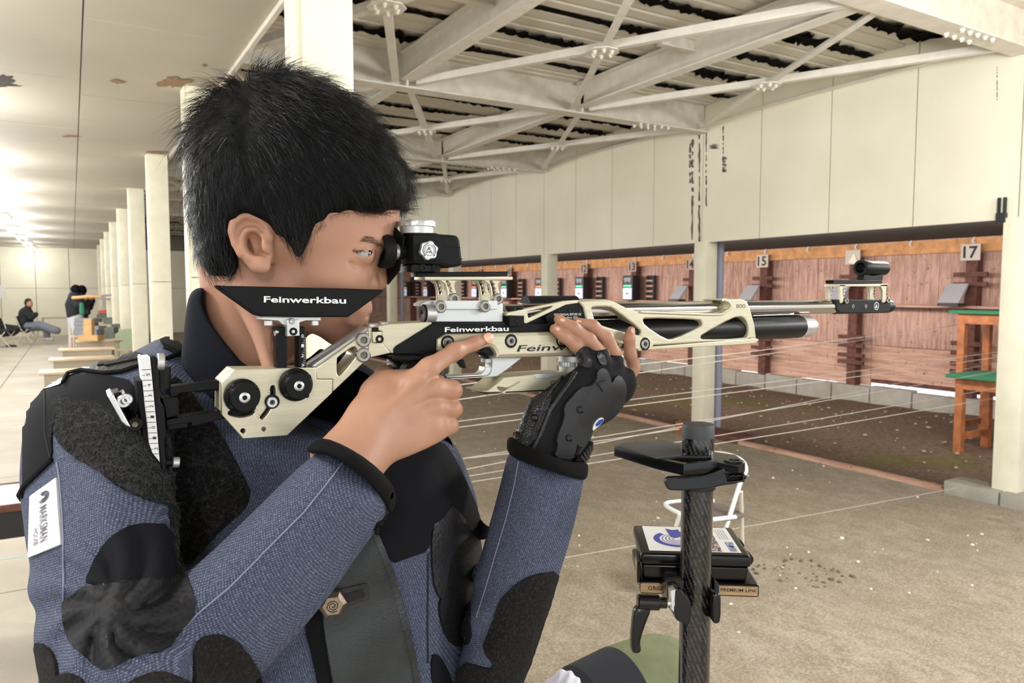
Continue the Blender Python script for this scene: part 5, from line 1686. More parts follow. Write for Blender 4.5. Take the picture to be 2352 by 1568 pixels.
alo, ahi = box_of([SHO_R, ELB_R, SHO_L, ELB_L, P(650, 1600, 1.0), P(600, 900, 0.7), P(760, 1080, .66), P(1265, 1060, .84)], 0.12)
body_fn = grouped([(core, alo, ahi, 0.0), (head, hlo, hhi, 0.02), (hand_r, rlo, rhi, 0.008), (hand_l, llo, lhi, 0.006)])
PER_LOC = Vector((P(600, 1400, 0.85).x, P(600, 1400, 0.85).y, 0))
MAN = thing('person', 'black-haired man in a blue canvas shooting jacket aiming the air rifle', 'person', PER_LOC)
_lo = np.minimum.reduce([hlo, rlo, llo, alo]); _hi = np.maximum.reduce([hhi, rhi, lhi, ahi])
BODY = link('body', sdf_mesh('body', body_fn, _lo, _hi, 0.0017), M_SKIN, MAN)
BV_BODY = bvh_of(BODY)

# ---- eye, brow, lips, nails
def m_eye():
    t = NT('eye')
    sep = t.n('ShaderNodeSeparateXYZ')
    t.link(t.tc('Object'), sep.inputs[0])
    r = t.math('SQRT', t.math('ADD', t.math('POWER', sep.outputs[0], 2), t.math('POWER', sep.outputs[1], 2)))
    rim = t.math('DIVIDE', r, EYER)
    front = t.math('GREATER_THAN', sep.outputs[2], 0.0)
    c = t.ramp(rim, [(0.0, (8, 6, 6)), (0.20, (10, 8, 7)), (0.24, (58, 36, 24)), (0.46, (40, 26, 18)), (0.52, (154, 144, 138))])
    t.col(t.mix(front, (154, 144, 138), c))
    t.set(rough=0.08, coat=0.6)
    return t.m
bm = bmesh.new(); bmesh.ops.create_uvsphere(bm, u_segments=32, v_segments=20, radius=EYER)
eye = link('eyeball', bm_to(bm, 'eyeball'), m_eye(), MAN, smooth=180)
gaze = (RGT * 0.93 - FWD * 0.36 - UPV * 0.04).normalized()
eye.matrix_world = Matrix.Translation(EYE) @ gaze.to_track_quat('Z', 'Y').to_matrix().to_4x4()
eye.location = EYE - PER_LOC
eye.rotation_euler = gaze.to_track_quat('Z', 'Y').to_euler()
cH = crop(400, 120, 2.119)
br = []
bp = [(823, 553), (835, 540), (850, 542), (866, 555), (882, 564), (878, 573), (862, 564), (842, 555)]
for k in range(150):
    while True:
        x = random.uniform(818, 888); y = random.uniform(538, 572)
        if poly2d(np.array([x]), np.array([y]), bp)[0] < 0: break
    h, n = cast(BV_BODY, x, y, Dh)
    d = (RGT * 1.0 + UPV * (-0.2 + random.uniform(-.25, .25)) + n * 0.25).normalized()
    br.append(([h - n * 0.0004, h + d * 0.003 + n * 0.0006, h + d * 0.0060 + n * 0.0004], 0.00011))
strands('eyebrow', br, simple('brow_hair', (52, 38, 30), 0.6), MAN)
lash = []
for k in range(46):
    u = k / 45
    x = 808 + 46 * u; y = 576 - 2 * u
    h, n = cast(BV_BODY, x, y, Dh)
    d = (n + RGT * 0.5 - UPV * 0.35).normalized()
    lash.append(([h, h + d * 0.002, h + d * 0.004 + UPV * 0.0006], 0.00014))
strands('eyelashes', lash, M_HAIR, MAN)
c3n = crop(900, 680, 5.88)
drape('fingernail', chaikin(c3n([(1232, 540), (1262, 512), (1340, 490), (1382, 510), (1380, 575), (1345, 620), (1300, 632), (1262, 600)]), 2), BV_BODY, M_NAIL, MAN, off=0.0006, step=3, thick=0.0012, dref=0.795)
c8n = crop(1100, 680, 3.5625)
for q in ([(622, 258), (650, 252), (668, 272), (640, 285)], [(660, 186), (690, 180), (712, 204), (676, 210)], [(790, 198), (825, 195), (845, 212), (800, 216)], [(1240, 268), (1262, 262), (1272, 300), (1250, 305)]):
    drape('fingernail', chaikin(c8n(q), 2), BV_BODY, M_NAIL, MAN, off=0.0005, step=2.5, thick=0.0010, dref=0.865)

# ---- hair
HOUT = [(452, 645), (466, 600), (453, 540), (441, 470), (436, 400), (432, 335), (440, 295), (452, 262), (480, 225), (520, 198), (575, 178), (615, 164), (655, 160), (705, 174), (765, 204), (822, 244), (862, 292), (893, 335), (922, 375), (940, 412), (946, 448), (936, 474), (905, 484), (870, 492), (830, 490), (792, 486), (762, 498), (736, 518), (717, 545), (706, 578), (696, 606), (684, 598), (672, 574), (652, 548), (636, 540), (618, 520), (598, 502), (570, 492), (548, 503), (536, 530), (538, 570), (552, 612), (552, 636), (530, 650), (500, 655), (470, 652)]
HPOLY = chaikin(HOUT, 1)
def hair_fn(p):
    ay = view_axes(0, 14)
    v = s_ell(p, hp(672, 400, 0.012), (rr(252), rr(250), 0.090), ay)
    v = smin(v, s_ell(p, hp(560, 540, 0.022), (rr(120), rr(130), 0.083), ay), 0.03)
    v = smin(v, s_ell(p, hp(820, 420, 0.030), (rr(135), rr(110), 0.080), view_axes(-25, 16)), 0.03)
    v = smin(v, s_ell(p, hp(640, 470, 0.012), (rr(190), rr(130), 0.0815), ay), 0.02)
    v = smin(v, s_ell(p, hp(684, 535, -0.002), (rr(60), rr(95), 0.0655), view_axes(0, 10)), 0.012)
    px, py, d = proj(p)
    q = poly2d(px, py, HPOLY) * d / FPX
    w = smax(v, q, 0.011)
    f = np.sin(px * 0.11 + np.sin(py * 0.045) * 2.5) * np.sin(py * 0.05 + px * 0.02)
    return w + 0.0012 * f
xlo, xhi = box_of([hp(415, 140, -0.11), hp(965, 670, 0.16), hp(415, 670, 0.16), hp(965, 140, -0.11)], 0.01)
HAIR = link('hair', sdf_mesh('hair', hair_fn, xlo, xhi, 0.003), M_HAIRB, MAN)
def grow_hair():
    me = HAIR.data
    n = len(me.polygons)
    cen = np.empty(n * 3); me.polygons.foreach_get('center', cen); cen = cen.reshape(-1, 3)
    nor = np.empty(n * 3); me.polygons.foreach_get('normal', nor); nor = nor.reshape(-1, 3)
    ar = np.empty(n); me.polygons.foreach_get('area', ar)
    view = (nor * (cen - _C)).sum(1)
    w = ar * np.where(view < 0.12, 1.0, 0.25)
    N = 15000
    idx = rng.choice(n, N, p=w / w.sum())
    crown = np.array(hp(560, 235, 0.02)[:])
    EO = [(522, 521), (531, 500), (545, 490), (561, 484), (577, 485), (594, 493), (612, 511), (628, 530), (634, 560), (628, 614), (597, 632), (548, 600), (524, 545)]
    p, nn = cen[idx], nor[idx]
    px, py, dd = proj(p)
    a = p - crown
    a /= np.linalg.norm(a, axis=1, keepdims=True) + 1e-6
    C = lambda m, x, y: np.where(m, x, y)[:, None]
    t = a * 0.7 - _U * C(py > 300, 0.75, 0.25) + _R * C((py < 420) & (px > 560), 0.55, 0.05)
    t = t + C((px < 560) & (py < 330), 1.0, 0.0) * (_U - _R) * 0.5
    t -= nn * (t * nn).sum(1, keepdims=True)
    t /= np.linalg.norm(t, axis=1, keepdims=True) + 1e-6
    t += rng.normal(0, 0.16, (N, 3))
    top = py < 330
    L = rng.uniform(0.014, 0.030, N) * np.where(top, 1.25, 1.0) * np.where((py > 560) & (px < 560), 0.7, 1.0)
    lift = rng.uniform(0.05, 0.28, N) + np.where(top & (px < 640) & (rng.random(N) < 0.5), rng.uniform(0, 0.45, N), 0)
    lift = np.where((px > 640) & (py > 430), lift * 0.5, lift)
    L, lift = L[:, None], lift[:, None]
    p0 = p - nn * 0.002
    p1 = p + t * L * 0.35 + nn * L * lift * 0.6
    p2 = p + t * L * 0.7 + nn * L * lift * 0.8
    p3 = p + t * L + nn * L * lift * C(top, 1.0, 0.6) - _U * L * 0.1
    near = dd < Dh + 0.03
    bad = np.zeros(N, bool)
    for q in (p, p2, p3):
        x, y, d = proj(q)
        bad |= near & (poly2d(x, y, EO) < 2)
    x, y, d = proj(p3)
    bad |= near & (px > 560) & (py > 440) & (poly2d(x, y, HPOLY) > 14)
    rad = rng.uniform(0.00013, 0.00026, N)
    return [([Vector(p0[i]), Vector(p1[i]), Vector(p2[i]), Vector(p3[i])], rad[i]) for i in range(N) if not bad[i]]
strands('hair_strands', grow_hair(), M_HAIR, HAIR)

# ---- polo collar around the neck
COLP = chaikin([(470, 658), (444, 664), (424, 690), (418, 724), (400, 745), (386, 764), (392, 800), (430, 862), (500, 930), (640, 950), (760, 900), (800, 820), (790, 778), (745, 792), (700, 830), (620, 856), (560, 838), (537, 810), (512, 780), (482, 740), (466, 704), (467, 680)], 1)
NA, NB = np.array(hp(574, 620, 0.030)[:]), np.array(hp(592, 930, 0.060)[:])
def collar_fn(p):
    ax = NB - NA; L = np.linalg.norm(ax); ax = ax / L
    t = (p - NA) @ ax
    rad = np.linalg.norm((p - NA) - t[:, None] * ax, axis=1)
    r0 = rr(117) + (rr(172) - rr(117)) * np.clip(t / L, 0, 1.2)
    sh = np.abs(rad - r0) - 0.0065
    px, py, d = proj(p)
    q = poly2d(px, py, COLP) * d / FPX
    return smax(sh, q, 0.006)
clo, chi = box_of([hp(380, 640, -0.1), hp(820, 960, 0.17), hp(380, 960, 0.17), hp(820, 640, -0.1)], 0.01)
POLO = link('polo_collar', sdf_mesh('polo_collar', collar_fn, clo, chi, 0.0026), M_POLO, MAN)

PSH = chaikin([(470, 830), (560, 858), (640, 858), (700, 835), (790, 776), (818, 826), (862, 852), (905, 905), (1000, 985), (1045, 1012), (1050, 1120), (470, 1120)], 1)
me = sdf_mesh('polo_shirt', lambda p: s_puff(p, PSH, lambda a, b: 0.885 + (a - 650) * 0.00008, 0.045, 0.085), *box_of([P(430, 760, 0.78), P(1090, 1160, 1.02), P(430, 1160, 0.78), P(1090, 760, 1.02)], 0.02), 0.0045)
link('polo_shirt', me, M_POLO, MAN)
# ================================================================== jacket
JACKET = link('jacket', bpy.data.meshes.new('jacket'), None, MAN)
TP = chaikin([(150, 900), (230, 850), (330, 800), (372, 772), (430, 790), (520, 850), (640, 930), (760, 975), (900, 985), (1020, 1000), (1060, 1040), (1090, 1130), (1108, 1240), (1095, 1330), (1090, 1450), (1092, 1590), (1010, 1760), (960, 2010), (300, 2010), (230, 1760), (140, 1600), (120, 1100)], 2)
tfn = lambda px, py: 0.90 + (px - 620) * 0.00012 - (py - 1200) * 0.00002
def torso_fn(p):
    d = s_puff(p, TP, tfn, 0.075, 0.140)
    px, py, dd = proj(p)
    return d + 0.0022 * np.sin(px * 0.018 + py * 0.011) * np.sin(py * 0.021)
tlo, thi = box_of([P(60, 740, 0.7), P(1150, 2050, 1.12), P(60, 2050, 0.7), P(1150, 740, 1.12), P(60, 740, 1.12), P(1150, 2050, 0.7), P(60, 2050, 1.12)], 0.02)
TORSO = sdf_mesh('jacket', torso_fn, tlo, thi, 0.0052)
JACKET.data = TORSO
TORSO.materials.append(M_CANVAS)
# trousers and shoes below the picture
HC = P(630, 1960, 0.93)
def leg(sx, sy, fx, fy):
    return [(HC + Vector((sx * 0.08, sy * 0.05, 0.03)), 0.115), (Vector((HC.x + fx * 0.7, HC.y + fy * 0.7, 0.48)), 0.085), (Vector((HC.x + fx, HC.y + fy, 0.07)), 0.065)]
LG = [leg(1, -0.4, 0.17, -0.06), leg(-1, 0.4, -0.15, 0.08)]
def trous_fn(p):
    return smin(smin(s_chain(p, LG[0], 0.02), s_chain(p, LG[1], 0.02), 0.03), s_ell(p, HC, (0.19, 0.14, 0.11), np.eye(3)), 0.04)
_tl, _th = box_of([q for l in LG for q, r in l], 0.2)
link('trousers', sdf_mesh('trousers', trous_fn, _tl, _th, 0.009), M_CANVAS, MAN)
M_BOOT = simple('black_boot', (20, 20, 22), 0.6)
for l in LG:
    a = l[2][0]
    b0, b1 = Vector((a.x - 0.02, a.y + 0.06, 0.045)), Vector((a.x + 0.03, a.y - 0.17, 0.042))
    me = sdf_mesh('shoe', lambda p, b0=b0, b1=b1, a=a: np.maximum(smin(s_cone(p, b0, 0.045, b1, 0.042), s_cone(p, a - Vector((0, 0, 0.03)), 0.05, a + Vector((0, 0, 0.03)), 0.06), 0.03), 0.002 - p[:, 2]), *box_of([b0, b1, a + Vector((0, 0, 0.04))], 0.08), 0.007)
    link('shoe', me, M_BOOT, MAN)
UA = chaikin([(46, 1150), (48, 1010), (62, 930), (110, 880), (190, 846), (280, 822), (345, 812), (378, 860), (392, 960), (398, 1100), (412, 1260), (430, 1380), (470, 1500), (480, 1700), (90, 1700), (84, 1480), (66, 1320)], 2)
FA = chaikin([(748, 1028), (690, 1072), (560, 1196), (440, 1306), (300, 1376), (170, 1430), (110, 1510), (110, 1700), (520, 1700), (566, 1580), (630, 1512), (745, 1385), (830, 1262), (892, 1180), (885, 1120), (840, 1070), (790, 1035)], 2)
uafn = lambda px, py: 0.735 - (py - 900) * 0.00022
fafn = lambda px, py: 0.690 - (830 - px) * 0.000165
def sleeve_r_fn(p):
    d = s_puff(p, UA, uafn, 0.072, 0.072)
    f = s_puff(p, FA, fafn, 0.056, 0.052)
    d = smin(d, f, 0.016)
    px, py, dd = proj(p)
    # creases gathering at the bend of the elbow
    cx, cy = px - 250, py - 1400
    r = np.sqrt(cx ** 2 + cy ** 2)
    a = np.arctan2(cy, cx)
    fold = np.exp(-((r - 110) / 95) ** 2) * np.sin(a * 9 + r * 0.03)
    return d + 0.0045 * fold + 0.0010 * np.sin(px * 0.03 + py * 0.02)
slo, shi = box_of([P(20, 780, 0.58), P(920, 1700, 0.8), P(20, 1700, 0.45), P(920, 780, 0.8), P(20, 1700, .8)], 0.03)
SLV_R = link('sleeve', sdf_mesh('sleeve', sleeve_r_fn, slo, shi, 0.0044), M_CANVAS, JACKET)
LU = chaikin([(985, 1000), (1040, 1012), (1075, 1090), (1100, 1190), (1108, 1260), (1100, 1400), (1090, 1560), (1080, 1700), (1000, 1700), (985, 1400), (965, 1150)], 2)
LF = chaikin([(1172, 1018), (1150, 1110), (1120, 1220), (1088, 1330), (1066, 1440), (1048, 1560), (1040, 1700), (1150, 1700), (1200, 1560), (1234, 1480), (1278, 1340), (1310, 1240), (1332, 1150), (1346, 1075), (1260, 1048)], 2)
def sleeve_l_fn(p):
    d = s_puff(p, LU, lambda px, py: 0.945 - (py - 1300) * 0.0001, 0.05, 0.06)
    f = s_puff(p, LF, lambda px, py: 0.858 - (py - 1200) * 0.00003, 0.046, 0.044)
    d = smin(d, f, 0.012)
    px, py, dd = proj(p)
    fold = np.exp(-(((px - 1090) / 60) ** 2 + ((py - 1430) / 110) ** 2)) * np.sin(py * 0.06 + px * 0.03)
    return d + 0.003 * fold
zlo, zhi = box_of([P(950, 980, 0.78), P(1370, 1700, 1.05), P(950, 1700, 0.78), P(1370, 980, 1.05), P(950, 980, 1.05)], 0.03)
SLV_L = link('sleeve', sdf_mesh('sleeve', sleeve_l_fn, zlo, zhi, 0.004), M_CANVAS, JACKET)
BV_J = bvh_of(TORSO, SLV_R, SLV_L)
BV_T = bvh_of(TORSO)
BV_R = bvh_of(SLV_R)
BV_L = bvh_of(SLV_L)
# cuffs
CR = chaikin([(700, 1034), (722, 1012), (745, 1004), (795, 1024), (848, 1057), (893, 1099), (910, 1131), (909, 1160), (896, 1182), (882, 1150), (842, 1100), (788, 1060), (748, 1040), (718, 1042)], 1)
def s_slab(p, poly, dfn, T, k=0.007):
    px, py, d = proj(p)
    return smax(poly2d(px, py, poly) * d / FPX, np.abs(d - dfn(px, py)) - T, k)
me = sdf_mesh('cuff', lambda p: s_slab(p, CR, lambda a, b: 0.692 - (830 - a) * 0.000165 + 0.034 * ((a * 0.83 + b * 0.56 - 1270) / 118) ** 2, 0.056), *box_of([P(680, 980, 0.58), P(930, 1210, 0.8), P(680, 1210, 0.58), P(930, 980, 0.8)], 0.01), 0.0028)
link('cuff', me, M_TRIM, JACKET)
CL = chaikin([(1164, 1004), (1180, 1003), (1218, 1026), (1268, 1048), (1313, 1062), (1340, 1060), (1352, 1066), (1350, 1096), (1338, 1104), (1268, 1082), (1194, 1058), (1164, 1040)], 1)
me = sdf_mesh('cuff', lambda p: s_slab(p, CL, lambda a, b: 0.860 + 0.036 * ((a - 1258) / 98) ** 2, 0.052), *box_of([P(1140, 980, 0.78), P(1370, 1120, 0.97), P(1140, 1120, 0.78), P(1370, 980, 0.97)], 0.01), 0.0028)
link('cuff', me, M_TRIM, JACKET)

c5 = crop(0, 780, 1.99); c6 = crop(600, 960, 2.579); cN = crop(0, 420, 3.266)
def patch(name, pl, bv, mat, off=0.0018, sm=1, dref=0.66, step=9, jit=0.0, label=None):
    return drape(name, chaikin(pl, sm) if sm else pl, bv, mat, JACKET, off=off, step=step, dref=dref, jitter=jit, thick=0.004, label=label)
patch('shoulder_panel', c5([(82, 745), (90, 560), (102, 330), (150, 256), (212, 230), (300, 212), (322, 165), (450, 158), (640, 200), (690, 470), (560, 350), (300, 290), (262, 330), (240, 430), (245, 545), (200, 590), (120, 670)]), BV_R, M_BLKCL, label='black softshell shoulder panel')
def fibres(o, n, L, mat):
    me = o.data
    cs = [(p.center.copy(), p.normal.copy(), p.area) for p in me.polygons if p.normal.dot(p.center - CAM) < 0]
    w = np.array([c[2] for c in cs]); out = []
    for i in rng.choice(len(cs), n, p=w / w.sum()):
        c, nn, a = cs[i]
        j = Vector(rng.normal(0, 1, 3)); j = (j - nn * j.dot(nn)).normalized()
        q = c + Vector(rng.normal(0, 0.0016, 3)); q -= nn * (q - c).dot(nn)
        l = L * rng.uniform(0.5, 1.2)
        out.append(([q, q + (j * 0.7 + nn * 0.35) * l * 0.6, q + (j * 1.1 + nn * 0.35 - UPV * 0.3) * l], rng.uniform(0.00012, 0.0002)))
    return strands('fibres', out, mat, o)
M_FIB = simple('grey_fibre', (66, 66, 66), 0.6)
f1 = patch('shoulder_patch', c5([(262, 262), (300, 285), (420, 300), (540, 340), (620, 420), (690, 490), (745, 600), (790, 760), (700, 745), (600, 705), (500, 645), (440, 590), (340, 540), (290, 490), (255, 430), (275, 330)]), BV_R, M_FUZZ, off=0.0035, jit=1.5, label='fuzzy black rubber patch over the shoulder')
f2 = patch('chest_patch', c5([(780, 160), (850, 220), (930, 330), (1010, 440), (1080, 560), (1165, 730), (1000, 880), (860, 1040), (800, 1080), (770, 760), (745, 560), (745, 300)]), BV_J, M_FUZZ, off=0.003, jit=1.5, dref=0.75, label='fuzzy black rubber patch on the chest')
fibres(f1, 1500, 0.006, M_FIB); fibres(f2, 1100, 0.006, M_FIB)
patch('elbow_panel', c5([(620, 838), (790, 848), (815, 1085), (740, 1095), (600, 1105), (390, 1130), (410, 1060), (450, 970), (520, 890)]), BV_R, M_BLKCL, label='black inner elbow panel')
patch('mesh_panel', c5([(292, 1190), (390, 1125), (600, 1102), (745, 1090), (850, 1062), (870, 1110), (905, 1240), (830, 1330), (765, 1425), (600, 1445), (520, 1505), (450, 1500), (330, 1400), (298, 1320), (288, 1240)]), BV_R, M_MESH, label='perforated black mesh at the elbow')
patch('forearm_patch', c5([(880, 1500), (885, 1400), (920, 1358), (1000, 1340), (1080, 1370), (1140, 1440), (1200, 1540), (1200, 1640), (880, 1640)]), BV_J, M_SUEDE, off=0.003, jit=0.8, label='black suede elbow patch')
patch('elbow_patch', c5([(165, 1380), (215, 1395), (262, 1450), (275, 1560), (270, 1640), (215, 1640), (188, 1500)]), BV_R, M_SUEDE, off=0.003, jit=0.8)
patch('elbow_patch', c5([(225, 1575), (300, 1518), (350, 1530), (390, 1560), (390, 1640), (225, 1640)]), BV_R, M_SUEDE, off=0.003, jit=0.8)
patch('elbow_patch', c5([(560, 1580), (640, 1545), (745, 1518), (800, 1545), (870, 1575), (870, 1640), (560, 1640)]), BV_R, M_SUEDE, off=0.003, jit=0.8)
patch('epaulette', c5([(188, 226), (262, 168), (400, 115), (500, 95), (640, 62), (646, 125), (560, 152), (480, 160), (380, 146), (318, 160), (296, 205), (215, 232)]), BV_J, M_LEATH, off=0.0024, dref=0.72, label='black leather shoulder yoke')
patch('perforated_strap', c5([(440, 108), (625, 66), (656, 76), (650, 96), (490, 130)]), BV_J, M_MESH, off=0.0038, sm=0, dref=0.72)
lb = patch('sewn_label', c5([(147, 715), (265, 632), (286, 935), (140, 993)]), BV_R, M_WHITE, off=0.0022, sm=0, label='white sewn maker label')
def lab_px(u0, u1, v0, v1):
    # label axes: text runs down the label; top of the letters faces right
    A, B, C, D = (Vector(q) for q in c5([(147, 715), (265, 632), (286, 935), (140, 993)]))
    def fn(u, v):
        s = u0 + (u1 - u0) * u; w = v0 + (v1 - v0) * v
        q = (A.lerp(D, s)).lerp(B.lerp(C, s), w)
        return q.x, q.y
    return fn
M_LABT = simple('grey_print', (96, 98, 110), 0.7)
text_on('label_text', 'MARKSMAN', lab_px(0.30, 0.86, 0.40, 0.66), BV_R, M_LABT, lb, off=0.0029, dref=0.6)
text_on('label_text', 'HOUSE', lab_px(0.60, 0.86, 0.20, 0.34), BV_R, M_LABT, lb, off=0.0029, dref=0.6)
fnL = lab_px(0, 1, 0, 1)
for k, rad in enumerate((0.05, 0.085, 0.12)):
    pts = []
    for i in range(20):
        a = math.radians(-60 + i * (270 / 19))
        x, y = fnL(0.17 + rad * 0.62 * math.cos(a), 0.55 + rad * 1.5 * math.sin(a))
        h, n = cast(BV_R, x, y, 0.6)
        pts.append(h + n * 0.0028)
    tube('label_mark', pts, 0.0006, M_LABT, lb, seg=4)
patch('neck_trim', cN([(1185, 1172), (1230, 1118), (1300, 1150), (1400, 1215), (1500, 1320), (1600, 1425), (1700, 1510), (1600, 1520), (1530, 1455), (1440, 1350), (1350, 1280), (1250, 1235)]), BV_T, M_TRIM, off=0.003, dref=0.8)
patch('placket', c6([(640, 720), (668, 655), (690, 690), (720, 760), (760, 870), (830, 1100), (880, 1300), (925, 1568), (930, 1700), (440, 1700), (400, 1400), (358, 1180), (380, 1060), (470, 920), (560, 800)]), BV_T, M_PLACK, off=0.004, dref=0.76, label='dark green leather front placket')
patch('placket_edge', c6([(655, 680), (682, 655), (745, 800), (800, 960), (858, 1160), (905, 1380), (935, 1580), (940, 1700), (915, 1700), (905, 1568), (870, 1370), (820, 1160), (765, 970), (700, 780)]), BV_T, M_LEATH, off=0.0062, dref=0.76)
patch('front_trim', c6([(250, 1230), (300, 1170), (352, 1120), (372, 1280), (440, 1700), (350, 1700), (310, 1450)]), BV_T, M_TRIM, off=0.002, dref=0.76)
patch('chest_yoke', c6([(690, 300), (860, 225), (1000, 165), (1070, 150), (1115, 205), (1180, 330), (1250, 480), (1300, 640), (1312, 730), (1250, 690), (1160, 560), (1110, 600), (1000, 630), (995, 780), (860, 825), (762, 862), (700, 720), (655, 640), (770, 560), (800, 480), (770, 400)]), BV_J, M_BLKCL, off=0.003, dref=0.85, label='black softshell chest yoke')
patch('leather_insert', c6([(1000, 635), (1060, 600), (1115, 520), (1150, 540), (1250, 680), (1160, 735), (1112, 830), (1092, 950), (1075, 1062), (1048, 1072), (1005, 950)]), BV_J, M_LEATH, off=0.0035, dref=0.88, label='black leather insert below the far shoulder')
patch('arm_mesh', c6([(1160, 735), (1250, 685), (1302, 745), (1275, 900), (1242, 1000), (1240, 1180), (1252, 1330), (1160, 1362), (1092, 1312), (1050, 1180), (1046, 1078), (1080, 1062), (1096, 940), (1116, 830)]), BV_J, M_MESH, off=0.003, dref=0.88, label='perforated black mesh inside the far elbow')
patch('forearm_patch', c6([(1758, 903), (1735, 1000), (1705, 1100), (1652, 1250), (1604, 1400), (1545, 1568), (1520, 1700), (1170, 1700), (1160, 1520), (1200, 1450), (1250, 1452), (1350, 1484), (1378, 1462), (1318, 1370), (1330, 1315), (1370, 1200), (1410, 1085), (1470, 1010), (1560, 945), (1640, 918)]), BV_L, M_SUEDE, off=0.003, jit=0.8, dref=0.84, label='black suede patch on the supporting forearm')
patch('pocket_flap', c6([(1000, 1400), (1045, 1395), (1090, 1470), (1130, 1560), (1120, 1640), (1010, 1600)]), BV_J, M_BLKCL, off=0.002, dref=0.85)
# seams
seam('seam', c6([(490, 250), (380, 400), (250, 560), (120, 690), (0, 810)]) + c5([(1180, 1000), (1050, 1130), (905, 1250), (830, 1325)]), BV_R, 0.0007, M_THREAD, SLV_R)
seam('seam', c6([(1525, 255), (1500, 400), (1450, 600), (1390, 800), (1320, 1040), (1275, 1180)]), BV_L, 0.0007, M_THREAD, SLV_L, dref=0.84)
seam('seam', c5([(262, 560), (275, 640), (288, 800), (292, 940), (293, 1100), (292, 1190)]), BV_R, 0.0008, M_THREAD, SLV_R)
seam('seam', c5([(212, 240), (216, 430), (240, 545)]), BV_R, 0.0007, M_DTHREAD, SLV_R, off=0.002)
seam('piping', c5([(82, 740), (120, 668), (200, 592), (246, 548)]), BV_R, 0.0022, M_TRIM, SLV_R, off=0.002)
seam('piping', c5([(296, 206), (318, 162), (380, 148), (480, 162), (560, 155), (640, 128)]), BV_J, 0.002, M_TRIM, SLV_R, off=0.003)
seam('piping', cN([(1240, 1330), (1290, 1305), (1345, 1272)]), BV_T, 0.0022, M_TRIM, JACKET, off=0.002, dref=0.8)
seam('seam', c6([(985, 800), (985, 1000), (982, 1200), (985, 1450)]), BV_T, 0.0008, M_DTHREAD, JACKET, off=0.001, dref=0.8)
# button and its slot
patch('buttonhole', c6([(452, 1005), (620, 965), (642, 1058), (480, 1120), (450, 1095)]), BV_T, M_LEATH, off=0.0055, sm=0, dref=0.75)
patch('buttonhole_slit', c6([(470, 1030), (600, 1000), (612, 1045), (480, 1085)]), BV_T, M_DTHREAD, off=0.0062, sm=0, dref=0.75)
bc, bn = cast(BV_T, *c6([(415, 1075)])[0], 0.76)
M_NUT = simple('antique_metal', (150, 136, 120), 0.35, metal=0.9, var=0.15, scale=400)
_, bu, bw = frame_of(bn)
prof = [(0.002, 0.010), (0.009, 0.0155), (0.013, 0.0145), (0.0165, 0.0105)]
lathe('button', bc, bn, prof, M_NUT, JACKET, seg=6, smooth=20)
q0 = bc + bn * 0.0167
tube('button_mark', [q0 + bu * (0.001 + 0.00028 * i) * math.cos(i * 0.7) + bw * (0.001 + 0.00028 * i) * math.sin(i * 0.7) for i in range(22)], 0.0004, M_DTHREAD, JACKET, seg=4)

# ================================================================== glove of the supporting hand
GP = chaikin([(1326, 806), (1347, 797), (1367, 801), (1395, 811), (1417, 818), (1434, 833), (1451, 860), (1464, 876), (1461, 893), (1450, 916), (1434, 927), (1423, 941), (1398, 963), (1362, 985), (1355, 1017), (1350, 1045), (1316, 1140), (1208, 1110), (1190, 1040), (1184, 1000), (1196, 972), (1212, 929), (1224, 915), (1257, 890), (1296, 862), (1324, 845), (1330, 830)], 1)
gfn = fit((1390, 850, yd(1390, 850, -0.034)), (1262, 1040, 0.862), (1290, 880, yd(1290, 880, -0.032)))
def glove_fn(p):
    d = s_puff(p, GP, gfn, 0.030, 0.027)
    for x, y, w, r in ((1347, 816, -.036, 20), (1380, 822, -.042, 21), (1412, 832, -.040, 19), (1440, 872, -.036, 22)):
        d = smin(d, s_sphere(p, yp(x, y, w), r * SHL), 0.008)
    px, py, dd = proj(p)
    return d + 0.0012 * np.sin(px * 0.10 + py * 0.13) * np.clip((900 - py) / 60, 0, 1)
glo, ghi = box_of([yp(1150, 780, -0.08), yp(1490, 1110, 0.03), yp(1150, 1110, 0.03), yp(1490, 780, -0.08)], 0.02)
GLOVE = link('glove', sdf_mesh('glove', glove_fn, glo, ghi, 0.0022), M_GLOVE, MAN)
GLOVE['label'] = 'fingerless black padded glove'
BV_G = bvh_of(GLOVE)
def gpatch(name, pl, mat, off=0.002, step=5, sm=1, label=None):
    return drape(name, chaikin(c8(pl), sm) if sm else c8(pl), BV_G, mat, GLOVE, off=off, step=step, dref=0.84, thick=0.004, label=label)
gpatch('back_shell', [(820, 745), (900, 732), (950, 690), (962, 605), (1020, 588), (1058, 640), (1072, 722), (1112, 645), (1160, 665), (1195, 740), (1185, 850), (1140, 930), (1060, 1005), (930, 1062), (905, 1110), (890, 1180), (765, 1335), (600, 1312), (636, 1212), (620, 1160), (692, 985), (680, 900), (740, 830)], M_GSHELL, off=0.0035)
gpatch('knuckle_pad', [(950, 700), (1010, 680), (1060, 740), (1000, 775)], M_GSHELL, off=0.0052, sm=0)
gpatch('hex_grip', [(400, 885), (440, 842), (560, 780), (600, 800), (555, 930), (430, 1235), (300, 1175), (330, 1060)], M_HEX, off=0.002)
gpatch('finger_guard', [(800, 450), (850, 418), (890, 425), (930, 570), (880, 580), (830, 570)], M_LEATH, off=0.002)
gpatch('finger_guard', [(950, 470), (1010, 462), (1050, 560), (990, 570)], M_LEATH, off=0.002)
gpatch('wrist_vent', [(765, 1335), (890, 1180), (905, 1190), (895, 1340), (850, 1360)], M_BLK, off=0.0045, sm=0)
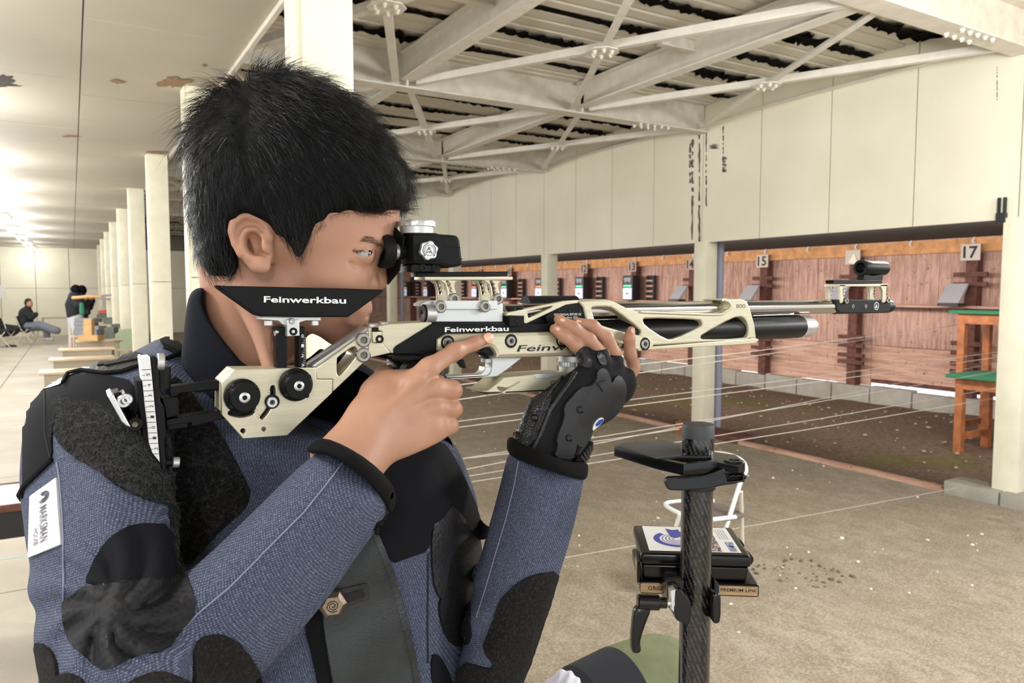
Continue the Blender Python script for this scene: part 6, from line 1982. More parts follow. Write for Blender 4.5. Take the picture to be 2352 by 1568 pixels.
for k in range(5):
    gpatch('vent_rib', [(800 + 22 * k, 1300 - 26 * k), (812 + 22 * k, 1285 - 26 * k), (850 + 12 * k, 1335 - 22 * k), (838 + 12 * k, 1350 - 22 * k)], M_GSHELL, off=0.006, step=4, sm=0)
seam('glove_ridge', c8([(795, 625), (720, 730), (640, 840), (575, 930), (540, 1020), (500, 1120), (440, 1245)]), BV_G, [0.002] * 60 if False else 0.0028, M_LEATH, GLOVE, off=0.0015, dref=0.84, step=4, seg=8)
seam('glove_ridge', c8([(700, 650), (600, 760), (530, 850), (500, 960), (420, 1180)]), BV_G, 0.0016, M_LEATH, GLOVE, off=0.001, dref=0.84, step=4)
for cx, cy in ((815, 920), (725, 1150), (330, 1140), (455, 990)):
    pts = []
    for i in range(17):
        a = 2 * math.pi * i / 17 * 0.85 + 0.6
        x, y = c8([(cx + 24 * math.cos(a), cy + 24 * math.sin(a))])[0]
        h, n = cast(BV_G, x, y, 0.84)
        pts.append(h + n * 0.0042)
    tube('glove_mark', pts, 0.0007, M_BLK, GLOVE, seg=4)
M_BLUE = simple('blue_print', (38, 72, 160), 0.5)
lg = gpatch('glove_badge', [(905, 1090), (920, 1030), (960, 985), (998, 975), (1000, 1000), (965, 1035), (930, 1065)], M_WHITE, off=0.0048, step=3)
gpatch('badge_field', [(930, 1030), (962, 995), (994, 982), (990, 1002), (958, 1030), (935, 1045)], M_BLUE, off=0.0056, step=3, sm=0)
# ================================================================== rifle stand with its tray, and the things near it
def m_carbon():
    t = NT('carbon_fibre')
    sep = t.n('ShaderNodeSeparateXYZ'); t.link(t.tc(), sep.inputs[0])
    ang = t.math('ARCTAN2', sep.outputs[1], sep.outputs[0])
    u = t.math('FLOOR', t.math('MULTIPLY', ang, 13.0))
    v = t.math('FLOOR', t.math('MULTIPLY', sep.outputs[2], 300.0))
    s = t.math('MODULO', t.math('ADD', t.math('ADD', u, v), 4000.0), 4.0)
    chk = t.math('LESS_THAN', s, 1.5)
    n = t.noise(130, 3, 0.7)
    t.col(t.mix(t.math('MULTIPLY', chk, t.ramp(n, [(0.35, (0, 0, 0, 1)), (0.6, (1, 1, 1, 1))])), (9, 9, 10), (66, 64, 62)))
    t.set(rough=0.22, coat=0.5)
    return t.m
M_CARB = m_carbon()
M_GLOSS = simple('glossy_black', (9, 9, 10), 0.24, spec=0.4)
M_RUB = simple('grey_rubber_cap', (58, 60, 62), 0.6)
M_RESTP = simple('dark_grey_pad', (62, 64, 62), 0.7, bump=0.15, bscale=700)
def m_gold():
    t = NT('gold_label')
    n = t.noise(40, 3, vec=t.mapped((1, 1, 9)))
    t.col(t.ramp(n, [(0.3, (158, 128, 92)), (0.7, (190, 162, 126))]))
    t.set(rough=0.35, metal=0.35)
    return t.m
M_GOLD = m_gold()
def dplate(name, loops, d0, d1, mat, parent, bev=0.0008, smooth=40):
    """outline read in the frame at depth d0, solid to depth d1"""
    L2 = [[((a - CX) / FPX * d0, -(b - CY) / FPX * d0) for a, b in lp] for lp in loops]
    me = flat2d(L2, d1 - d0, bev)
    for v in me.vertices:
        c = v.co
        v.co = CAM + RGT * c.x + UPV * c.y + FWD * ((d0 + d1) / 2 - c.z)
    return link(name, me, mat, parent, smooth=smooth)
def zplate(name, loops, z, t, mat, parent, bev=0.0008):
    """outline read in the frame on the level plane z, solid down to z - t"""
    L2 = [[(onZ(a, b, z).x, onZ(a, b, z).y) for a, b in lp] for lp in loops]
    me = flat2d(L2, t, bev)
    for v in me.vertices: v.co = Vector((v.co.x, v.co.y, z - t / 2 + v.co.z))
    return link(name, me, mat, parent, smooth=40)
PT = P(1604, 985, 0.92)
STAND = thing('rifle_stand', 'upright carbon fibre rifle stand with a black rest plate at its top', 'stand', (PT.x, PT.y, 0))
R0 = 36 * 0.92 / FPX
lathe('pole', (0, 0, 0), (0, 0, 1), [(0.02, R0), (PT.z - 0.008, R0)], M_CARB, STAND, seg=48, local=True)
lathe('pole_cap', PT, (0, 0, 1), [(-0.010, R0 * 1.01), (0.004, R0 * 1.01), (0.0065, R0 * 0.95), (0.007, R0 * 0.8)], M_RUB, STAND, seg=48)
for k in range(3):
    a = math.radians(40 + 120 * k)
    e = Vector((PT.x + 0.3 * math.cos(a), PT.y + 0.3 * math.sin(a), 0.012))
    tube('foot', [Vector((PT.x, PT.y, 0.12)), Vector((PT.x, PT.y, 0.10)).lerp(e, 0.5), e], 0.011, M_GLOSS, STAND, seg=10)
cG = crop(1500, 1020, 6.535); cT = crop(1400, 960, 4.61); cX = crop(1400, 1180, 4.042)
zr = P(1506, 1052, 0.885).z
zplate('rest_frame', [[(1411, 1024), (1424, 1017), (1527, 1009), (1568, 1020), (1600, 1028), (1640, 1034), (1648, 1058), (1570, 1066), (1506, 1052)], [(1522, 1051), (1560, 1045), (1632, 1046), (1634, 1056), (1572, 1061)]], zr, 0.0135, M_GLOSS, STAND, bev=0.0015)
zplate('rest_arm', [[(1634, 1036), (1690, 1044), (1706, 1056), (1694, 1070), (1640, 1060)]], zr - 0.002, 0.009, M_GLOSS, STAND, bev=0.001)
zplate('rest_pad', [[(1420, 1023), (1427, 1018.5), (1526, 1010.5), (1562, 1022), (1566, 1043), (1518, 1049), (1506, 1049)]], zr + 0.0022, 0.0025, M_RESTP, STAND)
lv = dplate('quick_release_lever', [chaikin(cG([(175, 570), (200, 510), (260, 487), (650, 480), (860, 440), (1080, 350), (1200, 275), (1320, 285), (1370, 350), (1372, 455), (1418, 478), (1412, 520), (1300, 590), (1060, 620), (850, 670), (600, 697), (270, 702), (205, 665)]), 1),
                                 cG([(1092, 452), (1340, 425), (1345, 540), (1120, 552)])], 0.866, 0.875, M_GLOSS, STAND, bev=0.0022)
dplate('lever_inset', [cG([(1080, 440), (1350, 420), (1355, 550), (1110, 560)])], 0.873, 0.879, M_BLK, STAND)
tube('lever_spring', [P(*q, 0.871) for q in cG([(1150, 480), (1200, 465), (1230, 485), (1270, 462), (1300, 480), (1340, 455)])], 0.0022, M_GLOSS, STAND)
p = P(*cG([(1215, 335)])[0], 0.876)
lathe('lever_pivot', p - Vector((0, 0, 0.004)), (0, 0, 1), [(0, 0.0125), (0.010, 0.0125), (0.012, 0.0105), (0.012, 0.0065), (0.0095, 0.006), (0.0095, 0.0001)], M_GLOSS, STAND, seg=28, caps=False)
# band round the pole
zb = P(1604, 1100, 0.92).z
lathe('clamp_band', Vector((PT.x, PT.y, zb)), (0, 0, 1), [(-0.012, R0 * 1.02), (-0.012, R0 * 1.14), (0.018, R0 * 1.14), (0.018, R0 * 1.02)], M_GLOSS, STAND, seg=40, caps=False)
# tray clamp
dplate('clamp_jaw', [chaikin(cX([(575, 715), (615, 690), (668, 700), (700, 745), (748, 800), (760, 850), (752, 1010), (735, 1032), (690, 1022), (612, 985), (600, 900)]), 1)], 0.885, 0.915, M_GLOSS, STAND, bev=0.002)
dplate('clamp_face', [cX([(570, 715), (612, 700), (600, 910), (575, 890)])], 0.883, 0.90, M_SILV, STAND)
dplate('clamp_jaw', [chaikin(cX([(958, 770), (985, 740), (1030, 745), (1038, 790), (1035, 995), (1000, 1026), (960, 1012)]), 1)], 0.90, 0.93, M_GLOSS, STAND, bev=0.002)
dplate('clamp_arm', [cX([(530, 640), (690, 620), (690, 700), (600, 720), (580, 900), (540, 860)])], 0.915, 0.95, M_GLOSS, STAND)
dplate('clamp_arm', [cX([(970, 600), (1020, 650), (1020, 735), (970, 745)])], 0.925, 0.95, M_GLOSS, STAND)
hub = cyl('handle_hub', P(*cX([(258, 815)])[0], 0.888), P(*cX([(462, 822)])[0], 0.888), 0.0092, M_GLOSS, STAND, seg=28, bev=0.0012)
cyl('handle_neck', P(*cX([(455, 822)])[0], 0.888), P(*cX([(530, 825)])[0], 0.888), 0.0066, M_GLOSS, STAND, seg=24, bev=0.0006)
cyl('handle_screw', P(*cX([(525, 825)])[0], 0.888), P(*cX([(600, 828)])[0], 0.888), 0.0038, M_SILV, STAND, seg=16)
dplate('handle_lever', [chaikin(cX([(245, 880), (300, 872), (400, 890), (352, 1000), (306, 1130), (288, 1215), (300, 1255), (296, 1290), (262, 1308), (225, 1300), (202, 1275), (203, 1150), (225, 930)]), 2)], 0.880, 0.896, M_GLOSS, STAND, bev=0.004)

# tray with gold labels, carried by the clamp
zt = P(1476, 1270, 0.965).z
hbx = 0.0355
def quadbox(name, c, z0, z1, mat, parent, bev=0.004, taper=0.0):
    bm = bmesh.new()
    cen = sum((Vector((q.x, q.y, 0)) for q in c), Vector()) / 4
    lo = [bm.verts.new((q.x + (cen.x - q.x) * taper, q.y + (cen.y - q.y) * taper, z0)) for q in c]
    hi = [bm.verts.new((q.x, q.y, z1)) for q in c]
    bm.faces.new(lo[::-1]); bm.faces.new(hi)
    for i in range(4): bm.faces.new((lo[i], lo[(i + 1) % 4], hi[(i + 1) % 4], hi[i]))
    bmesh.ops.recalc_face_normals(bm, faces=bm.faces)
    if bev: bmesh.ops.bevel(bm, geom=list(bm.edges), offset=bev, segments=3, affect='EDGES', profile=0.6)
    return link(name, bm_to(bm, name), mat, parent, smooth=50)
TC = [onZ(1472, 1270, zt), onZ(1726, 1277, zt), onZ(1690, 1209, zt), onZ(1484, 1207, zt)]
# square the footprint up
a0 = TC[0]; ex = (TC[1] - TC[0]); wdt = ex.length; ex.normalize(); ey = Vector((-ex.y, ex.x, 0))
dep = 0.5 * ((TC[3] - TC[0]).dot(ey) + (TC[2] - TC[1]).dot(ey))
def bx(u, v): return a0 + ex * u + ey * v
BXC = [bx(0, 0), bx(wdt, 0), bx(wdt, dep), bx(0, dep)]
ztr = zt - hbx
TRC = [bx(-0.001, -0.004), bx(wdt + 0.010, -0.004), bx(wdt + 0.010, dep + 0.004), bx(-0.001, dep + 0.004)]
TRAY = quadbox('pellet_tray', TRC, ztr - 0.0175, ztr - 0.0006, M_GLOSS, STAND, bev=0.0035)
TRAY['label'] = 'black tray with gold edge labels'
def strip(name, p0, p1, z0, z1, off, mat, par):
    n = Vector(((p1 - p0).y, -(p1 - p0).x, 0)).normalized()
    if n.dot(p0 - CAM) > 0: n = -n
    q = [Vector((p.x, p.y, z)) + n * off for p, z in ((p0, z0), (p1, z0), (p1, z1), (p0, z1))]
    return link(name, mesh(name, q, [(0, 1, 2, 3)]), mat, par), q
for u0, u1, txt in ((0.004, 0.30, '..ORIGINAL'), (0.56, 0.985, '| PREMIUM LINE')):
    W = wdt + 0.011
    pa, pb = TRC[0].lerp(TRC[1], u0), TRC[0].lerp(TRC[1], u1)
    o, q = strip('gold_strip', pa, pb, ztr - 0.0150, ztr - 0.0030, 0.0004, M_GOLD, TRAY)
    def fn(u, v, q=q):
        u2 = 0.22 + 0.76 * u; v2 = 0.3 + 0.42 * v
        b = q[0].lerp(q[1], u2); t = q[3].lerp(q[2], u2)
        return b.lerp(t, v2) + (CAM - b).normalized() * 0.0004
    place_text('strip_text', txt.replace('..', ''), fn, M_LETB, TRAY, offset=0.01)
    if u0 > 0.5:
        c = q[0].lerp(q[1], 0.12).lerp(q[3].lerp(q[2], 0.12), 0.5)
        e1 = (q[1] - q[0]).normalized(); nn = (CAM - c).normalized() * 0.0004
        pts = [c + nn + e1 * 0.0042 * math.cos(t) + Vector((0, 0, 1)) * 0.0042 * math.sin(t) for t in [2 * math.pi * i / 20 for i in range(21)]]
        tube('strip_emblem', pts, 0.0005, M_LETB, TRAY, seg=4)
        place_text('strip_emblem', 'RWS', lambda u, v: c + nn + e1 * (-0.0032 + 0.0064 * u) + Vector((0, 0, -0.0018 + 0.0036 * v)), M_LETB, TRAY, offset=0.02)
for k, z in enumerate((ztr + 0.012, ztr - 0.001)):
    o, q = strip('gold_strip', bx(-0.0045, dep * 0.25), bx(-0.0045, dep * 0.05), z - 0.002, z + 0.010, 0.0, M_GOLD, TRAY)
quadbox('side_holder', [bx(-0.0042, 0.0), bx(-0.0008, 0.0), bx(-0.0008, dep * 0.3), bx(-0.0042, dep * 0.3)], ztr - 0.004, ztr + 0.026, M_GLOSS, TRAY, bev=0.0005)

# the accessory box standing on the tray
c0 = bx(wdt / 2, dep / 2)
BOX = thing('accessory_box', 'small black plastic case with a white and blue sticker, on the stand tray', 'case', (c0.x, c0.y, ztr))
def inset(c, d):
    m = sum(c, Vector()) / 4
    return [q + (m - q).normalized() * d for q in c]
quadbox('case_bottom', inset(BXC, 0.003), ztr, ztr + 0.0195, M_GLOSS, BOX, bev=0.003, taper=0.03)
lid = quadbox('case_lid', BXC, ztr + 0.020, zt, M_GLOSS, BOX, bev=0.0045)
for v in (0.28, 0.72):
    lathe('hinge_clip', bx(wdt + 0.001, dep * v - 0.006) + Vector((0, 0, ztr - zt + 0.021)), ey, [(0, 0.0045), (0, 0.0085), (0.012, 0.0085), (0.012, 0.0045)], M_GLOSS, BOX, seg=16)
def st(u, v, h=0.0004):
    q = bx(0.012 + (wdt - 0.022) * u, 0.010 + (dep - 0.016) * v)
    return Vector((q.x, q.y, zt + h))
def zpoly(name, uv, mat, h, par):
    return link(name, mesh(name, [st(u, v, h) for u, v in uv], [tuple(range(len(uv)))]), mat, par)
stk = zpoly('sticker', chaikin([(0.0, 0.0), (1.0, 0.0), (1.0, 1.0), (0.0, 1.0)], 0), M_WHITE, 0.0004, lid)
M_BLUL = simple('sticker_blue', (58, 66, 158), 0.5)
def arc(cu, cv, r0, r1, a0, a1, asp, n=30):
    o = [(cu + r1 * math.cos(math.radians(a0 + (a1 - a0) * i / n)), cv + r1 * asp * math.sin(math.radians(a0 + (a1 - a0) * i / n))) for i in range(n + 1)]
    q = [(cu + r0 * math.cos(math.radians(a1 - (a1 - a0) * i / n)), cv + r0 * asp * math.sin(math.radians(a1 - (a1 - a0) * i / n))) for i in range(n + 1)]
    return o, q
def ringstrip(name, cu, cv, r0, r1, a0, a1, asp, mat, h, n=30):
    o, q = arc(cu, cv, r0, r1, a0, a1, asp, n)
    vs = [st(u, v, h) for u, v in o] + [st(u, v, h) for u, v in reversed(q)]
    return link(name, mesh(name, vs, [(i, i + 1, n + 2 + i, n + 1 + i) for i in range(n)]), mat, lid)
asp = (wdt - 0.022) / (dep - 0.016)
ringstrip('sticker_mark', 0.36, 0.47, 0.20, 0.27, 130, 330, asp, M_BLUL, 0.0006)
for r in (0.045, 0.085, 0.125, 0.165):
    ringstrip('sticker_ring', 0.36, 0.47, r, r + 0.010, 100, 400, asp, M_BLUL, 0.0006)
zpoly('sticker_mark', [(0.30, 0.56), (0.36, 0.52), (0.42, 0.58), (0.42, 0.66), (0.52, 0.68), (0.52, 0.78), (0.42, 0.78), (0.42, 0.88), (0.35, 0.84), (0.27, 0.90)], M_BLUL, 0.0008, lid)
def m_photo():
    t = NT('printed_photo')
    v = t.voro(260); n = t.noise(240, 4)
    t.col(t.ramp(t.math('ADD', t.math('MULTIPLY', v, 0.6), t.math('MULTIPLY', n, 0.5)), [(0.3, (30, 24, 24)), (0.5, (92, 72, 66)), (0.75, (206, 190, 186))]))
    t.set(rough=0.4)
    return t.m
zpoly('sticker_photo', [(0.58, 0.03), (0.80, 0.03), (0.80, 0.99), (0.58, 0.99)], m_photo(), 0.0006, lid)
place_text('sticker_text', 'GEHMANN', lambda u, v: st(0.905 - 0.075 * v + 0.05, 0.06 + 0.36 * u, 0.0007) if False else st(0.97 - 0.09 * v, 0.40 - 0.36 * u, 0.0007), M_BLUL, lid, offset=0.01)
for k in range(4):
    zpoly('sticker_fine_print', [(0.85 + 0.03 * k, 0.50), (0.862 + 0.03 * k, 0.50), (0.862 + 0.03 * k, 0.92), (0.85 + 0.03 * k, 0.92)], simple('pale_print', (176, 178, 190), 0.6), 0.0006, lid)

# work table just below the picture with the kneeling roll and a towel on it
M_DESK = simple('pale_wood_desk', (206, 190, 150), 0.5, var=0.06, scale=10)
WT = thing('work_bench', 'narrow pale bench just below the picture edge, carrying the kneeling roll', 'bench', (0.62, 0.87, 0))
zt2 = 0.845
box('table_top', (0.36, 0.745, zt2 - 0.03), (0.95, 1.0, zt2), M_DESK, WT, bev=0.004)
for x in (0.39, 0.92):
    for y in (0.775, 0.97):
        box('leg', (x - 0.02, y - 0.02, 0), (x + 0.02, y + 0.02, zt2 - 0.03), M_STEEL, WT)
A, B = P(1322, 1640, 1.08), P(1556, 1612, 1.19)
rad = 0.082
A.z = B.z = zt2 + rad + 0.0005
L = (B - A).length
ROLL = thing('kneeling_roll', 'kneeling roll with a black end and an olive green body at the bottom edge', 'cushion', (A.x, A.y, zt2))
M_OLIVE = simple('olive_canvas', (120, 126, 92), 0.9, var=0.06, scale=30, bump=0.2, bscale=900)
M_NAVYC = simple('black_cloth', (36, 38, 46), 0.9, bump=0.2, bscale=900)
lathe('black_end', A, B - A, [(0.0, 0.001), (0.002, rad * 0.72), (0.010, rad * 0.86), (L * 0.42, rad * 0.96)], M_NAVYC, ROLL, seg=48, caps=False)
lathe('green_body', A, B - A, [(L * 0.40, rad * 0.94), (L * 0.44, rad * 0.965), (L * 0.62, rad * 0.97), (L * 0.85, rad * 0.95), (L * 0.97, rad * 0.86), (L, rad * 0.7), (L, 0.001)], M_OLIVE, ROLL, seg=48, caps=False)
c = P(1282, 1600, 1.05)
c.z = zt2 + 0.03
def towel_fn(p):
    d = s_ell(p, P(1296, 1600, 1.04), (0.028, 0.036, 0.03), view_axes())
    d = smin(d, s_ell(p, P(1290, 1625, 1.03), (0.036, 0.034, 0.03), view_axes(20)), 0.008)
    px, py, dd = proj(p)
    return d + 0.002 * np.sin(px * 0.25 + py * 0.1)
tw = link('towel', sdf_mesh('towel', towel_fn, *box_of([P(1230, 1530, 0.98), P(1360, 1720, 1.12), P(1230, 1720, 0.98), P(1360, 1530, 1.12)], 0.01), 0.004), simple('pale_towel', (206, 206, 218), 0.95, bump=0.4, bscale=300))
_zmin = min(v.co.z for v in tw.data.vertices)
tag(tw, 'crumpled pale lilac towel left of the kneeling roll', 'towel')

# folding chair standing on the sand behind the stand
M_WTUBE = simple('white_tube', (230, 232, 230), 0.35)
M_SEAT = simple('brown_grey_seat', (104, 94, 90), 0.6)
M_BACKP = simple('grey_blue_back', (176, 180, 200), 0.5)
q0 = onZ(1610, 1168, 0.44)
CH = thing('folding_chair', 'white tubular folding chair with a dark seat behind the rifle stand', 'chair', (q0.x, q0.y, 0))
zplate('seat', [chaikin([(1530, 1160), (1560, 1152), (1640, 1150), (1716, 1176), (1690, 1186), (1600, 1190)], 1)], 0.45, 0.022, M_SEAT, CH, bev=0.004)
sp = [onZ(a, b, 0.442) for a, b in ((1640, 1150), (1560, 1151), (1529, 1160), (1600, 1192), (1690, 1187))]
tube('seat_rim', spline(sp, 5), 0.011, M_WTUBE, CH, seg=10)
dC = (onZ(1690, 1187, 0.44) - CAM).dot(FWD)
dF = (onZ(1640, 1150, 0.44) - CAM).dot(FWD)
bk = [P(1648, 1262, dC), P(1700, 1110, dC), P(1713, 1082, dC), P(1706, 1060, dC + 0.03), P(1680, 1046, dC + 0.1), P(1645, 1040, dF), P(1622, 1048, dF + 0.02), P(1596, 1110, dF)]
_g = onZ(1590, 1352, 0.011)
tube('back_frame', spline([_g] + bk, 6), 0.011, M_WTUBE, CH, seg=10)
v = [P(1706, 1064, dC + 0.02), P(1645, 1044, dF), P(1643, 1064, dF), P(1702, 1086, dC + 0.02)]
v += [p + FWD * 0.012 for p in v]
link('backrest', mesh('backrest', v, [(0, 1, 2, 3), (7, 6, 5, 4), (0, 4, 5, 1), (1, 5, 6, 2), (2, 6, 7, 3), (3, 7, 4, 0)]), M_BACKP, CH)
for (a, b) in (((1702, 1128), (1707, 1345)), ((1628, 1120), (1640, 1335)), ((1562, 1180), (1508, 1348))):
    g = onZ(b[0], b[1], 0.011)
    s = P(a[0], a[1], dC if a[0] != 1628 else dF)
    tube('leg', [s, g], 0.010, M_WTUBE if a[0] < 1600 else M_STEEL, CH, seg=8)
# ================================================================== far hall: desks, motors, people
M_DTOP = simple('desk_top_wood', (206, 184, 152), 0.5, var=0.05, scale=8)
M_DMET = simple('desk_metal', (168, 156, 136), 0.5)
M_SAGE = simple('sage_green_metal', (146, 158, 130), 0.5)
M_DKGRN = simple('grey_green_metal', (96, 106, 98), 0.55)
M_PALEW = simple('pale_wood', (206, 166, 112), 0.55, var=0.06, scale=10)
M_GREYBX = simple('grey_plastic', (140, 142, 150), 0.5)
def desk(x0, y0, label, w=0.72, d=0.42, h=0.70, paper=False):
    t = thing('desk', label, 'desk', (x0 + w / 2, y0 + d / 2, 0), 'school desks along the firing line')
    box('desk_top', (x0, y0, h - 0.022), (x0 + w, y0 + d, h), M_DTOP, t, bev=0.004)
    box('drawer', (x0 + 0.05, y0 + 0.02, h - 0.14), (x0 + w - 0.05, y0 + d - 0.03, h - 0.022), M_DMET, t)
    for a in (0.06, w - 0.06):
        for b in (0.04, d - 0.04):
            box('leg', (x0 + a - 0.014, y0 + b - 0.014, 0), (x0 + a + 0.014, y0 + b + 0.014, h - 0.14), M_DMET, t)
    return t
dl = ['nearest school desk, its top showing just above the leather shoulder', 'second school desk up from the shoulder', 'third school desk up from the shoulder, with a pale tag', 'fourth school desk, carrying the wooden T-shaped rest',
      'fifth school desk, beneath the grey boxes', 'sixth school desk, near the two far shooters', 'seventh school desk, behind the two far shooters']
for k, y0 in enumerate((9.0, 10.65, 12.35, 14.4, 16.0, 17.6, 19.2)):
    desk([-0.33, -0.28, -0.2, 0.02, -0.05, -0.05, 0.0][k], y0, dl[k])
# the near desk at the left edge, half hidden by the shoulder, with a sheet of paper
n0 = onZ(20, 1160, 0.70)
t = thing('dark_table', 'dark table with a brown edge cut off by the left picture edge', 'table', (n0.x - 0.2, n0.y + 0.2, 0))
box('table_top', (n0.x - 0.75, n0.y, 0.672), (n0.x + 0.22, n0.y + 0.42, 0.70), M_BROWN, t, bev=0.003)
box('apron', (n0.x - 0.72, n0.y + 0.02, 0.56), (n0.x + 0.2, n0.y + 0.4, 0.672), M_BLACK, t)
for a in (-0.7, 0.17):
    for b in (0.04, 0.38):
        box('leg', (n0.x + a - 0.02, n0.y + b - 0.02, 0), (n0.x + a + 0.02, n0.y + b + 0.02, 0.56), M_BLACK, t)
tag(box('paper_sheet', (n0.x - 0.6, n0.y + 0.01, 0.7003), (n0.x + 0.2, n0.y + 0.36, 0.7035), M_WHITE), 'white paper sheet lying on the dark table at the left edge', 'paper')
g0 = onZ(20, 1282, 0.0)
box('painted_line', (-3, g0.y - 0.012, -0.001), (0.9, g0.y + 0.012, 0.0015), simple('teal_line', (168, 198, 184), 0.7), floor)

def motor_unit(px0, px1, pyt, pyb, d, label, mat, wedge):
    A = P(px0, pyb, d); B = P(px1, pyb, d); T = P(px0, pyt, d)
    w = (B - A).length; h = T.z - A.z
    ex = Vector((RGT.x, RGT.y, 0)).normalized(); ey = Vector((FWD.x, FWD.y, 0)).normalized()
    t = thing('target_motor', label, 'machine', A, 'green target carrier motors')
    prof = [(0, 0), (w, 0), (w, h), (w * 0.35, h), (0.02, h * 0.55), (0, h * 0.5)] if wedge else [(0, 0), (w, 0), (w, h * 0.9), (w * 0.95, h), (0.03, h), (0, h * 0.9)]
    v = [A + ex * a + Vector((0, 0, b)) + ey * s for s in (0, 0.16) for a, b in prof]
    n = len(prof)
    link('housing', mesh('housing', v, [tuple(range(n))[::-1], tuple(range(n, 2 * n))] + [(i, (i + 1) % n, n + (i + 1) % n, n + i) for i in range(n)]), mat, t)
    def pb(name, u0, u1, v0, v1, z0, z1, m):
        c = [A + ex * u + ey * q for u, q in ((u0, v0), (u1, v0), (u1, v1), (u0, v1))]
        vv = [Vector((q.x, q.y, z)) for z in (z0, z1) for q in c]
        link(name, mesh(name, vv, [(3, 2, 1, 0), (4, 5, 6, 7), (0, 1, 5, 4), (1, 2, 6, 5), (2, 3, 7, 6), (3, 0, 4, 7)]), m, t)
    pb('base_plate', -0.04, w + 0.12, -0.02, 0.2, A.z - 0.03, A.z, M_DMET)
    pb('pedestal', w * 0.3, w * 0.6, 0.04, 0.12, 0.0, A.z - 0.03, M_DMET)
    return t
ml = ['sage green motor housing with a sloping end, nearest of the row', 'sage green motor housing just behind the nearest one', 'dark grey-green box standing lower, left of the sage motors', 'flat grey-green lid behind the sage motors',
      'third flat grey-green lid from the shoulder', 'fourth flat grey-green lid from the shoulder', 'farthest flat grey-green lid below the red object']
for i, a in enumerate(((275, 335, 774, 801, 12.0, M_SAGE, True), (264, 314, 756, 777, 12.7, M_SAGE, True), (240, 262, 751, 778, 13.0, M_DKGRN, False), (256, 314, 744, 752, 14.6, M_DKGRN, False),
                       (238, 290, 736, 744, 16.2, M_DKGRN, False), (236, 288, 729, 737, 17.8, M_DKGRN, False), (222, 270, 721, 730, 19.4, M_DKGRN, False))):
    motor_unit(a[0], a[1], a[2], a[3], a[4], ml[i], a[5], a[6])
b0 = onZ(201, 783, 0.70)
t = thing('wooden_rest', 'pale wooden T-shaped rest standing on the fourth desk', 'rest', (b0.x, b0.y, 0.70))
dR = (b0 - CAM).dot(FWD)
def vb(name, px0, px1, pyt, pyb, d, th, mat, par):
    return dplate(name, [[(px0, pyt), (px1, pyt), (px1, pyb), (px0, pyb)]], d, d + th, mat, par, bev=0.003)
vb('base', 178, 224, 769, 783, dR, 0.2, M_PALEW, t)
vb('upright', 191, 210, 732, 769, dR + 0.05, 0.1, M_PALEW, t)
for k, (a, b, c, d2) in enumerate(((168, 222, 757, 769.5), (170, 226, 748, 756.5), (169, 206, 739, 747.5), (170, 215, 730, 738.5))):
    zz = 13.4
    o = vb('storage_crate', a, b, c, d2, zz + 0.6, 0.3, M_GREYBX, None)
    tag(o, 'grey plastic crate, %s of the stack behind the wooden rest' % ('lowest', 'second', 'third', 'topmost')[k], 'crate', 'grey crates on the fifth desk')
o = dplate('red_case', [[(225, 713), (240, 711), (246, 714), (246, 720), (226, 720.5)]], 19.4, 19.7, simple('red_plastic', (196, 84, 70), 0.5), None, bev=0.003)
tag(o, 'small red case lying on the farthest motor lid', 'case')
# white table against the end wall
wt = onZ(140, 779, 0.0)
t = thing('white_table', 'pale folding table by the end wall beyond the seated man', 'table', (wt.x, wt.y, 0))
box('table_top', (wt.x - 0.5, wt.y - 0.25, 0.67), (wt.x + 0.5, wt.y + 0.25, 0.70), M_DMET, t)
for a in (-0.46, 0.46):
    for b in (-0.2, 0.2):
        box('leg', (wt.x + a - 0.015, wt.y + b - 0.015, 0), (wt.x + a + 0.015, wt.y + b + 0.015, 0.67), M_DMET, t)
pp = onY(6, 670, 29.88)
tag(box('wall_notice', (pp.x - 0.15, 29.885, pp.z - 0.22), (pp.x + 0.08, 29.897, pp.z + 0.22), M_WHITE), 'white notice on the end wall at the far left edge', 'notice')

# small far figures
M_SK2 = simple('skin_far', (196, 146, 116), 0.6)
M_BLKJ = simple('black_jacket_far', (28, 29, 33), 0.8)
M_GREYT = simple('grey_trousers', (122, 126, 140), 0.85)
M_SHOE = simple('white_shoe', (196, 192, 186), 0.7)
M_WHJ = simple('white_shirt', (206, 208, 210), 0.8)
M_GRJ = simple('green_panel', (62, 138, 112), 0.8)
def far_chain(name, chains, mat, par, h=0.014, k=0.03):
    pts = [p for c in chains for p, r in c]
    def fn(q):
        d = None
        for c in chains:
            e = s_chain(q, c, 0.02)
            d = e if d is None else smin(d, e, k)
        return d
    lo, hi = box_of(pts, 0.22)
    return link(name, sdf_mesh(name, fn, lo, hi, h), mat, par)
def ch(d, *nodes):
    """(px, py, extra depth, radius in metres)"""
    return [(P(a, b, d + z), r) for a, b, z, r in nodes]
D = 21.8
f0 = onZ(70, 790, 0)
man2 = thing('person', 'far man in a black jacket sitting on a folding chair with legs stretched out', 'person', (f0.x, f0.y, 0))
far_chain('body', [ch(D, (67, 694, 0, 0.085), (68, 699, 0, 0.085)), ch(D, (66, 703, 0, 0.05), (63, 722, 0, 0.08), (62, 745, 0, 0.09), (88, 748, 0, 0.06), (118, 757, -.1, 0.05), (130, 762, -.1, 0.04)), ch(D, (64, 715, -.15, 0.05), (74, 728, -.2, 0.04), (85, 717, -.15, 0.035))], M_SK2, man2)
far_chain('hair', [ch(D, (65, 692, 0, 0.095), (63, 696, 0, 0.085))], simple('dark_hair_far', (30, 26, 24), 0.6), man2)
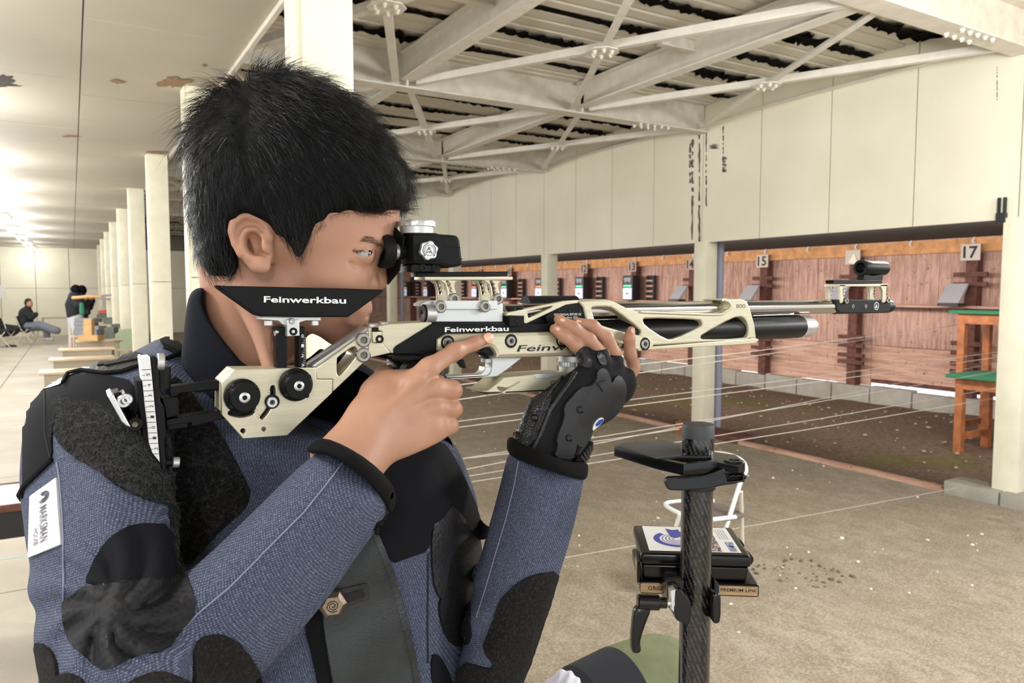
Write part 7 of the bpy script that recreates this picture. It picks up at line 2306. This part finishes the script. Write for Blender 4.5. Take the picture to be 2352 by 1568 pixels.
far_chain('jacket', [ch(D, (64, 706, 0, 0.09), (60, 720, 0, 0.19), (58, 738, 0, 0.20), (58, 750, 0, 0.19)), ch(D, (62, 714, -.18, 0.10), (72, 729, -.22, 0.085), (82, 722, -.18, 0.07))], M_BLKJ, man2)
far_chain('trousers', [ch(D, (66, 749, -.08, 0.13), (92, 746, -.1, 0.11), (122, 757, -.12, 0.11), (130, 759, -.12, 0.11)), ch(D, (66, 750, .1, 0.13), (100, 752, .1, 0.10), (108, 758, .1, 0.09), (108, 772, .1, 0.08))], M_GREYT, man2)
far_chain('shoe', [ch(D, (104, 778, .1, 0.05), (120, 779, 0, 0.05))], M_SHOE, man2)
def far_chair(px, pyf, label, flip=1):
    g = onZ(px, pyf, 0.0)
    t = thing('folding_chair', label, 'chair', (g.x, g.y, 0))
    ex = Vector((RGT.x, RGT.y, 0)).normalized() * flip; ey = Vector((FWD.x, FWD.y, 0)).normalized()
    z = Vector((0, 0, 1))
    for s in (-0.2, 0.2):
        o = g + ey * s
        tube('back_leg', [o + ex * 0.25, o - ex * 0.1 + z * 0.45, o - ex * 0.22 + z * 0.80], 0.014, M_STEEL, t, seg=6)
        tube('front_leg', [o - ex * 0.25, o + ex * 0.12 + z * 0.43], 0.014, M_STEEL, t, seg=6)
    c = [g + ex * a + ey * b + z * 0.44 for a, b in ((-0.2, -0.2), (0.2, -0.2), (0.2, 0.2), (-0.2, 0.2))]
    v = c + [q + z * 0.03 for q in c]
    link('seat', mesh('seat', v, [(3, 2, 1, 0), (4, 5, 6, 7), (0, 1, 5, 4), (1, 2, 6, 5), (2, 3, 7, 6), (3, 0, 4, 7)]), M_BLKJ, t)
    c = [g - ex * (0.14 + 0.08 * a) + ey * b + z * (0.55 + 0.25 * a) for a, b in ((0, -0.2), (1, -0.2), (1, 0.2), (0, 0.2))]
    link('backrest', mesh('backrest', c + [q - ex * 0.02 for q in c], [(0, 1, 2, 3), (7, 6, 5, 4), (0, 4, 5, 1), (1, 5, 6, 2), (2, 6, 7, 3), (3, 7, 4, 0)]), M_BLKJ, t)
far_chair(66, 788, 'far folding chair under the seated man')
far_chair(14, 797, 'far folding chair at the left edge, holding a black bag')
far_chain('_bag', [ch(20.6, (-6, 760, 0, 0.14), (12, 756, 0, 0.15), (34, 757, 0, 0.13)), ch(20.6, (0, 766, 0, 0.10), (30, 764, 0, 0.09))], M_BLKJ, None)
bag = bpy.data.objects['_bag']; bag.name = 'duffel_bag'; bag.data.name = 'duffel_bag'
tag(bag, 'black duffel bag slumped on the chair at the left edge', 'bag')
g = onZ(28, 797, 0.0)
far_chain('_sh', [ch(20.4, (18, 795, 0, 0.05), (34, 796, 0, 0.05))], M_BLACK, None, h=0.01)
sh = bpy.data.objects['_sh']; sh.name = 'shoe'; sh.data.name = 'shoe'
tag(sh, 'black shoe on the floor under the chair at the left edge', 'shoe')
def far_shooter(dx, D, label, jac, accent):
    f = onZ(176 + dx, 667 + 1.55 * FPX / D, 0)
    t = thing('person', label, 'person', (f.x, f.y, 0))
    def c2_(*n): return ch(D, *[(a + dx, b, z, r) for a, b, z, r in n])
    yb = 667 + 1.5 * FPX / D
    far_chain('body', [c2_((175, 666, 0, 0.09), (174, 674, 0, 0.06), (170, 690, 0, 0.1), (172, 722, 0, 0.1), (170, 770, 0, 0.07), (168, yb, 0, 0.05)), c2_((168, 686, -.1, 0.05), (178, 700, -.15, 0.04), (190, 690, -.1, 0.035), (200, 684, 0, 0.035))], M_SK2, t)
    far_chain('hair', [c2_((174, 664, 0, 0.115), (176, 667, 0, 0.105))], M_HAIRB, t)
    far_chain('jacket', [c2_((172, 682, 0, 0.15), (170, 700, 0, 0.19), (172, 722, 0, 0.18)), c2_((166, 685, -.16, 0.09), (178, 702, -.2, 0.08), (188, 692, -.14, 0.07)), c2_((178, 690, .1, 0.08), (192, 706, .1, 0.08), (200, 690, 0.06, 0.06))], jac, t)
    far_chain('jacket_panel', [c2_((187, 700, -.19, 0.06), (189, 718, -.17, 0.06))], accent, t)
    far_chain('trousers', [c2_((172, 724, 0, 0.17), (168, 765, 0.1, 0.10), (166, yb - 2, .1, 0.08)), c2_((174, 724, 0, 0.16), (178, 765, -.05, 0.10), (178, yb - 2, -.05, 0.08))], M_WHJ if accent is M_GRJ else M_BLKJ, t)
    r = thing('target_rifle', 'wooden stocked target rifle held by the ' + ('nearer' if dx == 0 else 'farther') + ' of the two far shooters', 'rifle', P(190 + dx, 685, D))
    far_chain('stock', [c2_((169, 684, -.22, 0.05), (182, 683, -.22, 0.04), (200, 681, -.22, 0.045), (232, 681, -.22, 0.03))], M_PALEW, r, h=0.01)
    cyl('barrel', P(232 + dx, 679, D - .22), P(262 + dx, 677, D - .22), 0.02, M_GREYBX, r, seg=8)
    cyl('air_cylinder', P(225 + dx, 684, D - .22), P(252 + dx, 687, D - .22), 0.022, M_GREYBX, r, seg=8)
far_shooter(0, 18.2, 'nearer of two far shooters in black, with a green jacket panel', M_BLKJ, M_GRJ)
far_shooter(14, 20.6, 'farther of two far shooters in black, mostly behind the first', M_BLKJ, M_BLKJ)
